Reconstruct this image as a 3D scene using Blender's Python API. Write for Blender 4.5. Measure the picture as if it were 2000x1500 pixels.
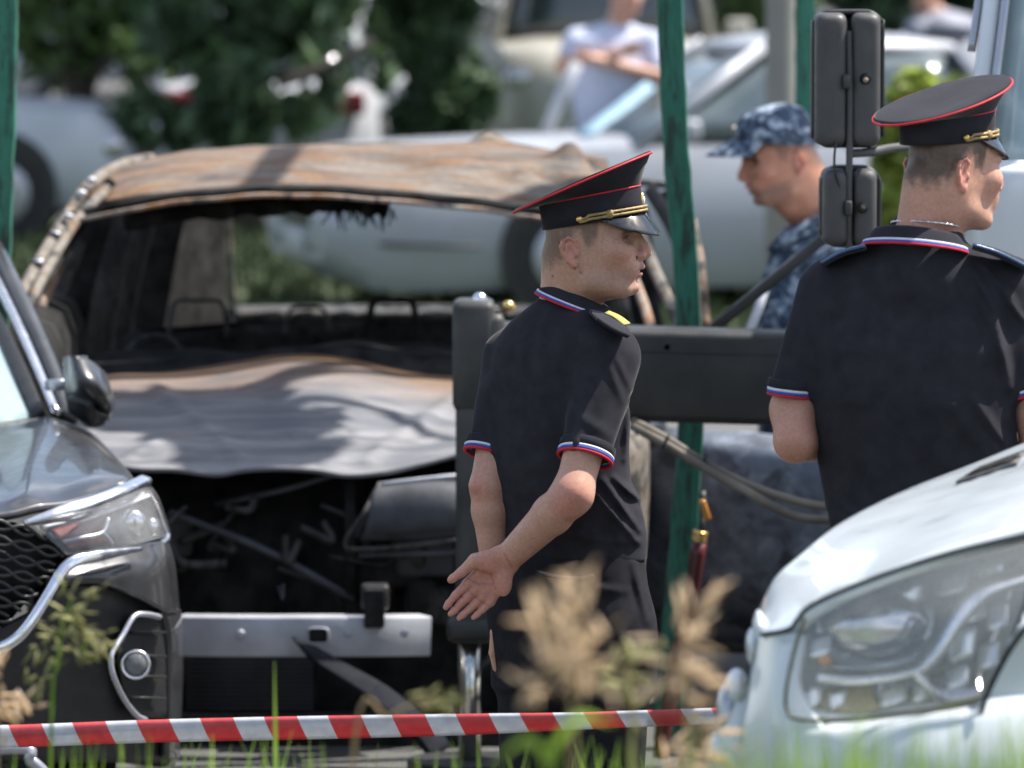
import bpy, math, random
import numpy as np

for o in list(bpy.data.objects):
    bpy.data.objects.remove(o)
random.seed(7)
RNG = np.random.default_rng(7)
SC = bpy.context.scene
COL = SC.collection
rad = math.radians

# ------------------------------------------------------------------ camera
FPX, CAMZ = 13500.0, 2.5
PITCH = math.atan(1030 / FPX)
cam_data = bpy.data.cameras.new("camera")
cam = bpy.data.objects.new("camera", cam_data)
COL.objects.link(cam)
cam.location = (0, 0, CAMZ)
cam.rotation_euler = (math.pi / 2 - PITCH, 0, 0)
cam_data.sensor_width = 36.0
cam_data.lens = FPX / 2000 * 36.0
cam_data.clip_start = 0.5
cam_data.clip_end = 2000
cam_data.dof.use_dof = True
cam_data.dof.focus_distance = 15.2
cam_data.dof.aperture_fstop = 4.8
SC.camera = cam

# ------------------------------------------------------------------ sky, sun, exposure
SUN = np.array([0.69, 0.21, 1.14])
SUN = SUN / np.linalg.norm(SUN)
SUN_EL = math.asin(SUN[2])
SUN_AZ = math.atan2(SUN[0], SUN[1])
world = bpy.data.worlds.new("World")
SC.world = world
world.use_nodes = True
wn, wl = world.node_tree.nodes, world.node_tree.links
bg = wn["Background"]
sky = wn.new("ShaderNodeTexSky")
sky.sky_type = 'NISHITA'
sky.sun_disc = False
sky.sun_elevation = SUN_EL
sky.sun_rotation = SUN_AZ
sky.dust_density = 1.5
wtc = wn.new("ShaderNodeTexCoord")
wmap = wn.new("ShaderNodeMapping")
wmap.inputs['Scale'].default_value = (1.0, 1.0, 2.2)
wnoise = wn.new("ShaderNodeTexNoise")
wnoise.inputs['Scale'].default_value = 2.6
wnoise.inputs['Detail'].default_value = 7
wramp = wn.new("ShaderNodeValToRGB")
wramp.color_ramp.elements[0].position = 0.50
wramp.color_ramp.elements[0].color = (0, 0, 0, 1)
wramp.color_ramp.elements[1].position = 0.68
wramp.color_ramp.elements[1].color = (0.75, 0.75, 0.75, 1)
wmix = wn.new("ShaderNodeMixRGB")
wmix.inputs[2].default_value = (10.5, 10.8, 11.2, 1)
wl.new(wtc.outputs['Generated'], wmap.inputs[0])
wl.new(wmap.outputs[0], wnoise.inputs['Vector'])
wl.new(wnoise.outputs['Fac'], wramp.inputs[0])
wl.new(wramp.outputs[0], wmix.inputs[0])
wl.new(sky.outputs[0], wmix.inputs[1])
wl.new(wmix.outputs[0], bg.inputs[0])
bg.inputs[1].default_value = 0.108
sd = bpy.data.lights.new("sun", 'SUN')
sun = bpy.data.objects.new("sun", sd)
COL.objects.link(sun)
sun.location = (20, 30, 40)
sd.energy = 5.0
sd.angle = rad(0.5)
sd.color = (1.0, 0.95, 0.88)
from mathutils import Vector, Matrix
sun.rotation_euler = Vector(SUN).to_track_quat('Z', 'Y').to_euler()
SC.view_settings.view_transform = 'Standard'
SC.view_settings.look = 'None'
SC.view_settings.exposure = 0.92
SC.view_settings.gamma = 1
SC.view_settings.use_curve_mapping = False
SC.cycles.max_bounces = 6
SC.cycles.transparent_max_bounces = 16
SC.cycles.caustics_reflective = False
SC.cycles.caustics_refractive = False

# ------------------------------------------------------------------ helpers
CP, SP = math.cos(PITCH), math.sin(PITCH)
def at(px, py, Y):
    """point of the world at depth Y that the photograph shows at pixel (px, py) of 2000 x 1500"""
    x, y = (px - 1000) / FPX, (750 - py) / FPX
    t = Y / (CP + y * SP)
    return np.array([x * t, Y, CAMZ + (-SP + y * CP) * t])
def sc(Y):
    return FPX / Y
def V3(*a):
    return np.array(a, dtype=float)
def unit(v):
    v = np.asarray(v, float)
    return v / (np.linalg.norm(v) + 1e-12)
def A(*pts):
    """list of pixel/depth triples -> array of points"""
    return np.array([at(*p) for p in pts])

ORIG = {}
def empty(name, loc, label=None, cat=None, group=None):
    o = bpy.data.objects.new(name, None)
    o.empty_display_size = 0.1
    COL.objects.link(o)
    o.location = loc
    ORIG[o] = np.array(loc, float)
    tag(o, label, cat, group)
    return o
def tag(o, label=None, cat=None, group=None, kind=None):
    if label: o['label'] = label
    if cat: o['category'] = cat
    if group: o['group'] = group
    if kind: o['kind'] = kind
    return o
def mesh(name, vf, mat, parent=None, smooth=True, kind=None, label=None, sharp=None):
    """ONE mesh object from (verts, faces) in world space; a child keeps its thing's origin"""
    v, f = vf
    v = np.asarray(v, float).reshape(-1, 3)
    org = ORIG.get(parent, np.zeros(3)) if parent is not None else np.zeros(3)
    if parent is None:
        org = v.mean(0).copy(); org[2] = v[:, 2].min()
        if kind in ('structure', 'stuff'): org = np.zeros(3)
    me = bpy.data.meshes.new(name)
    vv = (v - org).astype(np.float32)
    if isinstance(f, np.ndarray):
        nf, k = f.shape
        me.vertices.add(len(vv)); me.vertices.foreach_set('co', vv.ravel())
        me.loops.add(nf * k); me.loops.foreach_set('vertex_index', f.astype(np.int32).ravel())
        me.polygons.add(nf)
        me.polygons.foreach_set('loop_start', np.arange(0, nf * k, k, dtype=np.int32))
        me.update(calc_edges=True)
    else:
        me.from_pydata(vv.tolist(), [], [list(map(int, q)) for q in f])
        me.update()
    if smooth:
        me.polygons.foreach_set('use_smooth', np.ones(len(me.polygons), dtype=bool))
        if sharp:
            me.set_sharp_from_angle(angle=rad(sharp))
    mats = mat if isinstance(mat, (list, tuple)) else [mat]
    for m in mats: me.materials.append(m)
    o = bpy.data.objects.new(name, me)
    COL.objects.link(o)
    if parent is not None:
        o.parent = parent
        ORIG[o] = org
    else:
        o.location = org
        ORIG[o] = org
    if kind: o['kind'] = kind
    if label: o['label'] = label
    return o
def copy_tree(o, parent=None):
    c = o.copy()
    COL.objects.link(c)
    if parent is not None: c.parent = parent
    for ch in list(o.children): copy_tree(ch, c)
    return c

class MB:
    """collects pieces of one mesh"""
    def __init__(s): s.v = []; s.f = []; s.n = 0
    def add(s, vf):
        v, f = vf
        v = np.asarray(v, float).reshape(-1, 3)
        s.v.append(v)
        if isinstance(f, np.ndarray): f = f.tolist()
        s.f += [[i + s.n for i in q] for q in f]
        s.n += len(v)
        return s
    @property
    def vf(s): return (np.vstack(s.v), s.f)

def cr(pts, n, closed=False):
    """Catmull-Rom resample to n points"""
    p = np.asarray(pts, float)
    k = len(p)
    if closed:
        u = np.linspace(0, k, n, endpoint=False)
    else:
        if k == 2:
            t = np.linspace(0, 1, n)[:, None]
            return p[0] * (1 - t) + p[1] * t
        u = np.linspace(0, k - 1, n)
    i = np.floor(u).astype(int)
    if not closed: i = np.minimum(i, k - 2)
    t = (u - i)[:, None]
    if closed:
        g = lambda j: p[j % k]
        p0, p1, p2, p3 = g(i - 1), g(i), g(i + 1), g(i + 2)
    else:
        q = np.vstack([2 * p[0] - p[1], p, 2 * p[-1] - p[-2]])
        p0, p1, p2, p3 = q[i], q[i + 1], q[i + 2], q[i + 3]
    return 0.5 * (2 * p1 + (p2 - p0) * t + (2 * p0 - 5 * p1 + 4 * p2 - p3) * t ** 2 + (3 * p1 - p0 - 3 * p2 + p3) * t ** 3)
def gridsurf(rows, nu, nv, lin=False):
    r = [cr(x, nv) for x in rows]
    r = np.array(r)
    out = np.zeros((nu, nv, 3))
    for j in range(nv):
        out[:, j] = cr(r[:, j], nu) if not lin else np.array([[np.interp(t, np.arange(len(r)), r[:, j, c]) for c in range(3)] for t in np.linspace(0, len(r) - 1, nu)])
    return out
def gnormals(g):
    du = np.gradient(g, axis=0); dv = np.gradient(g, axis=1)
    n = np.cross(du, dv)
    return n / (np.linalg.norm(n, axis=2, keepdims=True) + 1e-12)
def shell(g, th=0.012, face=(0, -1, 0.3)):
    """closed sheet of thickness th; its outer side looks roughly along `face`"""
    n = gnormals(g)
    if (n.mean((0, 1)) * np.asarray(face)).sum() < 0:
        g = g[:, ::-1]; n = gnormals(g)
        if (n.mean((0, 1)) * np.asarray(face)).sum() < 0: n = -n
    nu, nv = g.shape[:2]
    v = np.vstack([g.reshape(-1, 3), (g - n * th).reshape(-1, 3)])
    I = np.arange(nu * nv).reshape(nu, nv)
    a, b, c, d = I[:-1, :-1].ravel(), I[1:, :-1].ravel(), I[1:, 1:].ravel(), I[:-1, 1:].ravel()
    N = nu * nv
    f = [np.stack([a, b, c, d], 1), np.stack([a, d, c, b], 1) + N]
    ring = np.concatenate([I[0, :], I[1:, -1], I[-1, -2::-1], I[-2:0:-1, 0]])
    r2 = np.roll(ring, -1)
    f.append(np.stack([ring, r2, r2 + N, ring + N], 1))
    return v, np.vstack(f)
def frames(path):
    p = np.asarray(path, float)
    t = np.gradient(p, axis=0)
    t /= np.linalg.norm(t, axis=1, keepdims=True) + 1e-12
    up = V3(0, 0, 1) if abs(t[0][2]) < 0.9 else V3(0, 1, 0)
    ns, bs = [], []
    n = unit(np.cross(np.cross(t[0], up), t[0]))
    for i in range(len(p)):
        n = unit(n - t[i] * np.dot(n, t[i]))
        ns.append(n); bs.append(np.cross(t[i], n))
    return p, t, np.array(ns), np.array(bs)
def sweep(path, prof, scale=None, closed=False, cap=True, upv=None):
    """2-D profile (k,2) swept along path; prof x along b (side), y along n (up)"""
    p, t, n, b = frames(path)
    if upv is not None:
        u = np.asarray(upv, float)
        n = u - t * (t @ u)[:, None]
        n /= np.linalg.norm(n, axis=1, keepdims=True) + 1e-12
        b = np.cross(t, n)
    prof = np.asarray(prof, float); k = len(prof); m = len(p)
    s = np.ones(m) if scale is None else np.asarray(scale, float)
    v = p[:, None] + (b[:, None] * prof[None, :, 0:1] + n[:, None] * prof[None, :, 1:2]) * s[:, None, None]
    I = np.arange(m * k).reshape(m, k)
    I2 = np.roll(I, -1, 1)
    if closed:
        J, J2 = np.roll(I, -1, 0), np.roll(I2, -1, 0)
        f = np.stack([I, J, J2, I2], -1).reshape(-1, 4).tolist()
    else:
        f = np.stack([I[:-1], I[1:], I2[1:], I2[:-1]], -1).reshape(-1, 4).tolist()
        if cap:
            f += [I[0].tolist(), I[-1][::-1].tolist()]
    return v.reshape(-1, 3), f
def circ(r, n=10, ry=None):
    a = np.arange(n) / n * 2 * math.pi
    return np.stack([np.cos(a) * r, np.sin(a) * (ry or r)], 1)
def tube(path, r, n=10, res=None, closed=False):
    p = np.asarray(path, float)
    if res: p = cr(p, res, closed)
    if np.ndim(r) == 0: s = np.ones(len(p)) * r
    else: s = np.interp(np.linspace(0, 1, len(p)), np.linspace(0, 1, len(r)), r)
    return sweep(p, circ(1, n), s, closed=closed)
def rrect(w, h, b, n=3):
    """rounded rectangle outline, centred"""
    out = []; b = min(b, w * .499, h * .499)
    for cx, cy, a0 in ((w / 2 - b, h / 2 - b, 0), (-w / 2 + b, h / 2 - b, 90), (-w / 2 + b, -h / 2 + b, 180), (w / 2 - b, -h / 2 + b, 270)):
        for i in range(n + 1):
            a = rad(a0 + 90 * i / n)
            out.append((cx + b * math.cos(a), cy + b * math.sin(a)))
    return np.array(out)
def bar(a, b, w, h, bev=None, upv=(0, 0, 1)):
    bev = min(w, h) * 0.2 if bev is None else bev
    return sweep([a, (np.asarray(a) + np.asarray(b)) / 2, b], rrect(w, h, bev, 2), upv=upv)
def box(c, s, bev=0.0, Rm=None):
    c = np.asarray(c, float); s = np.asarray(s, float) / 2
    if bev <= 0:
        v = np.array([[x, y, z] for x in (-1, 1) for y in (-1, 1) for z in (-1, 1)]) * s
        f = [[0, 1, 3, 2], [4, 6, 7, 5], [0, 4, 5, 1], [2, 3, 7, 6], [0, 2, 6, 4], [1, 5, 7, 3]]
    else:
        bev = min(bev, s.min() * 0.9)
        o = rrect(2 * s[0], 2 * s[1], bev, 3); i = rrect(2 * s[0] - 2 * bev * 0.98, 2 * s[1] - 2 * bev * 0.98, bev * 0.02, 3)
        k = len(o); zs = [(-s[2], 0.0), (-s[2] + bev * 0.3, 0.7), (-s[2] + bev, 1.0), (s[2] - bev, 1.0), (s[2] - bev * 0.3, 0.7), (s[2], 0.0)]
        v = np.vstack([np.column_stack([i * (1 - q) + o * q, np.full(k, z)]) for z, q in zs])
        f = []
        for r in range(len(zs) - 1):
            for j in range(k):
                f.append([r * k + j, r * k + (j + 1) % k, (r + 1) * k + (j + 1) % k, (r + 1) * k + j])
        f += [list(range(k))[::-1], [(len(zs) - 1) * k + j for j in range(k)]]
    if Rm is not None: v = v @ np.asarray(Rm).T
    return v + c, f
def prism(outline, ext):
    o = np.asarray(outline, float); k = len(o); e = np.asarray(ext, float)
    v = np.vstack([o, o + e])
    f = [list(range(k)), [k + j for j in range(k)][::-1]]
    f += [[j, k + j, k + (j + 1) % k, (j + 1) % k] for j in range(k)]
    return v, f
def loftrings(rings, capa=True, capb=True, closed=True):
    m = len(rings); k = len(rings[0])
    v = np.vstack(rings); f = []
    for i in range(m - 1):
        for j in range(k if closed else k - 1):
            f.append([i * k + j, i * k + (j + 1) % k, (i + 1) * k + (j + 1) % k, (i + 1) * k + j])
    if capa: f.append(list(range(k))[::-1])
    if capb: f.append([(m - 1) * k + j for j in range(k)])
    return v, f
def disc(c, n, r, depth, seg=24, dome=0.0):
    """a round plate facing n"""
    n = unit(n); a = unit(np.cross(n, (0, 0, 1) if abs(n[2]) < .9 else (1, 0, 0))); b = np.cross(n, a)
    c = np.asarray(c, float)
    cs = circ(1, seg)
    ring = lambda rr, d: c + (a * cs[:, :1] + b * cs[:, 1:]) * rr + n * d
    rs = [ring(r, -depth), ring(r, 0)]
    if dome:
        for q in (0.9, 0.7, 0.45, 0.2): rs.append(ring(r * q, dome * math.sqrt(1 - q * q)))
    return loftrings(rs)
def ringtorus(c, n, r, tr, seg=32, k=8):
    n = unit(n); a = unit(np.cross(n, (0, 0, 1) if abs(n[2]) < .9 else (1, 0, 0))); b = np.cross(n, a)
    cs = circ(1, seg)
    return sweep(np.asarray(c) + (a * cs[:, :1] + b * cs[:, 1:]) * r, circ(tr, k), closed=True, upv=n)
def rotz(a):
    c, s = math.cos(a), math.sin(a)
    return np.array([[c, -s, 0], [s, c, 0], [0, 0, 1.0]])
def blob(c, r, n=(14, 10), Rm=None, nz=0.0):
    u = np.linspace(0, math.pi, n[1]); w = np.arange(n[0]) / n[0] * 2 * math.pi
    rings = []
    for a in u[1:-1]:
        rings.append(np.stack([np.sin(a) * np.cos(w), np.sin(a) * np.sin(w), np.full(len(w), math.cos(a))], 1))
    v = np.vstack(rings)
    if nz: v = v * (1 + nz * RNG.standard_normal((len(v), 1)))
    v = v * np.asarray(r)
    if Rm is not None: v = v @ Rm.T
    k = n[0]
    vf = loftrings([v[i * k:(i + 1) * k] for i in range(len(rings))])
    return vf[0] + np.asarray(c), vf[1]

class Waves:
    """cheap smooth 3-D noise: a sum of sines"""
    def __init__(s, seed, freq, n=9):
        r = np.random.default_rng(seed)
        d = r.standard_normal((n, 3)); d /= np.linalg.norm(d, axis=1, keepdims=True)
        s.k = d * freq * r.uniform(0.5, 1.6, (n, 1)); s.p = r.uniform(0, 6.28, n); s.n = n
    def __call__(s, P):
        return np.sin(P @ s.k.T + s.p).sum(1) / math.sqrt(s.n)

# ------------------------------------------------------------------ implicit bodies
def rc(a, b, ra, rb=None):
    a = np.asarray(a, float); b = np.asarray(b, float); rb = ra if rb is None else rb
    ab = b - a; L = ab @ ab + 1e-12
    def f(P):
        t = np.clip((P - a) @ ab / L, 0, 1)
        q = P - a - t[:, None] * ab
        return np.sqrt((q * q).sum(1)) - (ra + (rb - ra) * t)
    return f
def cutcone(a, b, ra, rb, tilt=None):
    """tapered tube whose far end is cut flat"""
    a = np.asarray(a, float); b = np.asarray(b, float); d = unit(b - a) if tilt is None else unit(tilt)
    e = b + (b - a) * 0.3; re = ra + (rb - ra) * 1.3
    g = rc(a, e, ra, re)
    return lambda P: np.maximum(g(P), (P - b) @ d)
def ell(c, r, Rm=None):
    c = np.asarray(c, float); r = np.asarray(r, float)
    def f(P):
        q = P - c
        if Rm is not None: q = q @ Rm
        k0 = np.sqrt(((q / r) ** 2).sum(1)); k1 = np.sqrt(((q / r ** 2) ** 2).sum(1)) + 1e-9
        return k0 * (k0 - 1) / k1
    return f
def column(levels, Y, yaw, n=2.3, zoff=0):
    """trunk of ellipses: levels = (py, pxL, pxR, depth/width ratio, dy)"""
    z, cx, ha, hb, cy = [], [], [], [], []
    c, s = abs(math.sin(yaw)), abs(math.cos(yaw))   # lateral axis seen from the camera
    for py, l, r, q, dy in levels:
        p = at((l + r) / 2, py, Y + dy); hw = (r - l) / 2 / sc(Y + dy)
        a = hw / math.sqrt(c * c + (q * s) ** 2)
        z.append(p[2]); cx.append(p[0]); cy.append(Y + dy); ha.append(a); hb.append(a * q)
    o = np.argsort(z); z = np.array(z)[o]; cx = np.array(cx)[o]; cy = np.array(cy)[o]; ha = np.array(ha)[o]; hb = np.array(hb)[o]
    fx, fy = math.cos(yaw), math.sin(yaw)
    def f(P):
        zz = P[:, 2]
        X = P[:, 0] - np.interp(zz, z, cx); Yq = P[:, 1] - np.interp(zz, z, cy)
        a = np.interp(zz, z, ha); b = np.interp(zz, z, hb)
        u = np.abs(X * fx + Yq * fy) / b; w = np.abs(X * fy - Yq * fx) / a
        rr = (u ** n + w ** n) ** (1 / n)
        d = (rr - 1) * np.minimum(a, b)
        return np.maximum(d, np.maximum(zz - z[-1], z[0] - zz))
    return f
def smin(a, b, k):
    if k <= 0: return np.minimum(a, b)
    h = np.maximum(k - np.abs(a - b), 0) / k
    return np.minimum(a, b) - h * h * k * 0.25
def smax(a, b, k): return -smin(-a, -b, k)
def combine(prims, idx, P):
    d = None
    for i in idx:
        op, k, f = prims[i]
        if op == 'd':
            if d is not None: d = d + f(P)
            continue
        e = f(P)
        if d is None: d = e if op == 'u' else np.full(len(P), 1.0)
        elif op == 'u': d = smin(d, e, k)
        elif op == 's': d = smax(d, -e, k)
        elif op == 'i': d = smax(d, e, k)
    return d
def sdf_mesh(prims, lo, hi, h, B=12):
    """naive surface nets on a block-sparse grid"""
    lo = np.asarray(lo, float); hi = np.asarray(hi, float)
    nb = np.ceil((hi - lo) / (h * B)).astype(int)
    N = nb * B
    D = np.full(N, 1.0, np.float32)
    gi = np.stack(np.meshgrid(*[np.arange(n) for n in nb], indexing='ij'), -1).reshape(-1, 3)
    C = lo + (gi * B + (B - 1) / 2) * h
    half = (B / 2) * h * math.sqrt(3)
    vals = [f(C) if op != 'd' else None for op, k, f in prims]
    d = None
    for (op, k, f), e in zip(prims, vals):
        if op == 'd': continue
        if d is None: d = e.copy()
        elif op == 'u': d = smin(d, e, k)
        elif op == 's': d = smax(d, -e, k)
        else: d = smax(d, e, k)
    keep = np.abs(d) < half * 1.9 + 0.01
    far = np.where(~keep)[0]
    for i in far[d[far] < 0]:
        a = gi[i] * B; D[a[0]:a[0] + B, a[1]:a[1] + B, a[2]:a[2] + B] = -1
    loc = np.stack(np.meshgrid(*[np.arange(B)] * 3, indexing='ij'), -1).reshape(-1, 3) * h
    M = np.array([v if v is not None else np.zeros(len(C)) for v in vals])
    un = np.array([p[0] == 'u' for p in prims])
    ks = np.array([p[1] for p in prims])
    for i in np.where(keep)[0]:
        m = M[un, i].min()
        lim = half * 2.2 + ks + 0.012
        idx = [j for j in range(len(prims)) if (not un[j] and (prims[j][0] in 'di' or M[j, i] < half * 2 + ks[j] + .01)) or (un[j] and M[j, i] < m + lim[j])]
        P = lo + gi[i] * B * h + loc
        a = gi[i] * B
        D[a[0]:a[0] + B, a[1]:a[1] + B, a[2]:a[2] + B] = combine(prims, idx, P).reshape(B, B, B)
    S = D < 0
    cnt = sum(S[x:N[0] - 1 + x, y:N[1] - 1 + y, z:N[2] - 1 + z].astype(np.int8) for x in (0, 1) for y in (0, 1) for z in (0, 1))
    act = (cnt > 0) & (cnt < 8)
    ci = np.argwhere(act)
    cid = np.full(act.shape, -1, np.int32); cid[act] = np.arange(len(ci))
    off = np.array([[x, y, z] for x in (0, 1) for y in (0, 1) for z in (0, 1)])
    cv = np.stack([D[ci[:, 0] + o[0], ci[:, 1] + o[1], ci[:, 2] + o[2]] for o in off], 1)
    acc = np.zeros((len(ci), 3)); w = np.zeros(len(ci))
    for p in range(8):
        for q in range(p + 1, 8):
            if np.abs(off[p] - off[q]).sum() != 1: continue
            a, b = cv[:, p], cv[:, q]
            x = (a < 0) != (b < 0)
            t = np.where(x, a / np.where(x, a - b, 1), 0)
            acc += np.where(x[:, None], off[p] + t[:, None] * (off[q] - off[p]), 0); w += x
    vert = lo + (ci + acc / w[:, None]) * h
    faces = []
    for ax in range(3):
        o1, o2 = [(1, 2), (2, 0), (0, 1)][ax]
        sl = [slice(0, n) for n in N]; sh = list(sl)
        sl[ax] = slice(0, N[ax] - 1); sh[ax] = slice(1, N[ax])
        s0, s1 = S[tuple(sl)], S[tuple(sh)]
        e = np.argwhere(s0 != s1)
        e = e[(e[:, o1] > 0) & (e[:, o2] > 0) & (e[:, o1] < N[o1] - 1) & (e[:, o2] < N[o2] - 1)]
        if not len(e): continue
        q = []
        for d1, d2 in ((-1, -1), (0, -1), (0, 0), (-1, 0)):
            c = e.copy(); c[:, o1] += d1; c[:, o2] += d2
            q.append(cid[c[:, 0], c[:, 1], c[:, 2]])
        q = np.stack(q, 1)
        flip = ~S[e[:, 0], e[:, 1], e[:, 2]]
        q[flip] = q[flip][:, ::-1]
        faces.append(q[(q >= 0).all(1)])
    return vert, np.vstack(faces)
def set_attr(o, name, rgb):
    a = o.data.attributes.new(name, 'FLOAT_COLOR', 'POINT')
    c = np.ones((len(rgb), 4), np.float32); c[:, :3] = rgb
    a.data.foreach_set('color', c.ravel())

# ------------------------------------------------------------------ materials
class NT:
    def __init__(s, name):
        s.m = bpy.data.materials.new(name); s.m.use_nodes = True
        s.n = s.m.node_tree.nodes; s.l = s.m.node_tree.links
        s.b = s.n["Principled BSDF"]
        s.tc = s.n.new("ShaderNodeTexCoord")
    def noise(s, scale, detail=4, rough=0.55, stretch=None, dist=0, coord='Object'):
        n = s.n.new("ShaderNodeTexNoise")
        n.inputs['Scale'].default_value = scale; n.inputs['Detail'].default_value = detail
        n.inputs['Roughness'].default_value = rough; n.inputs['Distortion'].default_value = dist
        if stretch is not None:
            mp = s.n.new("ShaderNodeMapping"); mp.inputs['Scale'].default_value = stretch
            s.l.new(s.tc.outputs[coord], mp.inputs[0]); s.l.new(mp.outputs[0], n.inputs['Vector'])
        else:
            s.l.new(s.tc.outputs[coord], n.inputs['Vector'])
        return n.outputs['Fac']
    def ramp(s, fac, stops, interp='LINEAR'):
        r = s.n.new("ShaderNodeValToRGB"); cr_ = r.color_ramp; cr_.interpolation = interp
        while len(cr_.elements) < len(stops): cr_.elements.new(0.5)
        for e, (p, c) in zip(cr_.elements, stops):
            e.position = p
            e.color = (c, c, c, 1) if np.ndim(c) == 0 else (*c, 1)
        s.l.new(fac, r.inputs[0])
        return r.outputs[0]
    def mix(s, fac, a, b, mode='MIX'):
        x = s.n.new("ShaderNodeMixRGB"); x.blend_type = mode
        for i, q in ((0, fac), (1, a), (2, b)):
            if hasattr(q, 'links') or hasattr(q, 'is_linked'): s.l.new(q, x.inputs[i])
            elif i == 0: x.inputs[0].default_value = q
            else: x.inputs[i].default_value = (*q, 1)
        return x.outputs[0]
    def bump(s, h, strength, dist=0.01):
        b = s.n.new("ShaderNodeBump"); b.inputs['Strength'].default_value = strength; b.inputs['Distance'].default_value = dist
        s.l.new(h, b.inputs['Height']); s.l.new(b.outputs[0], s.b.inputs['Normal'])
    def set(s, **k):
        for a, q in k.items():
            i = s.b.inputs[a.replace('_', ' ')]
            if hasattr(q, 'is_linked'): s.l.new(q, i)
            elif np.ndim(q) == 0: i.default_value = q
            else: i.default_value = (*q, 1)
        return s.m
def plain(name, col, rough=0.5, metal=0.0, var=0.25, vs=14, bump=0.0, bs=120, coat=0.0, spec=0.5, sheen=0.0, rv=0.1, bd=0.004):
    t = NT(name)
    c = np.array(col)
    n = t.noise(vs, 5)
    t.set(Base_Color=t.ramp(n, [(0.3, tuple(c * (1 - var))), (0.7, tuple(np.minimum(c * (1 + var), 1)))]), Metallic=metal)
    n2 = t.noise(vs * 2.7, 3)
    t.set(Roughness=t.ramp(n2, [(0.3, max(rough - rv, 0.02)), (0.7, min(rough + rv, 1.0))]))
    t.b.inputs['Specular IOR Level'].default_value = spec
    if coat:
        t.b.inputs['Coat Weight'].default_value = coat; t.b.inputs['Coat Roughness'].default_value = 0.04
    if sheen:
        t.b.inputs['Sheen Weight'].default_value = sheen; t.b.inputs['Sheen Roughness'].default_value = 0.28
    if bump: t.bump(t.noise(bs, 4), bump, bd)
    return t.m
def glass(name, col=(0.8, 0.85, 0.85), rough=0.02, alpha=0.35):
    t = NT(name)
    n = t.noise(9, 3)
    t.set(Base_Color=t.ramp(n, [(0.3, tuple(np.array(col) * 0.9)), (0.7, col)]), Roughness=rough, Alpha=alpha)
    t.b.inputs['Specular IOR Level'].default_value = 0.8
    t.b.inputs['Coat Weight'].default_value = 0.6
    t.b.inputs['Coat Roughness'].default_value = 0.02
    return t.m

M = {}
M['black_metal'] = plain('black painted steel', (0.020, 0.020, 0.019), 0.5, 0, 0.5, 6, 0.15, 60)
M['leg_metal'] = plain('dusty dark steel', (0.055, 0.055, 0.052), 0.55, 0.3, 0.3, 9, 0.1, 80)
M['chrome_rod'] = plain('chromed piston rod', (0.55, 0.53, 0.48), 0.16, 1.0, 0.1, 4)
M['chrome'] = plain('chrome trim', (0.74, 0.74, 0.77), 0.24, 1.0, 0.12, 9, rv=0.06)
M['mirror_shell'] = plain('dark gloss mirror shell', (0.030, 0.031, 0.035), 0.30, 0, 0.2, 8, coat=0.3)
M['satin'] = plain('satin silver trim', (0.42, 0.43, 0.47), 0.32, 0.6, 0.08, 5)
M['black_plastic'] = plain('black plastic', (0.018, 0.018, 0.019), 0.45, 0, 0.3, 20, 0.1, 200)
M['grey_plastic'] = plain('dusty mirror plastic', (0.062, 0.060, 0.060), 0.55, 0, 0.15, 10, 0.05, 300)
M['rubber'] = plain('tyre rubber', (0.018, 0.018, 0.019), 0.75, 0, 0.3, 15, 0.2, 80)
M['hose'] = plain('dusty rubber with sunlit tan', (0.16, 0.135, 0.105), 0.6, 0, 0.7, 5)  # tan of the sunlit highlights is mixed into the rubber colour
M['white_paint'] = plain('white van paint', (0.58, 0.63, 0.66), 0.35, 0, 0.06, 3, coat=0.6)
M['truck_paint'] = plain('white truck paint', (0.74, 0.77, 0.80), 0.35, 0, 0.06, 3, coat=0.5)
M['suv_paint'] = plain('dark grey metallic paint', (0.045, 0.045, 0.048), 0.36, 0.3, 0.3, 7, coat=0.55, rv=0.10)
M['silver_paint'] = plain('silver car paint', (0.34, 0.355, 0.39), 0.42, 0.1, 0.06, 4, coat=0.25)
M['pale_paint'] = plain('pale car paint', (0.44, 0.46, 0.49), 0.42, 0.0, 0.06, 4, coat=0.25)
M['beige_paint'] = plain('beige van paint', (0.40, 0.38, 0.32), 0.4, 0.0, 0.1, 4, coat=0.3)
M['dark_paint'] = plain('dark car paint', (0.020, 0.021, 0.026), 0.5, 0.0, 0.1, 5, coat=0.15, spec=.3)
M['dark_glass'] = plain('dark car window', (0.03, 0.04, 0.045), 0.05, 0, 0.3, 3, spec=0.9)
M['grey_glass'] = plain('sky reflecting window', (0.11, 0.14, 0.15), 0.08, 0, 0.3, 2, spec=0.9)
M['red_lens'] = plain('red lamp lens', (0.20, 0.012, 0.016), 0.2, 0, 0.15, 10, coat=0.5)
M['orange_lens'] = plain('orange lamp lens', (0.65, 0.26, 0.03), 0.3, 0, 0.15, 10, coat=0.5)
M['red_metal'] = plain('maroon painted steel', (0.085, 0.012, 0.012), 0.4, 0, 0.4, 14, 0.1, 90)
M['char'] = plain('charred interior', (0.030, 0.029, 0.028), 0.9, 0, 0.6, 12, 0.5, 50, spec=0.05)
M['char_grey'] = plain('scorched dark panel', (0.060, 0.062, 0.070), 0.65, 0.0, 0.6, 7, 0.3, 30)
M['alu'] = plain('sooty aluminium', (0.50, 0.51, 0.55), 0.5, 0.4, 0.22, 6, 0.15, 40)
M['navy_cloth'] = plain('black navy knit cotton', (0.0335, 0.0325, 0.039), 0.95, 0, 0.18, 25, 0.35, 900, spec=0.02, sheen=0.12, bd=0.001)
M['trouser_cloth'] = plain('black trouser cloth', (0.024, 0.0235, 0.027), 0.95, 0, 0.2, 25, 0.3, 700, spec=0.02, sheen=0.03, bd=0.001)
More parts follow.
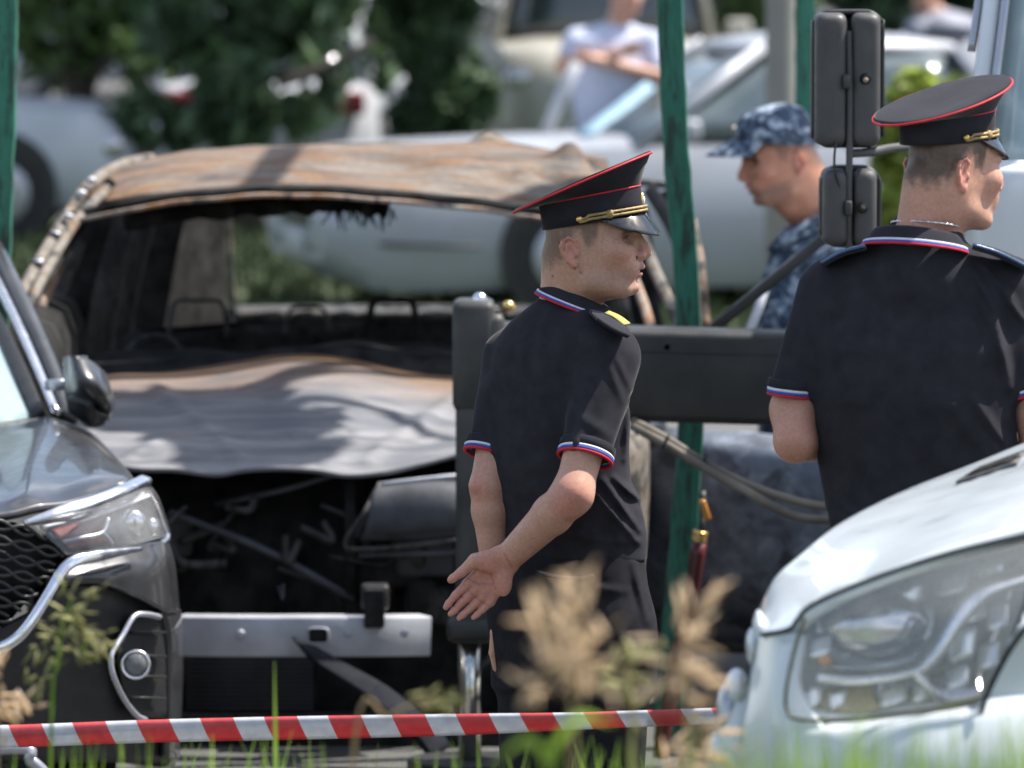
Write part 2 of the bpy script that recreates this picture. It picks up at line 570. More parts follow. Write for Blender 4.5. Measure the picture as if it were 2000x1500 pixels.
M['cap_cloth'] = plain('black cap cloth', (0.031, 0.030, 0.0365), 0.95, 0, 0.15, 22, 0.3, 800, spec=0.02, sheen=0.22, bd=0.001)
M['red_piping'] = plain('red piping cord', (0.50, 0.012, 0.022), 0.6, 0, 0.15, 40)
M['red_cloth'] = plain('red knit stripe', (0.55, 0.012, 0.025), 0.75, 0, 0.12, 60)
M['blue_cloth'] = plain('blue knit stripe', (0.035, 0.085, 0.42), 0.75, 0, 0.12, 60)
M['white_cloth'] = plain('white knit stripe', (0.70, 0.71, 0.76), 0.75, 0, 0.06, 60)
M['visor'] = plain('glossy black visor', (0.008, 0.009, 0.011), 0.16, 0, 0.2, 12, coat=0.6)
M['gold_cord'] = plain('gold braided cord', (0.34, 0.24, 0.10), 0.5, 0.25, 0.35, 60, 0.8, 500, bd=0.002)
M['gold'] = plain('polished gold metal', (0.75, 0.50, 0.18), 0.25, 0.9, 0.2, 60)
M['yellow_cloth'] = plain('yellow braid stripe', (0.36, 0.32, 0.08), 0.7, 0, 0.2, 60)
M['shoe'] = plain('black shoe leather', (0.012, 0.012, 0.012), 0.3, 0, 0.2, 20)
M['eye'] = plain('eye darkened for shade', (0.05, 0.035, 0.03), 0.15, 0, 0.2, 60)  # eyeball coloured dark all over for the shade it lies in
M['silver_chain'] = plain('silver chain', (0.6, 0.6, 0.62), 0.25, 0.9, 0.1, 60)
M['pale_shirt'] = plain('pale blue white shirt', (0.50, 0.53, 0.66), 0.85, 0, 0.08, 20)
M['grey_cloth'] = plain('grey shirt cloth', (0.30, 0.31, 0.36), 0.85, 0, 0.1, 20)
M['dark_cloth'] = plain('dark trousers', (0.03, 0.032, 0.04), 0.85, 0, 0.2, 20)
M['concrete'] = plain('pale concrete', (0.24, 0.24, 0.21), 0.85, 0, 0.12, 3, 0.2, 30)
M['beige_cloth'] = plain('beige cloth patch', (0.42, 0.36, 0.30), 0.85, 0, 0.1, 40)
M['foam_red'] = plain('faded brown lamp filling', (0.18, 0.06, 0.05), 0.35, 0.2, 0.3, 80)
M['reflector'] = plain('lamp reflector', (0.55, 0.55, 0.58), 0.12, 0.9, 0.2, 30)
M['lamp_dark'] = plain('lamp inner dark', (0.06, 0.065, 0.075), 0.2, 0.4, 0.5, 40)
M['clear'] = glass('clear lamp lens', (0.9, 0.92, 0.93), 0.015, 0.10)
M['milky'] = glass('weathered lamp lens', (0.93, 0.95, 0.95), 0.08, 0.12)
M['windscreen'] = glass('windscreen glass', (0.45, 0.58, 0.60), 0.02, 0.62)
M['bark'] = plain('tree bark', (0.06, 0.05, 0.04), 0.9, 0, 0.4, 14, 0.6, 30)

def m_skin():
    t = NT('skin')
    a = t.n.new("ShaderNodeAttribute"); a.attribute_name = 'tint'
    n = t.noise(160, 4); n2 = t.noise(28, 3)
    c = t.mix(0.26, a.outputs['Color'], t.ramp(n, [(0.35, (0.55, 0.5, 0.48)), (0.65, (1.25, 1.2, 1.2))]), 'MULTIPLY')
    c = t.mix(0.20, c, t.ramp(n2, [(0.35, (0.75, 0.62, 0.6)), (0.65, (1.15, 1.15, 1.15))]), 'MULTIPLY')
    t.set(Base_Color=c, Roughness=0.48)
    t.b.inputs['Subsurface Weight'].default_value = 0.12
    t.b.inputs['Subsurface Radius'].default_value = (0.010, 0.004, 0.002)
    t.b.inputs['Subsurface Scale'].default_value = 1.0
    t.b.inputs['Specular IOR Level'].default_value = 0.4
    t.bump(t.noise(700, 3), 0.12, 0.001)
    return t.m
M['skin'] = m_skin()
def m_burnt(name, ash, rust, soot, stretch, amt=(0.42, 0.62), sootamt=(0.60, 0.72), seed=0.0, rough=0.75, fine=42, spots=.7, metal=0.0, bmp=.35, grad=None, streak=0):
    t = NT(name)
    n1 = t.noise(5 + seed, 8, 0.65, stretch, 0.6); n2 = t.noise(3.1 + seed, 7, 0.62, stretch, 0.9); n3 = t.noise(fine, 6, 0.65, None if fine > 30 else stretch)
    ashc = t.ramp(n3, [(0.25, tuple(np.array(ash) * 0.62)), (0.5, ash), (0.78, tuple(np.minimum(np.array(ash) * 1.35, 1)))])
    rc_ = t.ramp(n3, [(0.3, tuple(np.array(rust) * 0.55)), (0.7, rust)])
    c = t.mix(t.ramp(n1, [(amt[0], 0.0), (amt[1], 1.0)]), ashc, rc_)
    if streak:
        n5 = t.noise(6.5, 6, .62, (.28, 2.2, 2.2), .5); c = t.mix(t.ramp(n5, [(.38, streak), (.5, 0.0)]), c, tuple(np.array(soot) * .9)); c = t.mix(t.ramp(n5, [(.54, 0.0), (.68, streak)]), c, tuple(np.minimum(np.array(ash) * 1.55, 1)))
    if grad:
        sx = t.n.new('ShaderNodeSeparateXYZ'); t.l.new(t.tc.outputs['Object'], sx.inputs[0])
        mr = t.n.new('ShaderNodeMapRange'); mr.inputs[1].default_value = grad[1]; mr.inputs[2].default_value = grad[2]; mr.inputs[4].default_value = grad[3]
        t.l.new(sx.outputs[grad[0]], mr.inputs[0]); c = t.mix(mr.outputs[0], c, rc_)
    c = t.mix(t.ramp(n2, [(sootamt[0], 0.0), (sootamt[1], 0.92)]), c, soot)
    n4 = t.noise(90, 5, 0.7)
    c = t.mix(t.ramp(n4, [(0.66, 0.0), (0.74, spots)]), c, (0.05, 0.035, 0.03))
    t.set(Base_Color=c, Roughness=rough, Metallic=metal)
    t.bump(t.mix(0.5, n3, n4), bmp, 0.006)
    return t.m
M['burnt_roof'] = m_burnt('burnt roof steel', (0.175, 0.150, 0.122), (0.215, 0.105, 0.04), (0.050, 0.043, 0.042), (.8, 2.2, 2.2), (0.44, 0.58), (0.50, 0.66), spots=.95, bmp=1.0, streak=.35, grad=(0, -.1, -.75, .5))
M['burnt_hood'] = m_burnt('burnt bonnet steel', (0.185, 0.184, 0.190), (0.27, 0.145, 0.06), (0.085, 0.096, 0.118), (0.5, 1.5, 1.5), (0.64, 0.84), (0.47, 0.72), 0.2, 0.72, 9, .5, .05, .5, (1, -.42, .04, .95), streak=.7)
M['burnt_rust'] = m_burnt('rusted frame steel', (0.30, 0.26, 0.22), (0.33, 0.15, 0.06), (0.02, 0.018, 0.017), (1, 1, 1), (0.40, 0.6), (0.50, 0.6), 4)
M['burnt_pale'] = m_burnt('ash grey pillar steel', (0.18, 0.16, 0.135), (0.17, 0.10, 0.05), (0.018, 0.018, 0.018), (1, 1, 1), (0.50, 0.64), (0.48, 0.58), 6)
M['burnt_dark'] = m_burnt('sooty pillar steel', (0.06, 0.058, 0.055), (0.11, 0.07, 0.045), (0.012, 0.012, 0.012), (3, 3, 1), (0.52, 0.7), (0.45, 0.6), 3)
M['burnt_door'] = m_burnt('scorched door steel', (0.135, 0.158, 0.200), (0.28, 0.32, 0.38), (0.045, 0.050, 0.062), (1, 1, 1.4), (0.5, 0.62), (0.50, 0.62), 2, .7, 12, .3, .2, .25)
def m_post():
    t = NT('peeling green paint')
    n = t.noise(9, 7, 0.7, (6, 6, 0.9), 0.5); n2 = t.noise(30, 5, 0.6, (5, 5, 0.7)); n3 = t.noise(2.2, 3)
    c = t.ramp(n2, [(0.3, (0.014, 0.115, 0.072)), (0.7, (0.032, 0.20, 0.13))])
    c = t.mix(t.ramp(n, [(0.47, 0.0), (0.60, 0.92)]), c, (0.014, 0.028, 0.019))
    c = t.mix(t.ramp(n3, [(0.55, 0.0), (0.7, 0.6)]), c, (0.02, 0.06, 0.04))
    t.set(Base_Color=c, Roughness=0.6); t.bump(n2, 0.3, 0.004)
    return t.m
M['post'] = m_post()
def m_camo():
    t = NT('blue camouflage cloth')
    n = t.noise(24, 3, 0.55, None, 1.0); n2 = t.noise(36, 3, 0.55, None, 1.0)
    c = t.ramp(n, [(0.42, (0.032, 0.048, 0.078)), (0.46, (0.085, 0.125, 0.185)), (0.54, (0.14, 0.195, 0.27)), (0.58, (0.36, 0.42, 0.50))])
    c = t.mix(t.ramp(n2, [(0.57, 0.0), (0.60, 1.0)]), c, (0.025, 0.04, 0.075))
    t.set(Base_Color=c, Roughness=0.85); t.bump(t.noise(60, 3), 0.3, 0.003)
    return t.m
M['camo'] = m_camo()
def m_leaf(name, dark, light, trans=0.25):
    t = NT(name)
    n = t.noise(3.5, 4); g = t.n.new("ShaderNodeNewGeometry")
    c = t.ramp(n, [(0.3, dark), (0.7, light)])
    hs = t.n.new("ShaderNodeHueSaturation")
    t.l.new(g.outputs['Random Per Island'], t.n.new("ShaderNodeMath").inputs[0])
    mm = t.n.new("ShaderNodeMapRange"); mm.inputs[3].default_value = 0.6; mm.inputs[4].default_value = 1.5
    t.l.new(g.outputs['Random Per Island'], mm.inputs[0]); t.l.new(mm.outputs[0], hs.inputs['Value']); t.l.new(c, hs.inputs['Color'])
    t.set(Base_Color=hs.outputs[0], Roughness=0.55)
    tr = t.n.new("ShaderNodeBsdfTranslucent"); t.l.new(hs.outputs[0], tr.inputs[0])
    mx = t.n.new("ShaderNodeMixShader"); mx.inputs[0].default_value = trans
    t.l.new(t.b.outputs[0], mx.inputs[1]); t.l.new(tr.outputs[0], mx.inputs[2])
    t.l.new(mx.outputs[0], t.n["Material Output"].inputs[0])
    return t.m
M['leaf_dark'] = m_leaf('dark tree leaves', (0.040, 0.070, 0.038), (0.085, 0.145, 0.062))
M['leaf_mid'] = m_leaf('green tree leaves', (0.050, 0.095, 0.030), (0.12, 0.19, 0.06))
M['leaf_bright'] = m_leaf('yellow green leaves', (0.16, 0.22, 0.05), (0.36, 0.42, 0.08), 0.5)
M['blade'] = m_leaf('fresh grass blades', (0.15, 0.25, 0.03), (0.34, 0.48, 0.09), 0.6)
M['straw'] = m_leaf('dry straw stalks', (0.22, 0.15, 0.08), (0.42, 0.32, 0.18), 0.35)
M['seed'] = m_leaf('dry seed husks', (0.60, 0.47, 0.34), (0.82, 0.69, 0.52), 0.55)
M['seed_green'] = m_leaf('greenish seed husks', (0.18, 0.20, 0.06), (0.46, 0.43, 0.22), 0.45)
def m_ground(name, a, b, s1, s2, bump):
    t = NT(name)
    n = t.noise(s1, 8, 0.6); n2 = t.noise(s2, 5, 0.6)
    c = t.mix(t.ramp(n2, [(0.35, 0.0), (0.65, 1.0)]), t.ramp(n, [(0.3, tuple(np.array(a) * 0.6)), (0.7, a)]), t.ramp(n, [(0.3, tuple(np.array(b) * 0.6)), (0.7, b)]))
    t.set(Base_Color=c, Roughness=0.9); t.bump(n, bump, 0.02)
    return t.m
M['asphalt'] = m_ground('worn asphalt', (0.10, 0.10, 0.10), (0.14, 0.135, 0.13), 40, 0.6, 0.4)
M['lawn'] = m_ground('lawn turf', (0.042, 0.068, 0.022), (0.068, 0.092, 0.034), 22, 0.8, 0.8)
M['verge'] = m_ground('verge soil and turf', (0.06, 0.08, 0.03), (0.10, 0.085, 0.05), 18, 1.2, 0.8)
# ------------------------------------------------------------------ the ground
def sheet(x0, x1, ys, zs, nx=2):
    xs = np.linspace(x0, x1, nx)
    g = np.array([[(x, y, z) for x in xs] for y, z in zip(ys, zs)])
    n, k = g.shape[:2]
    I = np.arange(n * k).reshape(n, k)
    f = np.stack([I[:-1, :-1], I[:-1, 1:], I[1:, 1:], I[1:, :-1]], -1).reshape(-1, 4)
    return g.reshape(-1, 3), f
mesh('ground', sheet(-400, 400, np.array([-60, 5, 60, 900.]), np.zeros(4)), M['asphalt'], kind='structure')
VY = np.array([-40, 5.0, 6.5, 8.5, 10.0, 11.5, 12.9, 13.5]); VZ = np.array([1.0, 0.95, 0.85, 0.52, 0.36, 0.27, 0.18, 0.005])
def gz(y): return float(np.interp(y, VY, VZ))
mesh('verge', sheet(-40, 40, VY, VZ, 9), M['verge'], kind='structure')
mesh('lawn', sheet(-60, 2.6, np.array([35.5, 41, 47.5]), np.full(3, 0.004), 5), M['lawn'], kind='structure')

def leafquads(P, size, seed, aspect=0.55):
    r = np.random.default_rng(seed); n = len(P)
    a = r.standard_normal((n, 3)); a /= np.linalg.norm(a, axis=1, keepdims=True)
    b = np.cross(a, r.standard_normal((n, 3))); b /= np.linalg.norm(b, axis=1, keepdims=True)
    s = size * r.uniform(0.6, 1.4, (n, 1))
    a = a * s; b = b * s * aspect
    v = np.stack([P - a, P - b * 0.9 + a * 0.1, P + a, P + b * 0.9 + a * 0.1], 1).reshape(-1, 3)
    return v, np.arange(4 * n).reshape(n, 4)
def incrown(clumps, n, seed, hollow=0.35):
    r = np.random.default_rng(seed)
    vol = np.array([c[1] * c[1] * c[2] for c in clumps]); cnt = np.maximum((n * vol / vol.sum()).astype(int), 20)
    out = []
    for (c, rx, rz), k in zip(clumps, cnt):
        d = r.standard_normal((k, 3)); d /= np.linalg.norm(d, axis=1, keepdims=True)
        q = r.uniform(hollow, 1.08, (k, 1)) ** 0.6
        out.append(np.asarray(c) + d * q * np.array([rx, rx, rz]))
    return np.vstack(out)
def tree(base, h, clumps, n, size, leaf, seed, label, name='deciduous_tree', group=None, limbs=(), r0=0.11, cat='tree'):
    e = empty(name, base, label, cat, group)
    b = np.asarray(base, float)
    mb = MB()
    top = b + V3(0.1, 0.05, h)
    mb.add(tube([b - V3(0, 0, .05), b + V3(0.03, 0, h * .3), b + V3(-0.04, 0.05, h * .62), top], [r0 * 1.25, r0, r0 * .7, r0 * .25], 9, 12))
    for c, rx, rz in clumps:
        c = np.asarray(c); t = np.clip((c[2] - b[2] - 0.25) / h, 0.15, 0.9)
        s = b + (top - b) * t
        mb.add(tube([s, s * .5 + c * .5 + V3(0, 0, .12), c], [r0 * .35, r0 * .2, r0 * .08], 6, 6))
    for l in limbs: mb.add(tube(l, [r0 * .5, r0 * .3], 6, 6))
    mesh('trunk', mb.vf, M['bark'], e)
    mesh('crown', leafquads(incrown(clumps, n, seed), size, seed + 1), M[leaf], e, smooth=False)
    return e
def clump(px, py, Y, rx, rz): return (at(px, py, Y), rx / sc(Y), rz / sc(Y))
r5 = np.random.default_rng(5)
P = np.stack([r5.uniform(-26, 26, 60000), 88 + r5.uniform(-3, 3, 60000), r5.uniform(0.0, 9, 60000)], 1)
P[:, 2] *= 0.75 + 0.25 * np.sin(P[:, 0] * 1.3)
mesh('treeline', leafquads(P, 0.26, 77, 0.8), M['leaf_dark'], kind='stuff', smooth=False)
gq = 'trees between the parked cars'
def gnd(px, Y): return V3((px - 1000) / sc(Y), Y, 0.0)
tree(gnd(150, 50), 5.2, [clump(130, 60, 50, 110, 110), clump(250, -20, 50, 130, 120), clump(90, -120, 50, 150, 150), clump(300, 110, 49, 80, 70), clump(210, -330, 50, 260, 220)],
     4800, 0.12, 'leaf_mid', 11, 'leafy mid green tree at the left above the white parked car', group=gq)
tree(gnd(480, 46), 5.2, [clump(420, 40, 46, 150, 120), clump(570, 0, 46, 130, 100), clump(300, 235, 45.5, 110, 55), clump(455, 160, 45.5, 80, 75), clump(590, 215, 45.5, 75, 45), clump(640, 130, 45.5, 50, 50), clump(450, 255, 45.5, 90, 35), clump(740, 110, 46, 40, 70), clump(500, -330, 46, 300, 230)],
     5200, 0.12, 'leaf_dark', 21, 'very dark tree with low boughs behind the burnt car roof', group=gq,
     limbs=[A((540, 165, 45.2), (640, 130, 45.2), (730, 80, 45.2))], r0=0.10)
tree(gnd(850, 47), 5.4, [clump(850, 60, 47, 75, 120), clump(880, 190, 47, 85, 80), clump(820, 235, 47, 55, 50), clump(760, 40, 47, 40, 60), clump(850, -160, 47, 170, 160)],
     5600, 0.11, 'leaf_dark', 31, 'narrow dark green tree left of the beige upright vehicle', group=gq)
tree(gnd(1060, 62), 5.6, [clump(1050, 0, 62, 90, 55), clump(1150, -60, 62, 120, 80), clump(1100, -250, 62, 260, 160)],
     3600, 0.12, 'leaf_mid', 41, 'green tree behind the man with folded arms', group=gq)
tree(gnd(1420, 60), 5.6, [clump(1400, 20, 60, 120, 70), clump(1500, -60, 60, 140, 90), clump(1400, -260, 60, 260, 170)],
     3600, 0.12, 'leaf_mid', 51, 'dark green tree behind the roof of the silver car', group=gq)
tree(gnd(1790, 30), 1.45, [clump(1790, 200, 30, 55, 60), clump(1755, 300, 30, 50, 90), clump(1840, 250, 30, 60, 70), clump(1760, 430, 30, 60, 80), clump(1850, 380, 30, 60, 90), clump(1880, 190, 30, 40, 35)],
     2200, 0.050, 'leaf_bright', 61, 'bright yellow green bush beside the truck mirrors', 'leafy_bush', r0=0.03, cat='bush')

# ------------------------------------------------------------------ parked cars in the background
def gcar(label, loc, heading, paint, taper=.34, zlow=.22, fo=.86, rimm='satin', L=4.4, W=1.74, H=1.46, belt=0.92, bonnet=0.86, cab=(0.42, -1.75), roof=(-0.15, -1.25), glassm='dark_glass', name='parked_car', group='cars parked beyond the lawn', hoodn=0.68, tail='red_lens', detail=True):
    """a saloon or hatchback; local x forward, y left; parts are meshes of their own"""
    e = empty(name, loc, label, 'car', group)
    Rm = rotz(heading); T = lambda vf: (np.asarray(vf[0]) @ Rm.T + np.asarray(loc), vf[1])
    hl, hw = L / 2, W / 2
    n = 36; rings = []
    for i in range(n):
        t = i / (n - 1); x = -hl + L * t
        q = min(t, 1 - t) * 2
        w = hw * (1 - taper * max(0, 1 - q / 0.22) ** 2.2)
        if x > cab[0]: zt = belt + (bonnet - belt) * ((x - cab[0]) / (hl - cab[0])) ** 1.2
        else: zt = belt
        e1 = max(0, 1 - (hl - abs(x)) / 0.35)
        zt -= (0.22 if x > 0 else 0.12) * e1 ** 2.2
        zb = zlow + 0.16 * e1 ** 2
        ring = [(x, -w * .90, zb), (x, -w * .985, zb + .12), (x, -w, 0.5), (x, -w * .975, zt - .16), (x, -w * .90, zt - .02), (x, -w * .55, zt + .02),
                (x, 0, zt + .03), (x, w * .55, zt + .02), (x, w * .90, zt - .02), (x, w * .975, zt - .16), (x, w, 0.5), (x, w * .985, zb + .12), (x, w * .90, zb)]
        rings.append(np.array(ring))
    mesh('body', T(loftrings(rings)), M[paint], e, sharp=50)
    wb = hw * .88; wr = hw * .66
    b0, b1 = (cab[0], belt), (cab[1], belt); t0, t1 = (roof[0], H - .03), (roof[1], H - .03)
    rr = []
    for k, (x0, x1, w, z) in enumerate(((roof[0] + .10, roof[1] - .12, wr + .03, H - .09), (roof[0] + .02, roof[1] - .03, wr + .005, H - .035), (roof[0] - .15, roof[1] + .2, wr - .15, H), (roof[0] - .4, roof[1] + .4, wr - .4, H + .012))):
        rr.append(np.array([(x1, -w, z), (x1 - .04, 0, z), (x1, w, z), ((x0 + x1) / 2, w + .02, z + .01), (x0, w, z), (x0 + .05, 0, z), (x0, -w, z), ((x0 + x1) / 2, -w - .02, z + .01)]))
    mesh('roof', T(loftrings(rr)), M[paint], e)
    zR = H - .07
    def quad(a, b, c, d, nm, m, th=0.012, nrm=(1, 0, 0)):
        g = gridsurf([[a, b], [d, c]], 5, 5)
        mesh(nm, T(shell(g, th, nrm)), M[m], e)
    yb, yr = wb - .03, wr + .01
    quad((cab[0], -yb, belt), (cab[0], yb, belt), (roof[0] + .08, yr, zR), (roof[0] + .08, -yr, zR), 'windscreen', glassm, nrm=(1, 0, .5))
    quad((cab[1], -yb, belt), (cab[1], yb, belt), (roof[1] - .1, yr, zR), (roof[1] - .1, -yr, zR), 'rear_window', 'dark_glass', nrm=(-1, 0, .5))
    xm = (cab[0] + cab[1]) / 2 - .05
    for s in (-1, 1):
        for (xa, xb, ra, rb) in ((cab[0] - .12, xm + .03, roof[0] - .02, xm + .02), (xm - .03, cab[1] + .16, xm - .02, roof[1] + .06)):
            quad((xa, s * (wb + .012), belt + .02), (xb, s * (wb + .012), belt + .02), (rb, s * (yr + .03), zR - .02), (ra, s * (yr + .03), zR - .02), 'side_window', glassm if glassm != 'dark_glass' else 'dark_glass', nrm=(0, s, .3))
        for (xa, xb, w_) in ((cab[0] - .01, roof[0] + .06, .07), (xm, xm, .06), (cab[1] + .04, roof[1] - .06, .13)):
            mesh('pillar', T(bar((xa, s * (wb + .005), belt - .02), (xb, s * (yr + .03), zR + .02), w_, .05, .012, upv=(0, s, .3))), M[paint], e)
        mesh('wing_mirror', T(box((cab[0] - .25, s * (hw + .09), belt + .07), (.10, .18, .13), .03)), M[paint], e)
        mesh('headlight', T(box((hl - .13, s * hw * .66, bonnet - .22), (.16, .36, .13), .04)), M['reflector'], e)
        mesh('tail_lamp', T(box((-hl + .07, s * hw * .70, belt - .14), (.12, .30, .17), .03)), M[tail], e)
        for x in (hl - fo, -hl + .88):
            c = V3(x, s * (hw - .10), 0.315)
            ty = mesh('wheel', T(disc(c + V3(0, s * .125, 0), (0, s, 0), .315, .2, 28)), M['rubber'], e, sharp=40)
            mesh('arch', T(disc(c + V3(0, s * .115, .02), (0, s, 0), .385, .08, 28)), M['black_plastic'], e, sharp=40)
            mesh('rim', T(disc(c + V3(0, s * .131, 0), (0, s, 0), .205, .03, 20, .02)), M[rimm], ty, sharp=40)
    mesh('front_bumper', T(box((hl - .10, 0, .36), (.2, W * .80, .18), .06)), M[paint if detail else 'black_plastic'], e)
    mesh('grille', T(box((hl - .02, 0, .52), (.06, W * .42, .12), .02)), M['black_plastic'], e)
    mesh('number_plate', T(box((hl + .012, 0, .38), (.02, .50, .11), .005)), M['pale_paint'], e)
    return e
W_ = lambda px, Y, z=0.0: V3((px - 1000) / sc(Y), Y, z)
a20 = math.pi + rad(14)
silver = gcar('silver saloon on the lawn seen through and behind the burnt car', W_(1000, 38) + V3(1.03, 0.9, 0), a20, 'silver_paint', taper=.14, zlow=.13, fo=1.34, L=4.6, H=1.5, belt=.93, cab=(0.55, -1.8), roof=(-0.28, -1.3), glassm='grey_glass', name='silver_car', group=None)
# its far front door stands open: the window frame shows beyond the windscreen
mesh('door_frame', tube(A((1062, 270, 38.9), (1095, 190, 38.9), (1128, 122, 38.9)), .035, 8), M['pale_paint'], silver)
mesh('painted_reflection', shell(gridsurf([A((1125, 262, 38.33), (1200, 205, 38.6), (1262, 158, 38.85)), A((1150, 268, 38.30), (1228, 212, 38.57), (1280, 172, 38.82))], 4, 8), .008, (0, -1, .5)), plain('pale blue reflection tint', (0.24, 0.38, 0.47), .6), silver)  # bluish reflection on the windscreen, built as a pale coloured strip
mesh('bumper_slot', box(at(702, 520, 37.72), (.22, .05, .06), .02), M['black_plastic'], silver)
mesh('bumper_line', tube(A((650, 470, 37.75), (720, 476, 37.62), (850, 480, 37.55), (940, 482, 37.6)), .012, 6, 16), M['black_plastic'], silver)
mesh('headlight', shell(gridsurf([A((640, 420, 37.9), (700, 415, 37.7), (770, 418, 37.65)), A((645, 450, 37.85), (700, 452, 37.66), (750, 450, 37.6))], 6, 10), .03, (0, -1, 0)), M['reflector'], silver)
gcar('white car at the left edge behind the green post, facing right', W_(-365, 45.8), 0.0, 'pale_paint', L=4.3, bonnet=.84)
gcar('white car with red tail lamps behind the dark tree', W_(530, 50.5), rad(90), 'pale_paint', W=1.66)
gcar('pale hatchback right of the dark tree trunk, tail towards us', W_(830, 53.5), rad(96), 'pale_paint', W=1.66, H=1.5)
gcar('beige upright off-road vehicle left of the man with folded arms', W_(1170, 49.5), rad(-88), 'beige_paint', L=4.0, W=1.72, H=1.95, belt=1.22, bonnet=1.20, cab=(.95, -1.9), roof=(.75, -1.8))
gcar('dark car at the upper right between the truck mirrors and the cab', W_(1990, 46), rad(176), 'dark_paint', L=4.6, H=1.5, belt=.95)
gcar('farthest white car high up between the two dark trees', W_(640, 73), rad(4), 'pale_paint', H=1.5)
gcar('far silver car beside the farthest white car', W_(930, 72), rad(8), 'silver_paint', H=1.5)
gcar('far pale car above the white car of the left edge', W_(300, 71), rad(2), 'pale_paint')
gcar('far dark car beyond the man with folded arms', W_(1260, 75), rad(0), 'dark_paint')

# ------------------------------------------------------------------ poles
mb = mesh('lamp_pole', tube([W_(1526, 34, 0), W_(1526, 34, 3), W_(1526, 34, 6.5)], [.082, .076, .07], 18, 6), M['concrete'])
tag(mb, 'pale grey concrete pole beside the green post near the truck mirrors', 'pole')
def post(pts, Y, w, label):
    p = np.array([at(x, y, Y) for x, y in pts])
    b = p[-1].copy(); b[2] = -0.02
    p = np.vstack([p[0] + V3(0, 0, 0.9), p, b])
    q = cr(p, 60)
    r = np.random.default_rng(int(w * 1e4))
    vf = sweep(q, rrect(w, w * .8, w * .12, 2), 1 + .03 * r.standard_normal(60), upv=(0, -1, 0))
    return tag(mesh('green_post', vf, M['post'], sharp=40), label, 'post', 'peeling green wooden posts')
post([(1308, -60), (1312, 100), (1321, 300), (1338, 500), (1347, 700), (1349, 830), (1338, 1000), (1322, 1180), (1310, 1330), (1303, 1440)], 19.3, .072, 'bowed green post with peeling paint right of the capped man in profile')
post([(12, -60), (10, 150), (2, 430), (-12, 800), (-30, 1200)], 19.6, .062, 'green post at the left edge in front of the white parked car')
post([(1573, -60), (1573, 150), (1573, 500), (1570, 900), (1566, 1250)], 22.6, .066, 'green post half hidden behind the large truck mirror')
# ------------------------------------------------------------------ the burnt-out car
bc = empty('burnt_car', W_(640, 20.5), 'burnt-out off-road car with rusted roof, no glass and buckled bonnet', 'car')
wv = Waves(4, 9.0, 12); wv2 = Waves(5, 26.0, 12)
def crumple(g, amp, amp2=0.0, w=wv):
    n = gnormals(g); P = g.reshape(-1, 3)
    d = amp * w(P) + amp2 * wv2(P)
    return g + n * d.reshape(g.shape[:2])[..., None]
# roof skin, front edge to rear edge
roof_rows = [
    A((170, 396, 20.86), (270, 384, 20.8), (400, 372, 20.76), (560, 364, 20.74), (700, 368, 20.74), (850, 386, 20.76), (1000, 408, 20.8), (1120, 420, 20.84), (1216, 408, 20.95)),
    A((178, 365, 21.0), (280, 345, 21.0), (400, 335, 21.0), (560, 330, 21.0), (700, 336, 21.0), (850, 346, 21.0), (1000, 352, 21.0), (1110, 352, 21.05), (1206, 372, 21.1)),
    A((200, 334, 21.3), (300, 314, 21.3), (410, 302, 21.3), (560, 296, 21.3), (700, 292, 21.3), (850, 294, 21.3), (960, 300, 21.3), (1090, 308, 21.3), (1192, 335, 21.35)),
    A((230, 322, 21.7), (320, 304, 21.7), (420, 292, 21.7), (560, 285, 21.7), (700, 279, 21.7), (860, 281, 21.7), (960, 277, 21.7), (1090, 294, 21.7), (1180, 312, 21.75)),
    A((290, 326, 22.4), (360, 310, 22.4), (460, 300, 22.4), (580, 294, 22.4), (720, 290, 22.4), (870, 290, 22.4), (970, 292, 22.4), (1080, 298, 22.4), (1150, 318, 22.4)),
    A((330, 352, 23.5), (400, 338, 23.5), (490, 330, 23.5), (600, 326, 23.5), (740, 322, 23.5), (880, 322, 23.5), (980, 326, 23.5), (1070, 330, 23.5), (1130, 350, 23.5))]
g = gridsurf(roof_rows, 60, 110)
g = crumple(g, .005, .0032)
# the dent and torn fold at the far right corner
for c, r, a in ((at(1070, 350, 21.1), .06, -.06), (at(1115, 318, 21.3), .055, .065), (at(1170, 330, 21.3), .045, -.05), (at(955, 285, 21.6), .05, .035), (at(1020, 350, 21.0), .045, .03), (at(1130, 370, 21.0), .05, .04), (at(760, 330, 21.1), .10, -.012), (at(620, 320, 21.2), .08, .010), (at(420, 345, 21.0), .09, -.010), (at(880, 350, 21.0), .07, .012)):
    d = np.linalg.norm(g - c, axis=2); g[..., 2] += a * np.exp(-(d / r) ** 2)
roof = mesh('roof', shell(g, .010, (0, -.3, 1)), M['burnt_roof'], bc)
mesh('roof_rib', tube(A((545, 362, 20.80), (560, 345, 20.92), (575, 325, 21.08)), .012, 8, 10), M['burnt_rust'], roof)
mesh('bolt_hole', disc(at(212, 358, 20.93), (-.2, -1, .4), .018, .02, 14), M['char'], roof)
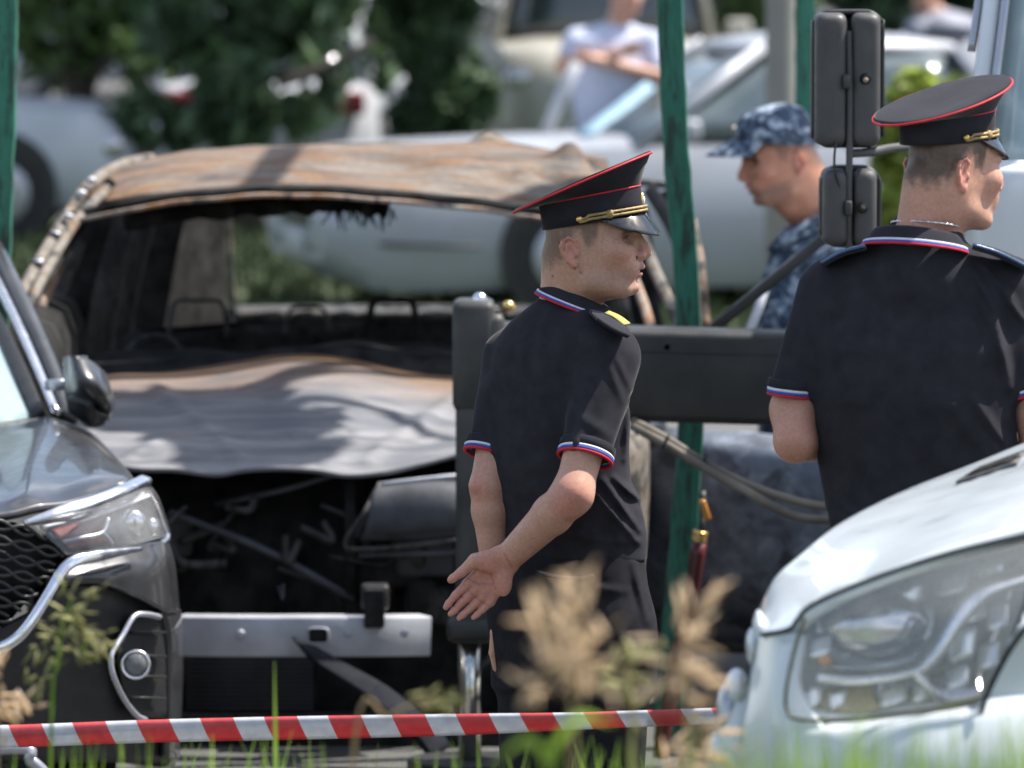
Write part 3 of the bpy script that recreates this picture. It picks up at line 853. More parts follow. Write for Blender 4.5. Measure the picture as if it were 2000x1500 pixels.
# windscreen header: dark groove and rusty lip
lip = A((150, 430, 20.60), (240, 412, 20.56), (340, 396, 20.55), (450, 386, 20.54), (560, 382, 20.54), (700, 388, 20.54), (850, 400, 20.55), (1000, 418, 20.57), (1120, 432, 20.6), (1215, 430, 20.7))
lq = cr(lip, 90); lq[:, 2] += .002 * wv2(lq)
mesh('windscreen_lip', sweep(lq, rrect(.05, .013, .004, 2), upv=(0, 0, 1)), M['burnt_rust'], bc)
mesh('header_rail', sweep(lq + V3(0, .12, .013), rrect(.16, .026, .008, 2), upv=(0, 0, 1)), M['char'], bc)
hr = cr(A((250, 428, 21.2), (450, 402, 21.2), (600, 396, 21.2), (700, 396, 21.2), (760, 402, 21.2)), 30)
mesh('charred_headlining', sweep(hr, rrect(.5, .05, .02, 2), 1 + .25 * RNG.standard_normal(30).clip(-1, 1), upv=(0, 0, 1)), M['char'], bc)
mbx = MB()
for i in range(26):
    x = RNG.uniform(650, 770); y = 404 + RNG.uniform(0, 8)
    a = at(x, y, 21.0); mbx.add(tube([a, a + V3(RNG.normal(0, .02), 0, -RNG.uniform(.02, .07))], [.005, .002], 5, 3))
mesh('burnt_shreds', mbx.vf, M['char'], bc, kind='stuff')
# pillars
def pillar(pts, w, d, mat, name='pillar', upv=(0, -1, 0)):
    q = cr(A(*pts), 30); q = q + .004 * np.stack([wv(q), wv2(q), wv(q + 3)], 1)
    return mesh(name, sweep(q, rrect(w, d, min(w, d) * .3, 2), upv=upv), M[mat], bc)
p1 = pillar([(290, 312, 21.6), (226, 326, 21.25), (172, 362, 20.95), (126, 428, 20.65), (76, 512, 20.4), (26, 600, 20.15), (-60, 730, 19.9)], .036, .05, 'burnt_pale', 'windscreen_pillar')
p2 = pillar([(205, 372, 20.9), (150, 430, 20.62), (96, 520, 20.34), (50, 605, 20.1), (-20, 720, 19.9)], .030, .05, 'burnt_pale', 'windscreen_pillar')
pillar([(206, 356, 21.05), (146, 424, 20.78), (90, 512, 20.5), (38, 602, 20.25), (-40, 730, 20.0)], .08, .02, 'char', 'pillar_cavity')
mbh = MB()
for (x, y, Y) in ((178, 352, 20.86), (160, 376, 20.76), (132, 424, 20.58), (108, 456, 20.5), (76, 512, 20.34)):
    mbh.add(blob(at(x, y, Y), (.016, .014, .010), (8, 6), nz=.25))
mesh('melted_bead', mbh.vf, M['alu'], bc, kind='stuff')
pillar([(118, 480, 20.8), (84, 560, 20.6), (52, 640, 20.4), (10, 740, 20.2)], .055, .05, 'burnt_rust', 'door_frame')
pillar([(150, 470, 21.0), (112, 570, 20.9), (80, 660, 20.7), (60, 740, 20.6)], .045, .05, 'burnt_dark', 'door_frame')
for pts, w, m in (([(190, 415, 22.0), (150, 560, 22.0), (128, 720, 22.0)], .10, 'char'), ([(232, 412, 22.3), (200, 560, 22.3), (175, 720, 22.3)], .12, 'burnt_dark'),
                  ([(282, 405, 22.5), (248, 560, 22.5), (222, 720, 22.5)], .085, 'burnt_dark'), ([(326, 405, 22.9), (300, 560, 22.9), (265, 720, 22.9)], .13, 'char'),
                  ([(298, 420, 22.6), (270, 540, 22.6), (245, 660, 22.6)], .03, 'burnt_dark')):
    pillar(pts, w, .06, m, 'side_pillar')
mesh('quarter_panel', shell(crumple(gridsurf([A((318, 405, 23.6), (380, 402, 23.8), (446, 404, 24.0)), A((300, 560, 23.6), (375, 560, 23.8), (446, 560, 24.0)), A((285, 720, 23.6), (370, 720, 23.8), (446, 720, 24.0))], 20, 20), .008, .004), .02), M['char'], bc)
pillar([(448, 414, 24.1), (452, 500, 24.1), (458, 600, 24.1), (455, 650, 24.1)], .016, .03, 'burnt_pale', 'rear_window_frame')
pillar([(440, 600, 24.1), (600, 597, 24.1), (800, 600, 24.1), (1000, 598, 24.1), (1180, 604, 24.1)], .05, .012, 'burnt_dark', 'rear_window_frame', (0, 0, 1))
pillar([(1150, 400, 23.9), (1170, 480, 24), (1195, 560, 24), (1215, 640, 24)], .11, .05, 'burnt_dark', 'rear_pillar')
mesh('tailgate', shell(crumple(gridsurf([A((440, 603, 24.15), (820, 603, 24.2), (1190, 606, 24.15)), A((430, 740, 24.15), (820, 740, 24.25), (1200, 740, 24.15)), A((420, 980, 24.1), (820, 980, 24.2), (1200, 980, 24.1))], 20, 40), .006, .003), .03), M['char'], bc)
mesh('shelf_remains', sweep(cr(A((460, 612, 23.7), (620, 610, 23.7), (800, 613, 23.7), (1040, 612, 23.7)), 40), rrect(.25, .03, .01, 2), 1 + .2 * RNG.standard_normal(40).clip(-1, 1), upv=(0, 0, 1)), M['burnt_dark'], bc)
# charred seats
def seat(x0, x1, y0, Y, name='seat_back'):
    a, b = at(x0, y0, Y), at(x1, y0, Y)
    vf = box((a + b) / 2 - V3(0, 0, .28), (b[0] - a[0], .12, .56), .05)
    v = np.asarray(vf[0]); vf = (v + .01 * RNG.standard_normal(v.shape), vf[1])
    return mesh(name, vf, M['char'], bc)
for x0, x1, y0, Y in ((250, 500, 640, 22.0), (690, 940, 632, 22.0), (455, 610, 640, 23.2), (620, 800, 638, 23.2), (820, 1060, 636, 23.2)): seat(x0, x1, y0, Y)
def hoop(x0, x1, y0, y1, Y, r=.007, m='burnt_dark'):
    mesh('headrest_frame', tube(A((x0 - 4, y1, Y), (x0, (y0 + y1) / 2, Y), (x0 + 10, y0 + 3, Y), ((x0 + x1) / 2, y0, Y), (x1 - 10, y0 + 3, Y), (x1, (y0 + y1) / 2, Y), (x1 + 4, y1, Y)), r, 7, 30), M[m], bc)
hoop(333, 440, 587, 660, 21.9); hoop(722, 812, 586, 660, 21.9, .012, 'char'); hoop(560, 640, 600, 650, 23.1); hoop(890, 990, 600, 650, 23.0, .008, 'char')
mesh('steering_wheel', tube(A((236, 730, 20.9), (246, 690, 20.95), (275, 662, 21.0), (312, 655, 21.0), (345, 672, 21), (362, 712, 20.95)), .009, 8, 30), M['burnt_dark'], bc)
mesh('dashboard', shell(crumple(gridsurf([A((90, 690, 20.9), (300, 690, 20.95), (600, 680, 21.0), (900, 685, 20.95), (1240, 690, 20.9)), A((70, 715, 20.6), (300, 712, 20.6), (600, 690, 20.6), (900, 710, 20.6), (1260, 720, 20.6)), A((60, 830, 20.5), (300, 800, 20.5), (600, 780, 20.5), (900, 800, 20.5), (1270, 830, 20.5))], 30, 60), .012, .006), .03), M['char'], bc)
mesh('cabin_floor', box(W_(690, 22.2, .33), (1.6, 3.4, .06)), M['char'], bc)
# right hand side of the cabin (towards the truck)
for pts, w, m, nm in (([(1222, 395, 20.95), (1262, 480, 20.7), (1300, 570, 20.4), (1335, 660, 20.2)], .035, 'burnt_pale', 'windscreen_pillar'),
                      ([(1192, 402, 20.9), (1226, 500, 20.65), (1258, 590, 20.4), (1280, 680, 20.2)], .030, 'burnt_rust', 'windscreen_pillar'),
                      ([(1270, 372, 21.4), (1310, 440, 21.3), (1345, 530, 21.1), (1372, 650, 20.9)], .045, 'burnt_dark', 'door_frame'),
                      ([(1180, 420, 22.0), (1200, 520, 22), (1228, 660, 22)], .05, 'burnt_pale', 'side_pillar'),
                      ([(1236, 410, 22.3), (1252, 520, 22.3), (1270, 660, 22.3)], .10, 'char', 'side_pillar'),
                      ([(1300, 380, 21.6), (1330, 480, 21.5), (1352, 640, 21.4)], .05, 'char', 'side_pillar'),
                      ([(1225, 356, 21.5), (1270, 356, 21.6), (1308, 362, 21.6)], .02, 'burnt_dark', 'roof_gutter')):
    pillar(pts, w, .05, m, nm)
pillar([(1352, 430, 20.6), (1368, 520, 20.5), (1378, 640, 20.4)], .03, .04, 'burnt_rust', 'door_frame')
# bonnet
hood_rows = [
    A((140, 742, 20.5), (240, 730, 20.5), (330, 726, 20.52), (430, 712, 20.55), (520, 696, 20.57), (600, 690, 20.58), (690, 698, 20.57), (790, 722, 20.55), (900, 738, 20.52), (1040, 745, 20.5), (1240, 768, 20.4)),
    A((130, 775, 20.25), (240, 765, 20.25), (340, 762, 20.25), (440, 756, 20.25), (530, 738, 20.27), (620, 730, 20.27), (710, 742, 20.27), (800, 762, 20.25), (900, 778, 20.25), (1040, 785, 20.22), (1246, 795, 20.15)),
    A((125, 820, 19.95), (240, 812, 19.95), (350, 808, 19.97), (450, 806, 19.97), (560, 806, 19.95), (640, 800, 19.95), (720, 808, 19.95), (800, 822, 19.95), (900, 832, 19.95), (1040, 825, 19.92), (1250, 822, 19.85)),
    A((130, 862, 19.66), (240, 866, 19.62), (350, 862, 19.62), (430, 870, 19.6), (520, 866, 19.62), (610, 866, 19.62), (690, 872, 19.6), (790, 872, 19.62), (900, 858, 19.64), (1040, 846, 19.64), (1250, 836, 19.68)),
    A((150, 886, 19.52), (250, 912, 19.44), (340, 915, 19.42), (418, 923, 19.41), (480, 915, 19.42), (560, 912, 19.42), (620, 915, 19.42), (682, 924, 19.41), (770, 914, 19.42), (890, 886, 19.46), (1040, 856, 19.5), (1245, 842, 19.6)),
    ]
hood_rows = [cr(r, 12) for r in hood_rows]
g = gridsurf(hood_rows, 110, 180)
g = crumple(g, .0018, .0018, Waves(12, 6.0, 10))
# pressed creases
for (x0, y0, Y0, x1, y1, Y1, a, wd) in ((300, 752, 20.3, 470, 905, 19.5, .014, .03), (900, 770, 20.3, 720, 905, 19.5, .014, .03), (200, 842, 19.8, 420, 848, 19.75, -.012, .025), (430, 846, 19.75, 560, 852, 19.72, -.022, .014), (560, 852, 19.72, 680, 842, 19.75, -.020, .016), (680, 842, 19.75, 900, 848, 19.72, -.015, .02), (440, 868, 19.62, 640, 872, 19.6, .012, .018), (460, 760, 20.25, 620, 800, 19.95, -.010, .03), (640, 800, 19.95, 900, 800, 20.0, .012, .03), (250, 890, 19.5, 340, 850, 19.7, .010, .02), (740, 880, 19.58, 860, 850, 19.7, .012, .018)):
    p0, p1 = at(x0, y0, Y0), at(x1, y1, Y1); dd = p1 - p0
    a *= .85
    t = np.clip(((g - p0) @ dd) / (dd @ dd), 0, 1); d = np.linalg.norm(g - p0 - t[..., None] * dd, axis=2)
    g[..., 2] += a * np.exp(-(d / wd) ** 2)
mesh('bonnet', shell(g, .012, (0, -.3, 1)), M['burnt_hood'], bc)
# fender towards the truck, flank and open door
mesh('front_wing', shell(crumple(gridsurf([A((1236, 768, 20.45), (1240, 800, 20.1), (1240, 838, 19.64), (1180, 868, 19.46), (1100, 900, 19.38)), A((1256, 800, 20.5), (1260, 835, 20.1), (1258, 880, 19.66), (1200, 930, 19.46), (1100, 960, 19.38)), A((1262, 900, 20.5), (1264, 960, 20.1), (1258, 1010, 19.68), (1200, 1060, 19.5), (1100, 1080, 19.42)), A((1262, 1010, 20.5), (1258, 1090, 20.1), (1250, 1180, 19.7), (1200, 1220, 19.5), (1100, 1230, 19.42))], 30, 40), .004, .002), .015, (.6, -1, 0)), M['burnt_pale'], bc)
mesh('flank', shell(crumple(gridsurf([A((1256, 800, 20.5), (1290, 770, 22), (1270, 740, 24)), A((1270, 1000, 20.5), (1305, 950, 22), (1280, 880, 24)), A((1262, 1220, 20.5), (1296, 1160, 22), (1270, 1080, 24))], 20, 30), .006, .003), .02, (1, -.2, 0)), M['burnt_door'], bc)
dg = gridsurf([A((1268, 832, 20.5), (1360, 838, 20.35), (1470, 845, 20.2), (1580, 850, 20.1), (1700, 856, 20.0)),
               A((1264, 872, 20.40), (1360, 878, 20.22), (1470, 884, 20.07), (1580, 890, 19.97), (1700, 896, 19.87)),
               A((1262, 1000, 20.36), (1360, 1005, 20.18), (1470, 1010, 20.03), (1580, 1015, 19.93), (1700, 1020, 19.83)),
               A((1262, 1150, 20.38), (1360, 1155, 20.2), (1470, 1160, 20.05), (1580, 1165, 19.95), (1700, 1170, 19.85)),
               A((1270, 1250, 20.46), (1370, 1262, 20.3), (1470, 1266, 20.15), (1580, 1266, 20.05), (1690, 1262, 19.95))], 40, 60)
door = mesh('door', shell(crumple(dg, .006, .004), .07, (0, -1, .1)), M['burnt_door'], bc, label='scorched blue-grey door standing open beside the green post')
mesh('door_edge', tube(A((1275, 1252, 20.42), (1370, 1262, 20.26), (1470, 1266, 20.1), (1580, 1266, 20.0), (1690, 1262, 19.9)), .016, 8, 20), M['burnt_dark'], door)
# nose: beam, radiator, lamp shell, brackets
bm = A((352, 1240, 19.22), (470, 1241, 19.15), (590, 1241, 19.13), (720, 1241, 19.15), (828, 1240, 19.22))
hb = 78 / sc(19.15)
beam_ = mesh('bumper_beam', sweep(cr(bm, 24), rrect(.09, hb, .006, 2), upv=(0, 0, 1)), M['alu'], bc, sharp=40)
mesh('slot', sweep(A((604, 1242, 19.085), (620, 1242, 19.085), (638, 1242, 19.085)), rrect(.012, .036, .005, 3), upv=(0, 0, 1)), M['char'], beam_)
mesh('slot_rim', tube(A((600, 1242, 19.08), (604, 1229, 19.08), (620, 1227, 19.08), (638, 1229, 19.08), (642, 1242, 19.08), (638, 1255, 19.08), (620, 1257, 19.08), (604, 1255, 19.08)), .003, 6, 32, True), M['alu'], beam_)
for x in (680, 790, 470): mesh('bolt', disc(at(x, 1238, 19.09), (0, -1, 0), .012, .02, 10, .004), M['alu'], beam_, sharp=30)
mesh('bracket', box(at(731, 1188, 19.1), (40 / 705, .05, 75 / 705), .006), M['char'], bc)
mesh('latch_block', box(at(732, 1165, 19.2), (55 / 700, .08, 50 / 700), .01), M['black_plastic'], bc)
mesh('engine_bay_wall', shell(crumple(gridsurf([A((260, 900, 19.9), (600, 915, 19.85), (1230, 880, 19.9)), A((260, 1100, 19.75), (600, 1100, 19.7), (1230, 1100, 19.75)), A((270, 1420, 19.75), (600, 1420, 19.7), (1230, 1420, 19.75))], 24, 50), .01, .008), .03), M['char'], bc)
rad_ = mesh('radiator', box(at(490, 1350, 19.5), (262 / 692, .05, 150 / 692), .004), M['char'], bc)
fin = None
for i in range(15):
    y = 1284 + i * 9
    a, b = at(364, y, 19.42), at(612, y, 19.42)
    if fin is None:
        fin = mesh('fin', bar(a, b, .02, .0045, .001), M['char_grey'], rad_); f0 = y
        fz = at(490, y, 19.42)
    else:
        c = fin.copy(); COL.objects.link(c); c.parent = rad_; c.location = Vector(at(490, y, 19.42) - fz)
lamp = mesh('headlight', shell(crumple(gridsurf([A((746, 944, 19.45), (820, 936, 19.42), (900, 928, 19.42), (1010, 922, 19.5), (1120, 915, 19.62)), A((728, 965, 19.36), (810, 960, 19.33), (900, 955, 19.33), (1010, 952, 19.4), (1130, 945, 19.55)), A((716, 1020, 19.33), (800, 1020, 19.3), (900, 1015, 19.3), (1010, 1010, 19.37), (1140, 1000, 19.55)), A((704, 1056, 19.36), (790, 1052, 19.33), (900, 1046, 19.33), (1010, 1040, 19.4), (1140, 1030, 19.58))], 24, 40), .004, .002), .05), M['char_grey'], bc)
mesh('lamp_edge', sweep(cr(A((742, 946, 19.42), (820, 937, 19.39), (900, 929, 19.39), (1010, 922, 19.47)), 20), rrect(.03, .012, .004, 2), upv=(0, 0, 1)), M['alu'], lamp)
mesh('lamp_edge', tube(A((742, 944, 19.40), (712, 1000, 19.33), (676, 1054, 19.34), (690, 1072, 19.34), (780, 1068, 19.30), (900, 1054, 19.30), (1010, 1046, 19.38)), .007, 7, 40), M['burnt_dark'], lamp)
mesh('lamp_wedge', prism(A((730, 950, 19.42), (724, 1000, 19.4), (700, 1048, 19.38), (690, 1050, 19.38)), (0, .05, 0)), M['char'], lamp, smooth=False)
mesh('hanging_strip', sweep(cr(A((572, 1243, 19.05), (640, 1295, 18.98), (730, 1350, 18.92), (820, 1420, 18.86), (860, 1470, 18.84)), 20), rrect(.042, .012, .004, 2), [.25, .6, .9, 1.2, 1.4, 1.5, 1.6, 1.7, 1.8, 1.9, 2, 2, 2, 2, 2, 2, 2, 2, 2, 2], upv=(0, -.4, 1)), plain('soft black plastic', (.016, .018, .023), .8, spec=.08), bc, label='loose black strip hanging down from the bumper beam')
mesh('bay_rod', tube(A((330, 1000, 19.5), (520, 1075, 19.5), (690, 1170, 19.5)), .012, 7, 8), M['char_grey'], bc)
mesh('bay_rod', tube(A((420, 985, 19.6), (560, 955, 19.55), (690, 915, 19.5)), .009, 7, 8), M['char_grey'], bc)
mesh('bay_post', bar(at(684, 940, 19.5), at(684, 1200, 19.5), .02, .03), M['char'], bc)
mesh('bay_rod', tube(A((700, 1085, 19.35), (800, 1082, 19.33), (900, 1078, 19.33)), .007, 7, 8), M['char_grey'], bc)
rb_ = random.Random(5)
for i in range(16):            # burnt hoses, rods and wires hanging in the engine bay
    x = rb_.uniform(300, 690); y = rb_.uniform(960, 1160); Yb = rb_.uniform(19.45, 19.65)
    x2 = x + rb_.uniform(-140, 140); y2 = y + rb_.uniform(-30, 110)
    mesh('burnt_hose', tube(A((x, y, Yb), ((x + x2) / 2 + rb_.uniform(-40, 40), (y + y2) / 2 + rb_.uniform(0, 50), Yb - .04), (x2, y2, Yb)), rb_.uniform(.004, .013), 6, 12), M[rb_.choice(['char_grey', 'burnt_dark', 'burnt_dark'])], bc)
for i in range(9):
    x = rb_.uniform(300, 860); y = rb_.uniform(980, 1190)
    mesh('engine_remains', box(at(x, y, 19.62), (rb_.uniform(.06, .22), .12, rb_.uniform(.05, .16)), .02, Rm=rotz(rb_.uniform(-.5, .5))), M[rb_.choice(['char_grey', 'burnt_dark', 'char'])], bc)
for i in range(7):
    x = rb_.uniform(840, 1180); y = rb_.uniform(1090, 1380)
    mesh('burnt_hose', tube(A((x, y, 19.4), (x + rb_.uniform(-60, 60), y + 60, 19.36), (x + rb_.uniform(-90, 90), y + 130, 19.4)), rb_.uniform(.005, .012), 6, 10), M['burnt_dark'], bc)
mesh('lower_apron', box(at(720, 1440, 19.4), (1.3, .12, .14), .03), M['char'], bc)
for px, Y in ((250, 19.95), (1180, 19.95), (330, 22.9), (1180, 22.9)):
    s = 1 if px > 700 else -1
    c = V3((px - 1000) / sc(Y), Y, .25)
    w_ = mesh('bare_wheel', disc(c, (s, 0, 0), .25, .2, 28), M['burnt_rust'], bc, sharp=40)
    mesh('hub', disc(c + V3(s * .01, 0, 0), (s, 0, 0), .09, .03, 16, .02), M['alu'], w_, sharp=40)

# ------------------------------------------------------------------ dark grey SUV on the left
YAW = rad(8)
sv = empty('parked_suv', at(-350, 1669, 17.6) * [1, 1, 0], 'dark grey SUV with chrome-edged grille, front corner at the left edge', 'car')
nS = V3(math.cos(YAW), -math.sin(YAW), 0) if False else V3(math.cos(YAW), math.sin(YAW), 0)
CS = at(-350, 1200, 17.0)
def mirr(vf):
    v, f = vf
    v = np.asarray(v, float); w = v - 2 * ((v - CS) @ nS)[:, None] * nS
    f = f.tolist() if isinstance(f, np.ndarray) else f
    return w, [q[::-1] for q in f]
def both(name, vf, m, parent, **k):
    a = mesh(name, vf, m, parent, **k); mesh(name, mirr(vf), m, parent, **k); return a
def snap(g):
    """carry the inner edge of a panel to the middle of the car"""
    g = g.copy(); nv = g.shape[1]
    d = (g[:, 0] - CS) @ nS
    w = np.clip(1 - np.arange(nv) / (nv * .7), 0, 1) ** 1.5
    return g - (d[:, None] * w[None, :])[..., None] * nS
def joined(name, vf, m, parent, **k):
    return mesh(name, MB().add(vf).add(mirr(vf)).vf, m, parent, **k)
# bonnet
bon = gridsurf([A((-352, 1010, 16.98), (-150, 1010, 16.99), (0, 1003, 17.05), (110, 985, 17.14), (180, 966, 17.24), (228, 944, 17.36)),
                A((-352, 985, 17.10), (-150, 984, 17.12), (0, 975, 17.2), (110, 952, 17.3), (190, 928, 17.4), (246, 926, 17.5)),
                A((-356, 935, 17.55), (-150, 930, 17.6), (0, 918, 17.65), (100, 900, 17.75), (180, 884, 17.85), (228, 898, 17.95)),
                A((-360, 880, 18.1), (-150, 872, 18.15), (0, 862, 18.2), (70, 850, 18.25), (130, 838, 18.3), (190, 858, 18.4)),
                A((-362, 850, 18.4), (-150, 843, 18.42), (0, 832, 18.48), (60, 822, 18.52), (100, 816, 18.56), (165, 836, 18.62))], 50, 60)
# raised shoulder crease
p0, p1 = at(90, 845, 18.3), at(50, 985, 17.15); dd = p1 - p0
t = np.clip(((bon - p0) @ dd) / (dd @ dd), 0, 1); d = np.linalg.norm(bon - p0 - t[..., None] * dd, axis=2)
bon[..., 2] += .018 * np.exp(-(d / .05) ** 2)
joined('bonnet', shell(snap(bon), .02, (0, -.3, 1)), M['suv_paint'], sv)
# wing behind lamp
wing = gridsurf([A((228, 944, 17.36), (246, 926, 17.5), (228, 898, 17.95), (190, 858, 18.4), (165, 836, 18.62), (120, 812, 18.8)),
                 A((262, 940, 17.42), (262, 936, 17.6), (244, 914, 18.0), (208, 876, 18.45), (180, 850, 18.7), (130, 815, 18.95)),
                 A((300, 985, 17.52), (292, 1000, 17.7), (264, 980, 18.1), (226, 940, 18.5), (190, 900, 18.8), (120, 840, 19.2)),
                 A((340, 1120, 17.62), (326, 1140, 17.8), (290, 1120, 18.2), (246, 1080, 18.6), (205, 1040, 18.95), (130, 980, 19.4)),
                 A((352, 1300, 17.66), (338, 1320, 17.84), (300, 1330, 18.2), (256, 1320, 18.6), (210, 1300, 18.95), (130, 1250, 19.4)),
                 A((350, 1480, 17.66), (334, 1500, 17.84), (300, 1500, 18.2), (256, 1490, 18.6), (210, 1480, 18.95), (130, 1440, 19.4))], 60, 50)
both('front_wing', shell(wing, .02, (1, 0, .3)), M['suv_paint'], sv)
# bumper skin
bump_ = gridsurf([A((150, 1082, 17.10), (200, 1075, 17.16), (260, 1066, 17.24), (305, 1058, 17.36), (330, 1056, 17.55)),
                  A((110, 1130, 17.02), (190, 1120, 17.08), (262, 1110, 17.18), (318, 1105, 17.32), (343, 1105, 17.56)),
                  A((90, 1150, 17.05), (190, 1140, 17.08), (270, 1166, 17.18), (328, 1195, 17.32), (352, 1200, 17.58))], 30, 40)
both('bumper', shell(bump_, .02, (.2, -1, 0)), M['suv_paint'], sv)
cor = gridsurf([A((318, 1180, 17.30), (338, 1185, 17.42), (354, 1190, 17.6)), A((333, 1240, 17.34), (346, 1245, 17.45), (357, 1250, 17.62)),
                A((334, 1340, 17.36), (347, 1340, 17.47), (357, 1340, 17.63)), A((330, 1480, 17.38), (343, 1480, 17.47), (352, 1480, 17.62))], 24, 10)
both('bumper_corner', shell(cor, .02, (.4, -1, 0)), M['suv_paint'], sv)
# black lower mask with fog lamp niche
mask = gridsurf([A((-350, 1270, 17.02), (-100, 1262, 17.02), (60, 1200, 17.06), (150, 1142, 17.12), (230, 1150, 17.2), (300, 1185, 17.33), (330, 1215, 17.40)),
                 A((-350, 1330, 17.04), (-100, 1325, 17.04), (60, 1280, 17.08), (150, 1260, 17.14), (230, 1262, 17.22), (300, 1270, 17.35), (336, 1280, 17.43)),
                 A((-350, 1490, 17.10), (-100, 1490, 17.10), (60, 1490, 17.14), (150, 1490, 17.2), (230, 1490, 17.27), (300, 1490, 17.38), (334, 1490, 17.44))], 30, 50)
joined('lower_mask', shell(snap(mask), .02, (0, -1, 0)), M['black_plastic'], sv)
niche = both('fog_lamp_surround', shell(gridsurf([A((262, 1205, 17.22), (295, 1205, 17.28), (325, 1215, 17.34)), A((232, 1275, 17.17), (280, 1280, 17.24), (330, 1290, 17.36)), A((258, 1400, 17.23), (295, 1402, 17.29), (328, 1404, 17.37))], 16, 16), .01, (0, -1, 0)), M['black_plastic'], sv)
for y in (1233, 1280, 1320, 1362): both('rib', bar(at(258, y, 17.19), at(320, y + 2, 17.30), .02, .006), M['black_plastic'], sv)
both('fog_lamp_trim', sweep(cr(A((311, 1205, 17.26), (285, 1200, 17.2), (262, 1204, 17.16), (240, 1240, 17.12), (219, 1275, 17.08), (217, 1300, 17.07), (225, 1330, 17.08), (245, 1370, 17.13), (268, 1398, 17.17), (284, 1406, 17.2)), 40), rrect(.014, .017, .005, 2), upv=(0, -1, 0)), M['satin'], sv)
fl = both('fog_lamp', disc(at(265, 1298, 17.16), (.1, -1, .05), .033, .04, 28, .016), M['lamp_dark'], sv)
both('fog_lamp_lens', disc(at(265, 1298, 17.152), (.1, -1, .05), .030, .004, 28, .022), M['milky'], sv)
both('fog_lamp_ring', ringtorus(at(265, 1298, 17.15), (.1, -1, .05), .034, .0045), M['chrome'], sv)
# grille
gr = joined('grille_back', shell(snap(gridsurf([A((-350, 1020, 17.08), (-100, 1020, 17.1), (30, 1020, 17.16)), A((-350, 1120, 17.06), (-50, 1115, 17.1), (110, 1090, 17.2)), A((-350, 1270, 17.08), (-150, 1268, 17.1), (10, 1225, 17.16))], 10, 12)), .02, (0, -1, 0)), M['char'], sv)
bars = []
def clipx(y):   # edge of the grille opening
    return np.interp(y, [1014, 1022, 1086, 1100, 1180, 1235, 1275], [40, 52, 130, 122, 62, 0, -120])
n_b = 0
proto_bar = None
for k in range(-2, 10):                # wavy bars across, pinched to make a diamond mesh
    for sgn in (1, -1):
        pts = []
        for x in np.linspace(-350, 130, 60):
            y = 1000 + k * 30 + (x - 20) * .42 * .55 + sgn * 9 * math.cos(x / 46 * math.pi + k * math.pi)
            if 1016 < y < 1268 and x < clipx(y) - 2: pts.append(at(x, y, 16.99 + .10 * max(0, (x + 60) / 180) ** 1.5))
        if len(pts) > 4:
            b_ = sweep(np.array(pts), rrect(.012, .0085, .002, 1), upv=(0, 0, 1))
            both('mesh_bar', b_, M['black_plastic'] if k % 2 else M['black_metal'], gr)
both('grille_frame', sweep(cr(A((275, 1072, 17.18), (230, 1079, 17.11), (180, 1088, 17.04), (145, 1096, 17.0), (120, 1118, 16.98), (95, 1160, 16.96), (62, 1212, 16.94), (30, 1248, 16.93), (-15, 1270, 16.92), (-100, 1282, 16.92), (-350, 1288, 16.92)), 70), rrect(.03, .034, .009, 3), np.concatenate([np.linspace(.35, .9, 12), np.full(58, 1.0)]), upv=(0, -1, 0)), M['chrome'], sv)
both('chrome_brow', sweep(cr(A((48, 1022, 17.02), (110, 1006, 17.06), (180, 986, 17.14), (240, 964, 17.25), (282, 945, 17.4)), 40), rrect(.036, .042, .01, 3), np.concatenate([np.linspace(.3, 1.0, 14), np.full(26, 1.0)]), upv=(0, -1, .8)), M['chrome'], sv)
# headlight
hl = both('headlight', shell(gridsurf([A((78, 1026, 17.16), (150, 1008, 17.2), (220, 985, 17.28), (290, 955, 17.45)), A((100, 1052, 17.14), (170, 1042, 17.18), (240, 1025, 17.26), (312, 1005, 17.5)), A((132, 1080, 17.16), (190, 1072, 17.2), (260, 1062, 17.28), (324, 1050, 17.52))], 14, 30), .02, (0, -1, 0)), M['lamp_dark'], sv)
both('lamp_filling', shell(gridsurf([A((98, 1034, 17.13), (150, 1021, 17.16), (206, 1004, 17.2)), A((118, 1054, 17.12), (160, 1044, 17.15), (200, 1030, 17.19)), A((140, 1076, 17.13), (170, 1070, 17.16), (222, 1062, 17.22)) ], 8, 16), .008, (0, -1, 0)), M['foam_red'], sv)
both('light_guide', tube(A((84, 1030, 17.10), (140, 1018, 17.13), (210, 998, 17.19), (290, 968, 17.38)), .005, 8, 20), M['white_cloth'], sv)
both('light_guide', tube(A((122, 1058, 17.10), (160, 1050, 17.12), (200, 1040, 17.16), (212, 1012, 17.19)), .005, 8, 24), M['satin'], sv)
both('light_guide', tube(A((200, 1040, 17.16), (210, 1050, 17.18), (219, 1062, 17.2)), .005, 8, 10), M['satin'], sv)
both('projector', disc(at(258, 1022, 17.30), (.2, -1, 0), .036, .05, 24, .02), M['reflector'], sv)
both('projector', disc(at(293, 1030, 17.44), (.3, -1, 0), .026, .04, 24, .015), M['reflector'], sv)
lens = gridsurf([A((66, 1024, 17.08), (150, 1002, 17.1), (225, 976, 17.17), (285, 952, 17.3), (302, 960, 17.45)), A((95, 1052, 17.07), (170, 1042, 17.09), (240, 1022, 17.16), (300, 1000, 17.32), (318, 1005, 17.5)), A((130, 1084, 17.08), (190, 1076, 17.1), (260, 1066, 17.18), (312, 1052, 17.34), (328, 1048, 17.52))], 16, 34)
both('headlight_lens', shell(lens, .006, (0, -1, 0)), M['clear'], sv)
both('lamp_rim', tube(A((282, 945, 17.38), (303, 975, 17.46), (318, 1015, 17.52), (326, 1045, 17.55), (315, 1062, 17.46), (280, 1072, 17.3)), .010, 8, 30), M['chrome'], sv)
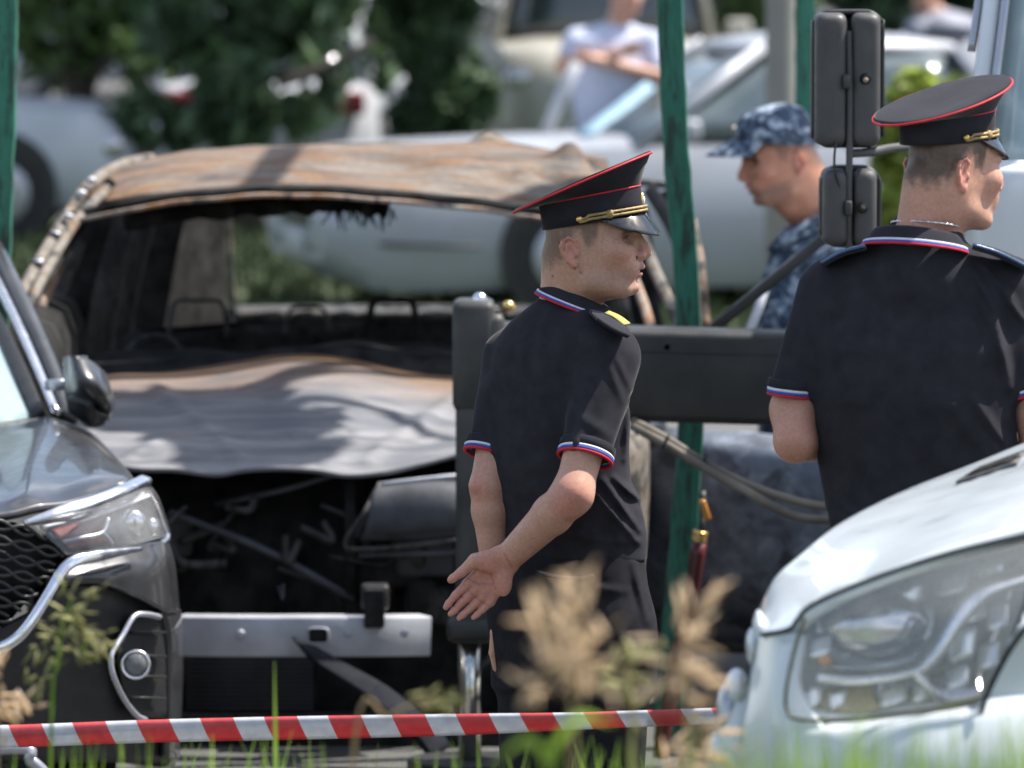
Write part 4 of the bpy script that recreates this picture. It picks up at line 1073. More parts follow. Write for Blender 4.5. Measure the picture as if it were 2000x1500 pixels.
both('lower_chrome', tube(A((-350, 1500, 17.0), (20, 1462, 17.0), (60, 1486, 17.0), (100, 1520, 17.02)), .016, 8, 30), M['satin'], sv)
# windscreen, pillars, roof
joined('windscreen', shell(snap(gridsurf([A((-362, 845, 18.45), (-150, 838, 18.47), (0, 828, 18.52), (60, 815, 18.6)), A((-366, 650, 19.0), (-180, 645, 19.02), (-60, 640, 19.08), (-12, 628, 19.15)), A((-372, 470, 19.6), (-230, 465, 19.62), (-130, 462, 19.65), (-90, 452, 19.7))], 20, 30)), .008, (0, -1, .5)), M['windscreen'], sv)
both('pillar_trim', sweep(cr(A((76, 812, 18.6), (40, 725, 18.84), (0, 640, 19.1), (-50, 545, 19.4), (-85, 470, 19.65)), 30), rrect(.036, .02, .004, 2), upv=(0, -1, .3)), M['black_plastic'], sv)
both('pillar_chrome', sweep(cr(A((108, 808, 18.62), (70, 716, 18.86), (28, 622, 19.12), (-22, 520, 19.42), (-60, 440, 19.68)), 30), rrect(.026, .022, .006, 2), upv=(.3, -1, .3)), M['chrome'], sv)
both('windscreen_pillar', sweep(cr(A((134, 822, 18.7), (98, 722, 18.92), (52, 616, 19.18), (0, 508, 19.5), (-40, 430, 19.75)), 30), rrect(.05, .05, .02, 3), upv=(.3, -1, .3)), M['suv_paint'], sv)
joined('roof', shell(snap(gridsurf([A((-372, 462, 19.65), (-200, 458, 19.66), (-50, 440, 19.75)), A((-375, 440, 20.2), (-200, 438, 20.2), (-45, 425, 20.25)), A((-380, 440, 21.6), (-210, 438, 21.6), (-65, 430, 21.6))], 14, 16)), .03, (0, 0, 1)), M['suv_paint'], sv)
both('flank', shell(gridsurf([A((150, 850, 18.9), (60, 820, 20.0), (-20, 790, 21.4)), A((170, 1050, 18.9), (60, 1000, 20.0), (-20, 950, 21.4)), A((160, 1480, 18.9), (50, 1400, 20.0), (-30, 1300, 21.4))], 12, 16), .03, (1, 0, 0)), M['suv_paint'], sv)
joined('cowl', shell(snap(gridsurf([A((-362, 852, 18.42), (-100, 842, 18.44), (90, 816, 18.56)), A((-362, 838, 18.52), (-100, 828, 18.55), (90, 806, 18.7))], 5, 16)), .02, (0, 0, 1)), M['black_plastic'], sv)
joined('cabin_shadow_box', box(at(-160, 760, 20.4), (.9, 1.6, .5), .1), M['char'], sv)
for px, Y in ((230, 18.5),):
    c = V3((px - 1000) / sc(Y) - .02, Y, .34)
    w_ = mesh('wheel', disc(c, (1, .1, 0), .34, .22, 28), M['rubber'], sv, sharp=40); mesh('rim', disc(c + V3(.01, 0, 0), (1, .1, 0), .23, .02, 20, .02), M['satin'], w_)
    mesh('wheel', mirr(disc(c, (1, .1, 0), .34, .22, 28)), M['rubber'], sv, sharp=40)
# wing mirror
mh = gridsurf([A((122, 698, 18.55), (124, 740, 18.5), (126, 775, 18.52), (128, 782, 18.6)), A((140, 694, 18.42), (150, 740, 18.36), (156, 776, 18.4), (160, 784, 18.5)), A((172, 702, 18.42), (190, 748, 18.36), (196, 786, 18.4), (190, 808, 18.5)),
               A((202, 724, 18.48), (214, 764, 18.44), (216, 796, 18.46), (206, 818, 18.54)), A((214, 748, 18.62), (224, 780, 18.6), (224, 800, 18.6), (214, 822, 18.62))], 30, 24)
mm_ = both('wing_mirror', shell(mh, .05, (0, -1, 0)), M['mirror_shell'], sv)
both('mirror_foot', shell(gridsurf([A((128, 778, 18.42), (160, 786, 18.38), (190, 806, 18.40), (212, 812, 18.5)), A((134, 806, 18.44), (160, 818, 18.42), (185, 826, 18.44), (204, 828, 18.52)), A((150, 815, 18.5), (165, 830, 18.5), (185, 836, 18.5), (198, 832, 18.55))], 16, 16), .05, (0, -1, -.3)), M['black_plastic'], sv)
both('mirror_arm', bar(at(104, 752, 18.66), at(126, 752, 18.58), .05, .03), M['satin'], sv)

# ------------------------------------------------------------------ crane truck with its outrigger
tk = empty('crane_truck', W_(2300, 18.6), 'white crane truck with black outrigger beam and leg standing out across the scene', 'truck')
YB = 18.6
def zof(y, Y): return at(1000, y, Y)[2]
bx0, bx1 = at(925, 725, YB)[0], at(2700, 725, YB)[0]
zt, zb_ = at(1000, 633, YB)[2], at(1000, 812, YB)[2]
zt2, zb2 = at(1000, 654, YB)[2], at(1000, 838, YB)[2]
q = np.array([[at(900, 628, YB)[0], YB, (at(0, 628, YB)[2] + at(0, 808, YB)[2]) / 2], [at(1530, 0, YB)[0], YB, (at(0, 645, YB)[2] + at(0, 828, YB)[2]) / 2], [bx1, YB, (at(0, 668, YB)[2] + at(0, 852, YB)[2]) / 2]])
h_ = zof(628, YB) - zof(808, YB)
ob = mesh('outrigger_beam', sweep(cr(q, 12), rrect(.20, h_, .022, 4), upv=(0, 0, 1)), M['black_metal'], tk, sharp=50)
mesh('pin_hole', disc(at(1301, 673, YB) - V3(0, .10, 0), (0, -1, 0), .008, .004, 12), M['char'], ob)
mesh('weld_strip', sweep(cr(q + V3(0, -.1, h_ * .27), 8), rrect(.004, .006, .001, 1), upv=(0, 0, 1)), M['black_metal'], ob)
cas = MB()
xc = at(938, 0, YB)[0]
zc0, zc1 = zof(1246, YB - .1), zof(612, YB - .1)
mesh('jack_casing', box(V3(xc, YB - .06, (zc0 + zc1) / 2), (96 / sc(YB), .13, zc1 - zc0), .022), M['leg_metal'], tk, sharp=45)
mesh('casing_foot', box(V3(at(925, 0, YB)[0] - .004, YB - .06, zof(1222, YB)), (100 / sc(YB), .15, 48 / sc(YB)), .02), M['black_metal'], tk, sharp=45)
mesh('sleeve', box(V3(at(925, 0, YB)[0], YB - .03, zof(690, YB)), (82 / sc(YB), .2, 215 / sc(YB)), .02), M['leg_metal'], tk, sharp=45)
xr = at(917, 0, YB)[0]
mesh('piston_rod', tube([V3(xr, YB - .06, .06), V3(xr, YB - .06, zc0 + .02)], .030, 24, 3), M['chrome_rod'], tk)
mesh('foot_pad', disc(V3(xr, YB - .06, .07), (0, 0, 1), .17, .06, 24), M['black_metal'], tk, sharp=40)
for i, (r, y) in enumerate(((.044, 612), (.047, 606), (.042, 600))): mesh('cap_ring', ringtorus(at(940, y, YB - .06), (0, 0, 1), r, .006), M['leg_metal'], tk)
mesh('cap_plate', disc(at(940, 603, YB - .06), (0, 0, 1), .046, .03, 24), M['leg_metal'], tk, sharp=40)
mesh('cap_ball', blob(at(937, 586, YB - .06), (.020, .020, .021), (18, 14)), M['chrome'], tk)
mesh('fitting', blob(at(994, 598, YB - .06), (.018, .02, .016), (10, 8), nz=.08), M['gold'], tk)
mesh('hose', tube(A((1236, 822, YB - .12), (1300, 856, YB - .2), (1380, 905, YB - .25), (1460, 945, YB - .3), (1540, 974, YB - .3), (1625, 990, YB - .3), (1760, 990, YB - .25), (1900, 940, YB)), .0115, 10, 50), M['hose'], tk)
mesh('hose', tube(A((1236, 832, YB - .13), (1300, 868, YB - .22), (1380, 916, YB - .28), (1460, 960, YB - .34), (1510, 990, YB - .35), (1560, 1010, YB - .35), (1625, 1015, YB - .34), (1760, 1012, YB - .3), (1900, 960, YB)), .0125, 10, 50), M['hose'], tk)
for (x, y) in ((1372, 902), (1300, 862)): mesh('hose_clip', ringtorus(at(x, y, YB - .24), (.85, 0, -.5), .022, .004, 16, 6), M['black_metal'], tk)
mesh('stay', bar(at(1395, 640, YB + .25), at(1640, 440, YB + .1), .030, .036, upv=(0, -1, 0)), M['grey_plastic'], tk)
# mirrors
def mirror(x0, x1, y0, y1, Y, xs):
    s = sc(Y); a, b = at(x0, y0, Y), at(x1, y1, Y)
    w, h = b[0] - a[0], a[2] - b[2]
    c = (a + b) / 2
    wl_ = (xs - x0) / s
    # rear shell: a tall rounded box, bulging to the camera, with a channel for the stem
    def lobe(xa, xb, dep, nm='mirror_housing'):
        W2 = (xb - xa) / s; cx = at((xa + xb) / 2, 0, Y)[0]
        rings = []
        for k, (qd, ins) in enumerate(((0.06, 0.0), (0.0, 0.0), (-dep * .5, .0008), (-dep * .72, .002), (-dep * .86, .0045), (-dep * .95, .009), (-dep, .016), (-dep * 1.02, .024))):
            o = rrect(W2 - 2 * ins, h - 2 * ins, min(.020, W2 * .4) * (1 - ins * 2), 4)
            rings.append(np.column_stack([o[:, 0] + cx, np.full(len(o), Y + qd), o[:, 1] + c[2]]))
        return mesh(nm, loftrings(rings), M['grey_plastic'], tk)
    hs = lobe(x0, xs + 1, .075)
    h2 = lobe(xs + 9, x1 - 3, .07)
    mesh('mirror_rim', sweep(np.array([V3(c[0] + p[0], Y + .03, c[2] + p[1]) for p in cr(rrect(w, h, .04, 5), 60, True)]), rrect(.012, .08, .004, 2), closed=True, upv=(0, -1, 0)), M['black_plastic'], hs)
    mesh('mirror_back', box(V3(c[0], Y + .045, c[2]), (w * .97, .03, h * .97), .012), M['black_plastic'], hs)
    xx = x1 - 32
    mesh('socket', disc(at(xx, y0 + (y1 - y0) * (.50 if h > .25 else .52), Y - .075), (0, -1, 0), .014, .006, 16), M['char'], h2)
    mesh('socket_bolt', disc(at(xx + 1, y0 + (y1 - y0) * (.51 if h > .25 else .53), Y - .078), (0, -1, 0), .007, .006, 10), M['burnt_rust'], h2)
    mesh('clamp', box(at(xs + 1, y0 + (y1 - y0) * .52, Y - .07), (.017, .04, .036), .005), M['leg_metal'], hs)
YM = 17.0
mirror(1590, 1722, 24, 284, YM, 1652)
mirror(1606, 1716, 328, 478, YM, 1656)
mesh('mirror_stem', tube(A((1658, 60, YM - .055), (1660, 200, YM - .06), (1659, 300, YM - .06), (1658, 400, YM - .06), (1658, 490, YM - .05)), .0085, 10, 20), M['grey_plastic'], tk)
mesh('mirror_bracket', tube(A((1658, 300, YM - .05), (1700, 297, YM), (1750, 288, YM + .1), (1850, 282, YM + .3), (1950, 280, YM + .4)), .011, 10, 20), M['grey_plastic'], tk)
mesh('mirror_cable', tube(A((1640, 240, YM - .06), (1630, 300, YM - .08), (1632, 340, YM - .08), (1645, 380, YM - .07)), .003, 6, 16), M['black_plastic'], tk)
# cab
YC = 17.3
def mirr_t(vf, X=at(2640, 0, YC)[0]):
    v = np.asarray(vf[0]).copy(); v[:, 0] = 2 * X - v[:, 0]
    f = vf[1].tolist() if isinstance(vf[1], np.ndarray) else vf[1]
    return v, [q[::-1] for q in f]
def tpart(nm, vf, m, **k): mesh(nm, vf, M[m], tk, **k); mesh(nm, mirr_t(vf), M[m], tk, **k)
tpart('cab_pillar', sweep(cr(A((1898, 320, YC + .12), (1920, 150, YC + .16), (1938, 0, YC + .22), (1952, -150, YC + .3)), 20), rrect(.046, .06, .018, 4), upv=(0, -1, 0)), 'truck_paint')
tpart('rain_gutter', sweep(cr(A((1897, 100, YC + .2), (1906, 40, YC + .22), (1914, -20, YC + .25), (1930, -150, YC + .3)), 12), rrect(.02, .02, .006, 2), upv=(0, -1, 0)), 'satin')
tpart('screen_rubber', sweep(cr(A((1920, 330, YC + .08), (1944, 160, YC + .12), (1964, 0, YC + .18), (1980, -150, YC + .26)), 20), rrect(.022, .03, .008, 2), upv=(0, -1, 0)), 'satin')
mesh('cab_windscreen', shell(gridsurf([A((1925, 330, YC + .1), (2300, 336, YC), (2640, 336, YC - .02), (2980, 336, YC), (3355, 330, YC + .1)), A((1960, 0, YC + .2), (2320, 0, YC + .1), (2640, 0, YC + .08), (2960, 0, YC + .1), (3320, 0, YC + .2)), A((1985, -200, YC + .3), (2330, -200, YC + .2), (2640, -200, YC + .18), (2950, -200, YC + .2), (3295, -200, YC + .3))], 16, 30), .01, (0, -1, .2)), M['windscreen'], tk)
mesh('cab_front', shell(gridsurf([A((1900, 312, YC + .2), (1960, 312, YC + .04), (2300, 318, YC - .06), (2640, 320, YC - .08), (2980, 318, YC - .06), (3320, 312, YC + .04), (3380, 312, YC + .2)),
                                 A((1885, 420, YC + .2), (1950, 400, YC + .0), (2300, 400, YC - .10), (2640, 400, YC - .12), (2980, 400, YC - .10), (3330, 400, YC + .0), (3395, 420, YC + .2)),
                                 A((1880, 900, YC + .25), (1950, 900, YC + .04), (2300, 900, YC - .06), (2640, 900, YC - .08), (2980, 900, YC - .06), (3330, 900, YC + .04), (3400, 900, YC + .25))], 24, 40), .03, (0, -1, .1)), M['truck_paint'], tk)
tpart('cab_side', shell(gridsurf([A((1900, 312, YC + .22), (1915, 330, YC + 1.3)), A((1882, 900, YC + .25), (1900, 860, YC + 1.3))], 10, 10), .03, (-1, 0, 0)), 'truck_paint')
tpart('side_window', shell(gridsurf([A((1902, 310, YC + .25), (1920, 330, YC + 1.2)), A((1942, -120, YC + .4), (1955, -100, YC + 1.2))], 8, 8), .01, (-1, 0, 0)), 'grey_glass')
mesh('cab_roof', box(at(2640, -215, YC + .9), (1.66, 1.5, .08), .03), M['truck_paint'], tk)
mesh('cab_rear', box(at(2640, 330, YC + 1.35) , (1.72, .05, 1.15), .02), M['truck_paint'], tk)
mesh('bumper', box(V3(at(2640, 0, YC)[0], YC - .02, .52), (1.9, .22, .30), .05), M['black_plastic'], tk)
mesh('cab_underside', box(V3(at(2640, 0, YC)[0], YC + .7, .75), (1.7, 1.2, .4), .05), M['black_metal'], tk)
mesh('chassis', box(V3(at(2640, 0, YC)[0], YC + 2.6, .72), (.8, 4.6, .22), .02), M['black_metal'], tk)
mesh('platform', box(V3(at(2640, 0, YC)[0], YC + 3.6, 1.0), (2.1, 3.2, .12), .02), M['truck_paint'], tk)
for s in (-1, 1):
    for dy in (.55, 3.6):
        c = V3(at(2640, 0, YC)[0] + s * .82, YC + dy, .42)
        w_ = mesh('wheel', disc(c + V3(s * .1, 0, 0), (s, 0, 0), .42, .26, 28), M['rubber'], tk, sharp=40); mesh('rim', disc(c + V3(s * .112, 0, 0), (s, 0, 0), .26, .02, 20), M['satin'], w_)

# ------------------------------------------------------------------ red gas bottle-like rod and orange tag beside the green post
rod = empty('red_tool', W_(1345, 18.9), 'maroon steel rod with brass collar leaning beside the bowed green post', 'steel rod')
mesh('rod', tube(A((1366, 1060, 18.9), (1352, 1150, 18.9), (1335, 1240, 18.9), (1315, 1330, 18.9), (1296, 1430, 18.9), (1290, 1480, 18.9)), .021, 12, 20), M['red_metal'], rod)
for k, y in enumerate((1040, 1047, 1054)): mesh('collar', ringtorus(at(1368 + k * -1.0, y, 18.9), (.2, 0, 1), .018, .005, 18, 6), M['gold'], rod)
mesh('neck', tube(A((1372, 960, 18.95), (1373, 1000, 18.93), (1368, 1045, 18.9)), .010, 8, 8), M['black_metal'], rod)
mesh('orange_reflector', box(at(1377, 996, 18.9), (.018, .02, .06), .006, Rm=np.array([[.95, 0, -.3], [0, 1, 0], [.3, 0, .95]])), M['orange_lens'], rod)

# ------------------------------------------------------------------ white van, near right
vn = empty('white_van', W_(2000, 12.2) + V3(0, 0, gz(12.2)), 'pale white van with large weathered headlight, front corner at lower right', 'van')
bonv = gridsurf([A((1478, 1200, 12.25), (1512, 1130, 12.35), (1560, 1085, 12.5), (1640, 1022, 12.8), (1760, 960, 13.1), (1900, 905, 13.3), (2060, 840, 13.4)),
                 A((1480, 1220, 12.05), (1530, 1165, 12.1), (1590, 1110, 12.2), (1690, 1048, 12.4), (1820, 985, 12.6), (1960, 922, 12.75), (2100, 860, 12.9)),
                 A((1484, 1232, 11.92), (1545, 1200, 11.88), (1610, 1150, 11.92), (1720, 1085, 12.05), (1860, 1010, 12.2), (2000, 950, 12.3), (2140, 890, 12.4)),
                 A((1486, 1235, 11.9), (1540, 1224, 11.8), (1600, 1178, 11.76), (1720, 1122, 11.74), (1860, 1070, 11.74), (2000, 1030, 11.76), (2140, 990, 11.8))], 40, 60)
mesh('bonnet', shell(bonv, .02, (0, -.6, 1)), M['white_paint'], vn)
# crease shoulder seam along the lamp
seam = A((1488, 1240, 11.86), (1540, 1230, 11.76), (1556, 1212, 11.73), (1580, 1186, 11.71), (1650, 1152, 11.69), (1760, 1110, 11.68), (1880, 1074, 11.68), (2000, 1046, 11.69), (2140, 1012, 11.72))
mesh('bonnet_gap', tube(seam, .0042, 6, 60), M['char'], vn)
# bumper / nose below
nose = gridsurf([A((1482, 1238, 11.95), (1515, 1236, 11.86), (1545, 1236, 11.8), (1560, 1236, 11.78)), A((1466, 1330, 11.93), (1500, 1330, 11.82), (1530, 1330, 11.76), (1556, 1330, 11.74)),
                 A((1446, 1430, 11.9), (1490, 1425, 11.79), (1540, 1412, 11.71), (1600, 1410, 11.68)), A((1436, 1520, 11.9), (1490, 1515, 11.78), (1560, 1500, 11.68), (1640, 1490, 11.64))], 24, 20)
mesh('nose_panel', shell(nose, .02, (-.5, -1, 0)), M['white_paint'], vn)
low = gridsurf([A((1540, 1408, 11.73), (1640, 1412, 11.68), (1780, 1398, 11.64), (1900, 1378, 11.64), (1925, 1360, 11.65), (2010, 1345, 11.67)),
                A((1538, 1440, 11.70), (1640, 1440, 11.64), (1780, 1425, 11.6), (1900, 1410, 11.6), (1960, 1400, 11.61), (2020, 1390, 11.63)),
                A((1530, 1540, 11.70), (1640, 1540, 11.62), (1780, 1535, 11.57), (1900, 1530, 11.57), (1960, 1525, 11.58), (2025, 1520, 11.6)),
                A((1530, 1740, 11.75), (1640, 1740, 11.66), (1780, 1735, 11.61), (1900, 1730, 11.6), (1960, 1700, 11.6), (2020, 1690, 11.64))], 30, 50)
mesh('bumper', shell(low, .02, (0, -1, .2)), M['white_paint'], vn)
wingv = gridsurf([A((2002, 1240, 11.66), (2060, 1120, 11.68), (2140, 1040, 11.72), (2300, 980, 11.8)), A((1958, 1300, 11.655), (2060, 1260, 11.67), (2160, 1220, 11.7), (2320, 1180, 11.76)), A((1916, 1390, 11.65), (2060, 1380, 11.66), (2160, 1380, 11.69), (2320, 1360, 11.74)), A((1912, 1500, 11.63), (2060, 1520, 11.65), (2160, 1540, 11.68), (2320, 1560, 11.72))], 24, 24)
mesh('front_wing', shell(wingv, .02, (0, -1, .1)), M['white_paint'], vn)
mesh('wing_gap', tube(A((2040, 1180, 11.63), (1985, 1250, 11.625), (1950, 1310, 11.62), (1925, 1365, 11.615), (1912, 1410, 11.61), (1905, 1440, 11.60)), .0048, 6, 30), M['char'], vn)
# headlight: bowl, reflectors and lens
bowl = gridsurf([A((1575, 1200, 11.95), (1700, 1140, 12.06), (1850, 1095, 12.10), (2010, 1050, 12.08)), A((1550, 1290, 11.86), (1700, 1270, 11.97), (1850, 1250, 12.0), (1990, 1200, 11.95)), A((1545, 1395, 11.74), (1690, 1395, 11.76), (1830, 1375, 11.76), (1925, 1355, 11.76))], 16, 24)
hlv = mesh('headlight', shell(bowl, .02, (0, -1, 0)), plain('lamp bowl bright', (.82, .84, .86), .3, .2, .08, 8), vn)
facet = plain('mirror facet', (.88, .89, .91), .24, .55, .05, 8)
rf_ = random.Random(21)
for (x, y, w, h, Y) in ((1620, 1215, 60, 34, 11.84), (1690, 1190, 60, 34, 11.86), (1770, 1165, 70, 36, 11.86), (1600, 1262, 44, 40, 11.80), (1655, 1255, 50, 46, 11.84), (1745, 1235, 60, 60, 11.86), (1800, 1215, 46, 70, 11.86), (1860, 1140, 60, 40, 11.84), (1930, 1120, 60, 34, 11.84), (1900, 1190, 54, 50, 11.80), (1950, 1200, 44, 60, 11.78), (1880, 1260, 56, 60, 11.78), (1930, 1280, 44, 50, 11.76), (1870, 1320, 46, 44, 11.75), (1590, 1362, 40, 36, 11.76), (1640, 1365, 46, 30, 11.76), (1745, 1356, 56, 40, 11.76), (1800, 1350, 36, 36, 11.76)):
    t1, t2 = rf_.uniform(.15, .95), rf_.uniform(-.5, .5)
    s_ = sc(Y); hw_, hh_ = w / s_ / 2, h / s_ / 2
    ux_, uz_ = unit(V3(1, t2, .25)), unit(V3(0.1, t1, 1)); c_ = at(x, y, Y)
    mesh('reflector_facet', shell(gridsurf([c_ - ux_ * hw_ + uz_ * hh_ + np.array([[0, 0, 0], ux_ * hw_ * 2])[k][None] * 1 for k in ()] or [np.array([c_ - ux_ * hw_ + uz_ * hh_, c_ + uz_ * hh_ * 1.15 - V3(0, .006, 0), c_ + ux_ * hw_ + uz_ * hh_]), np.array([c_ - ux_ * hw_ - uz_ * hh_, c_ - uz_ * hh_ * 1.1 - V3(0, .006, 0), c_ + ux_ * hw_ - uz_ * hh_])], 5, 7), .003, (0, -1, 0)), facet, hlv)
mesh('upper_reflector', blob(at(1700, 1228, 11.86), (.105, .05, .07), (24, 16), Rm=rotz(0)), M['reflector'], hlv)
mesh('bulb_shield', sweep(cr(A((1640, 1190, 11.76), (1720, 1165, 11.75), (1778, 1146, 11.75)), 12), rrect(.03, .012, .004, 2), upv=(0, 0, 1)), M['grey_plastic'], hlv)
mesh('bulb', tube(A((1700, 1240, 11.77), (1706, 1212, 11.76), (1712, 1190, 11.77)), .014, 10, 10), M['milky'], hlv)
mesh('bulb_base', blob(at(1610, 1290, 11.79), (.014, .014, .012), (12, 8)), M['orange_lens'], hlv)
mesh('chrome_divider', sweep(cr(A((1600, 1316, 11.75), (1660, 1320, 11.74), (1730, 1316, 11.74), (1790, 1300, 11.74), (1830, 1260, 11.74), (1870, 1200, 11.74), (1920, 1150, 11.75), (2010, 1120, 11.78)), 50), rrect(.05, .016, .005, 2), upv=(0, -.4, 1)), M['chrome'], hlv)
mesh('chrome_divider', sweep(cr(A((1790, 1305, 11.74), (1815, 1335, 11.74), (1840, 1368, 11.75)), 16), rrect(.05, .014, .005, 2), upv=(.6, -.4, 1)), M['chrome'], hlv)
mesh('side_reflector', shell(gridsurf([A((1900, 1130, 11.90), (1990, 1090, 11.92)), A((1850, 1230, 11.84), (1960, 1200, 11.84)), A((1810, 1310, 11.77), (1920, 1300, 11.76)), A((1850, 1370, 11.72), (1915, 1355, 11.71))], 14, 12), .01, (0, -1, .2)), M['reflector'], hlv)
mesh('indicator', shell(gridsurf([A((1570, 1345, 11.78), (1650, 1340, 11.77), (1700, 1332, 11.77)), A((1565, 1390, 11.77), (1650, 1392, 11.75), (1720, 1385, 11.75))], 8, 14), .01, (0, -1, .1)), plain('amber grey indicator', (.38, .30, .16), .25, .4, .3, 20), hlv)
mesh('low_reflector', shell(gridsurf([A((1715, 1332, 11.80), (1770, 1328, 11.80), (1800, 1345, 11.8)), A((1710, 1386, 11.78), (1770, 1380, 11.78), (1830, 1370, 11.78))], 8, 10), .01, (0, -1, .3)), M['reflector'], hlv)
ll = gridsurf([A((1572, 1206, 11.72), (1650, 1164, 11.68), (1760, 1122, 11.66), (1880, 1088, 11.66), (2030, 1052, 11.68)), A((1552, 1270, 11.70), (1650, 1250, 11.645), (1760, 1228, 11.625), (1880, 1205, 11.62), (2000, 1170, 11.64)), A((1538, 1345, 11.70), (1640, 1340, 11.64), (1760, 1325, 11.61), (1870, 1300, 11.61), (1958, 1280, 11.62)), A((1540, 1396, 11.70), (1630, 1402, 11.645), (1760, 1388, 11.62), (1860, 1372, 11.615), (1922, 1356, 11.62))], 26, 40)
mesh('headlight_lens', shell(ll, .005, (0, -1, 0)), M['milky'], hlv)
mesh('lens_seal', tube(A((1572, 1206, 11.71), (1552, 1270, 11.70), (1536, 1345, 11.69), (1538, 1390, 11.69), (1560, 1405, 11.67), (1640, 1406, 11.635), (1760, 1392, 11.61), (1860, 1376, 11.605), (1920, 1360, 11.61)), .0036, 6, 60), plain('olive rubber seal', (.10, .10, .07), .6), hlv)
# vent on the bonnet
nb_ = gnormals(bonv)
if nb_[..., 2].mean() < 0: nb_ = -nb_
def onbon(px, py):
    best = None
    P_ = bonv.reshape(-1, 3); N_ = nb_.reshape(-1, 3)
    t_ = P_[:, 1] / (CP + 0 * P_[:, 1])
    u_ = 1000 + FPX * P_[:, 0] / (P_[:, 1] * CP - (P_[:, 2] - CAMZ) * SP); w_ = 750 - FPX * ((P_[:, 2] - CAMZ) * CP + P_[:, 1] * SP) / (P_[:, 1] * CP - (P_[:, 2] - CAMZ) * SP)
    k = np.argmin((u_ - px) ** 2 + (w_ - py) ** 2)
    return at(px, py, P_[k, 1]), N_[k]
vg = []
for q in np.linspace(0, 1, 6):
    row = []
    for r_ in np.linspace(0, 1, 8):
        x = 1868 * (1 - r_) + 1985 * r_ + q * (37 * (1 - r_) + 27 * r_); y = 944 * (1 - r_) + 908 * r_ + q * (-24 * (1 - r_) - 30 * r_)
        p_, n_ = onbon(x, y); row.append(p_ + n_ * .004)
    vg.append(row)
vg = np.array(vg)
vt = mesh('bonnet_vent', shell(vg, .006, (0, -.5, 1)), M['grey_plastic'], vn)
vin = gridsurf([vg[1, 1:7], vg[4, 1:7]], 6, 8)
mesh('vent_mesh', shell(vin + V3(0, -.004, .004), .003, (0, -.5, 1)), M['char'], vt)
# grille seen edge on
for (x, y, rx, rz) in ((1468, 1232, 14, 46), (1455, 1262, 14, 40), (1425, 1345, 26, 45), (1410, 1400, 30, 80), (1400, 1470, 34, 60)):
    s = sc(11.98)
    mesh('grille_trim', blob(at(x + 14, y, 12.06), (rx / s * .95, .07, rz / s * .9), (16, 12)), M['satin'] if y == 1400 else M['white_paint'], vn)
mesh('bumper_end', blob(at(1450, 1470, 12.05), (.05, .09, .12), (16, 12)), M['white_paint'], vn)
mesh('nose_front', shell(gridsurf([A((1480, 1200, 12.2), (1490, 1190, 12.9), (1500, 1180, 13.6)), A((1462, 1350, 12.1), (1470, 1330, 12.9), (1480, 1310, 13.6)), A((1440, 1560, 12.05), (1450, 1540, 12.9), (1460, 1520, 13.6))], 12, 12), .02, (-1, 0, 0)), M['white_paint'], vn)
mesh('windscreen', shell(gridsurf([A((2050, 842, 13.4), (2130, 880, 12.4), (2180, 960, 11.9)), A((2260, 500, 13.35), (2360, 520, 12.4), (2420, 560, 11.95))], 10, 12), .01, (-.6, -.4, .5)), M['windscreen'], vn)
mesh('flank', shell(gridsurf([A((2290, 982, 11.8), (2700, 940, 11.86), (3400, 925, 11.95)), A((2310, 1180, 11.76), (2700, 1170, 11.82), (3400, 1160, 11.92)), A((2310, 1380, 11.74), (2700, 1380, 11.8), (3400, 1370, 11.9)), A((2310, 1560, 11.73), (2700, 1580, 11.8), (3400, 1580, 11.9))], 14, 16), .02, (0, -1, 0)), M['white_paint'], vn)
mesh('far_flank', shell(gridsurf([A((2050, 846, 13.42), (3400, 800, 13.5)), A((2050, 1400, 13.5), (3400, 1350, 13.55))], 5, 8), .02, (0, 1, 0)), M['white_paint'], vn)
mesh('roof', shell(gridsurf([A((2252, 498, 13.36), (2355, 515, 12.5), (2412, 562, 11.97)), A((2800, 440, 13.4), (2850, 450, 12.5), (2850, 545, 11.95)), A((3400, 440, 13.4), (3400, 450, 12.5), (3400, 545, 11.97))], 14, 14), .03, (0, 0, 1)), M['white_paint'], vn)
mesh('side_window', shell(gridsurf([A((2215, 962, 11.86), (3400, 925, 11.97)), A((2430, 572, 11.99), (3400, 552, 12.01))], 5, 8), .01, (0, -1, 0)), M['dark_glass'], vn)
for a_, b_ in (((2165, 972, 11.84), (2415, 562, 11.97)), ((2780, 950, 11.84), (2790, 556, 11.96))):
    mesh('pillar', bar(at(*a_), at(*b_), .07, .06, .02, upv=(0, -1, .2)), M['white_paint'], vn)
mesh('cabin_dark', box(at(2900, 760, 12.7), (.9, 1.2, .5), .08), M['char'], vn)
for px, Y in ((2250, 11.85), (2250, 13.2)):
    c = V3((px - 1000) / sc(12), Y, gz(Y) + .33)
    w_ = mesh('wheel', disc(c, (0, -1, 0), .33, .2, 28), M['rubber'], vn, sharp=40); mesh('rim', disc(c + V3(0, -.012, 0), (0, -1, 0), .2, .02, 20), M['satin'], w_)

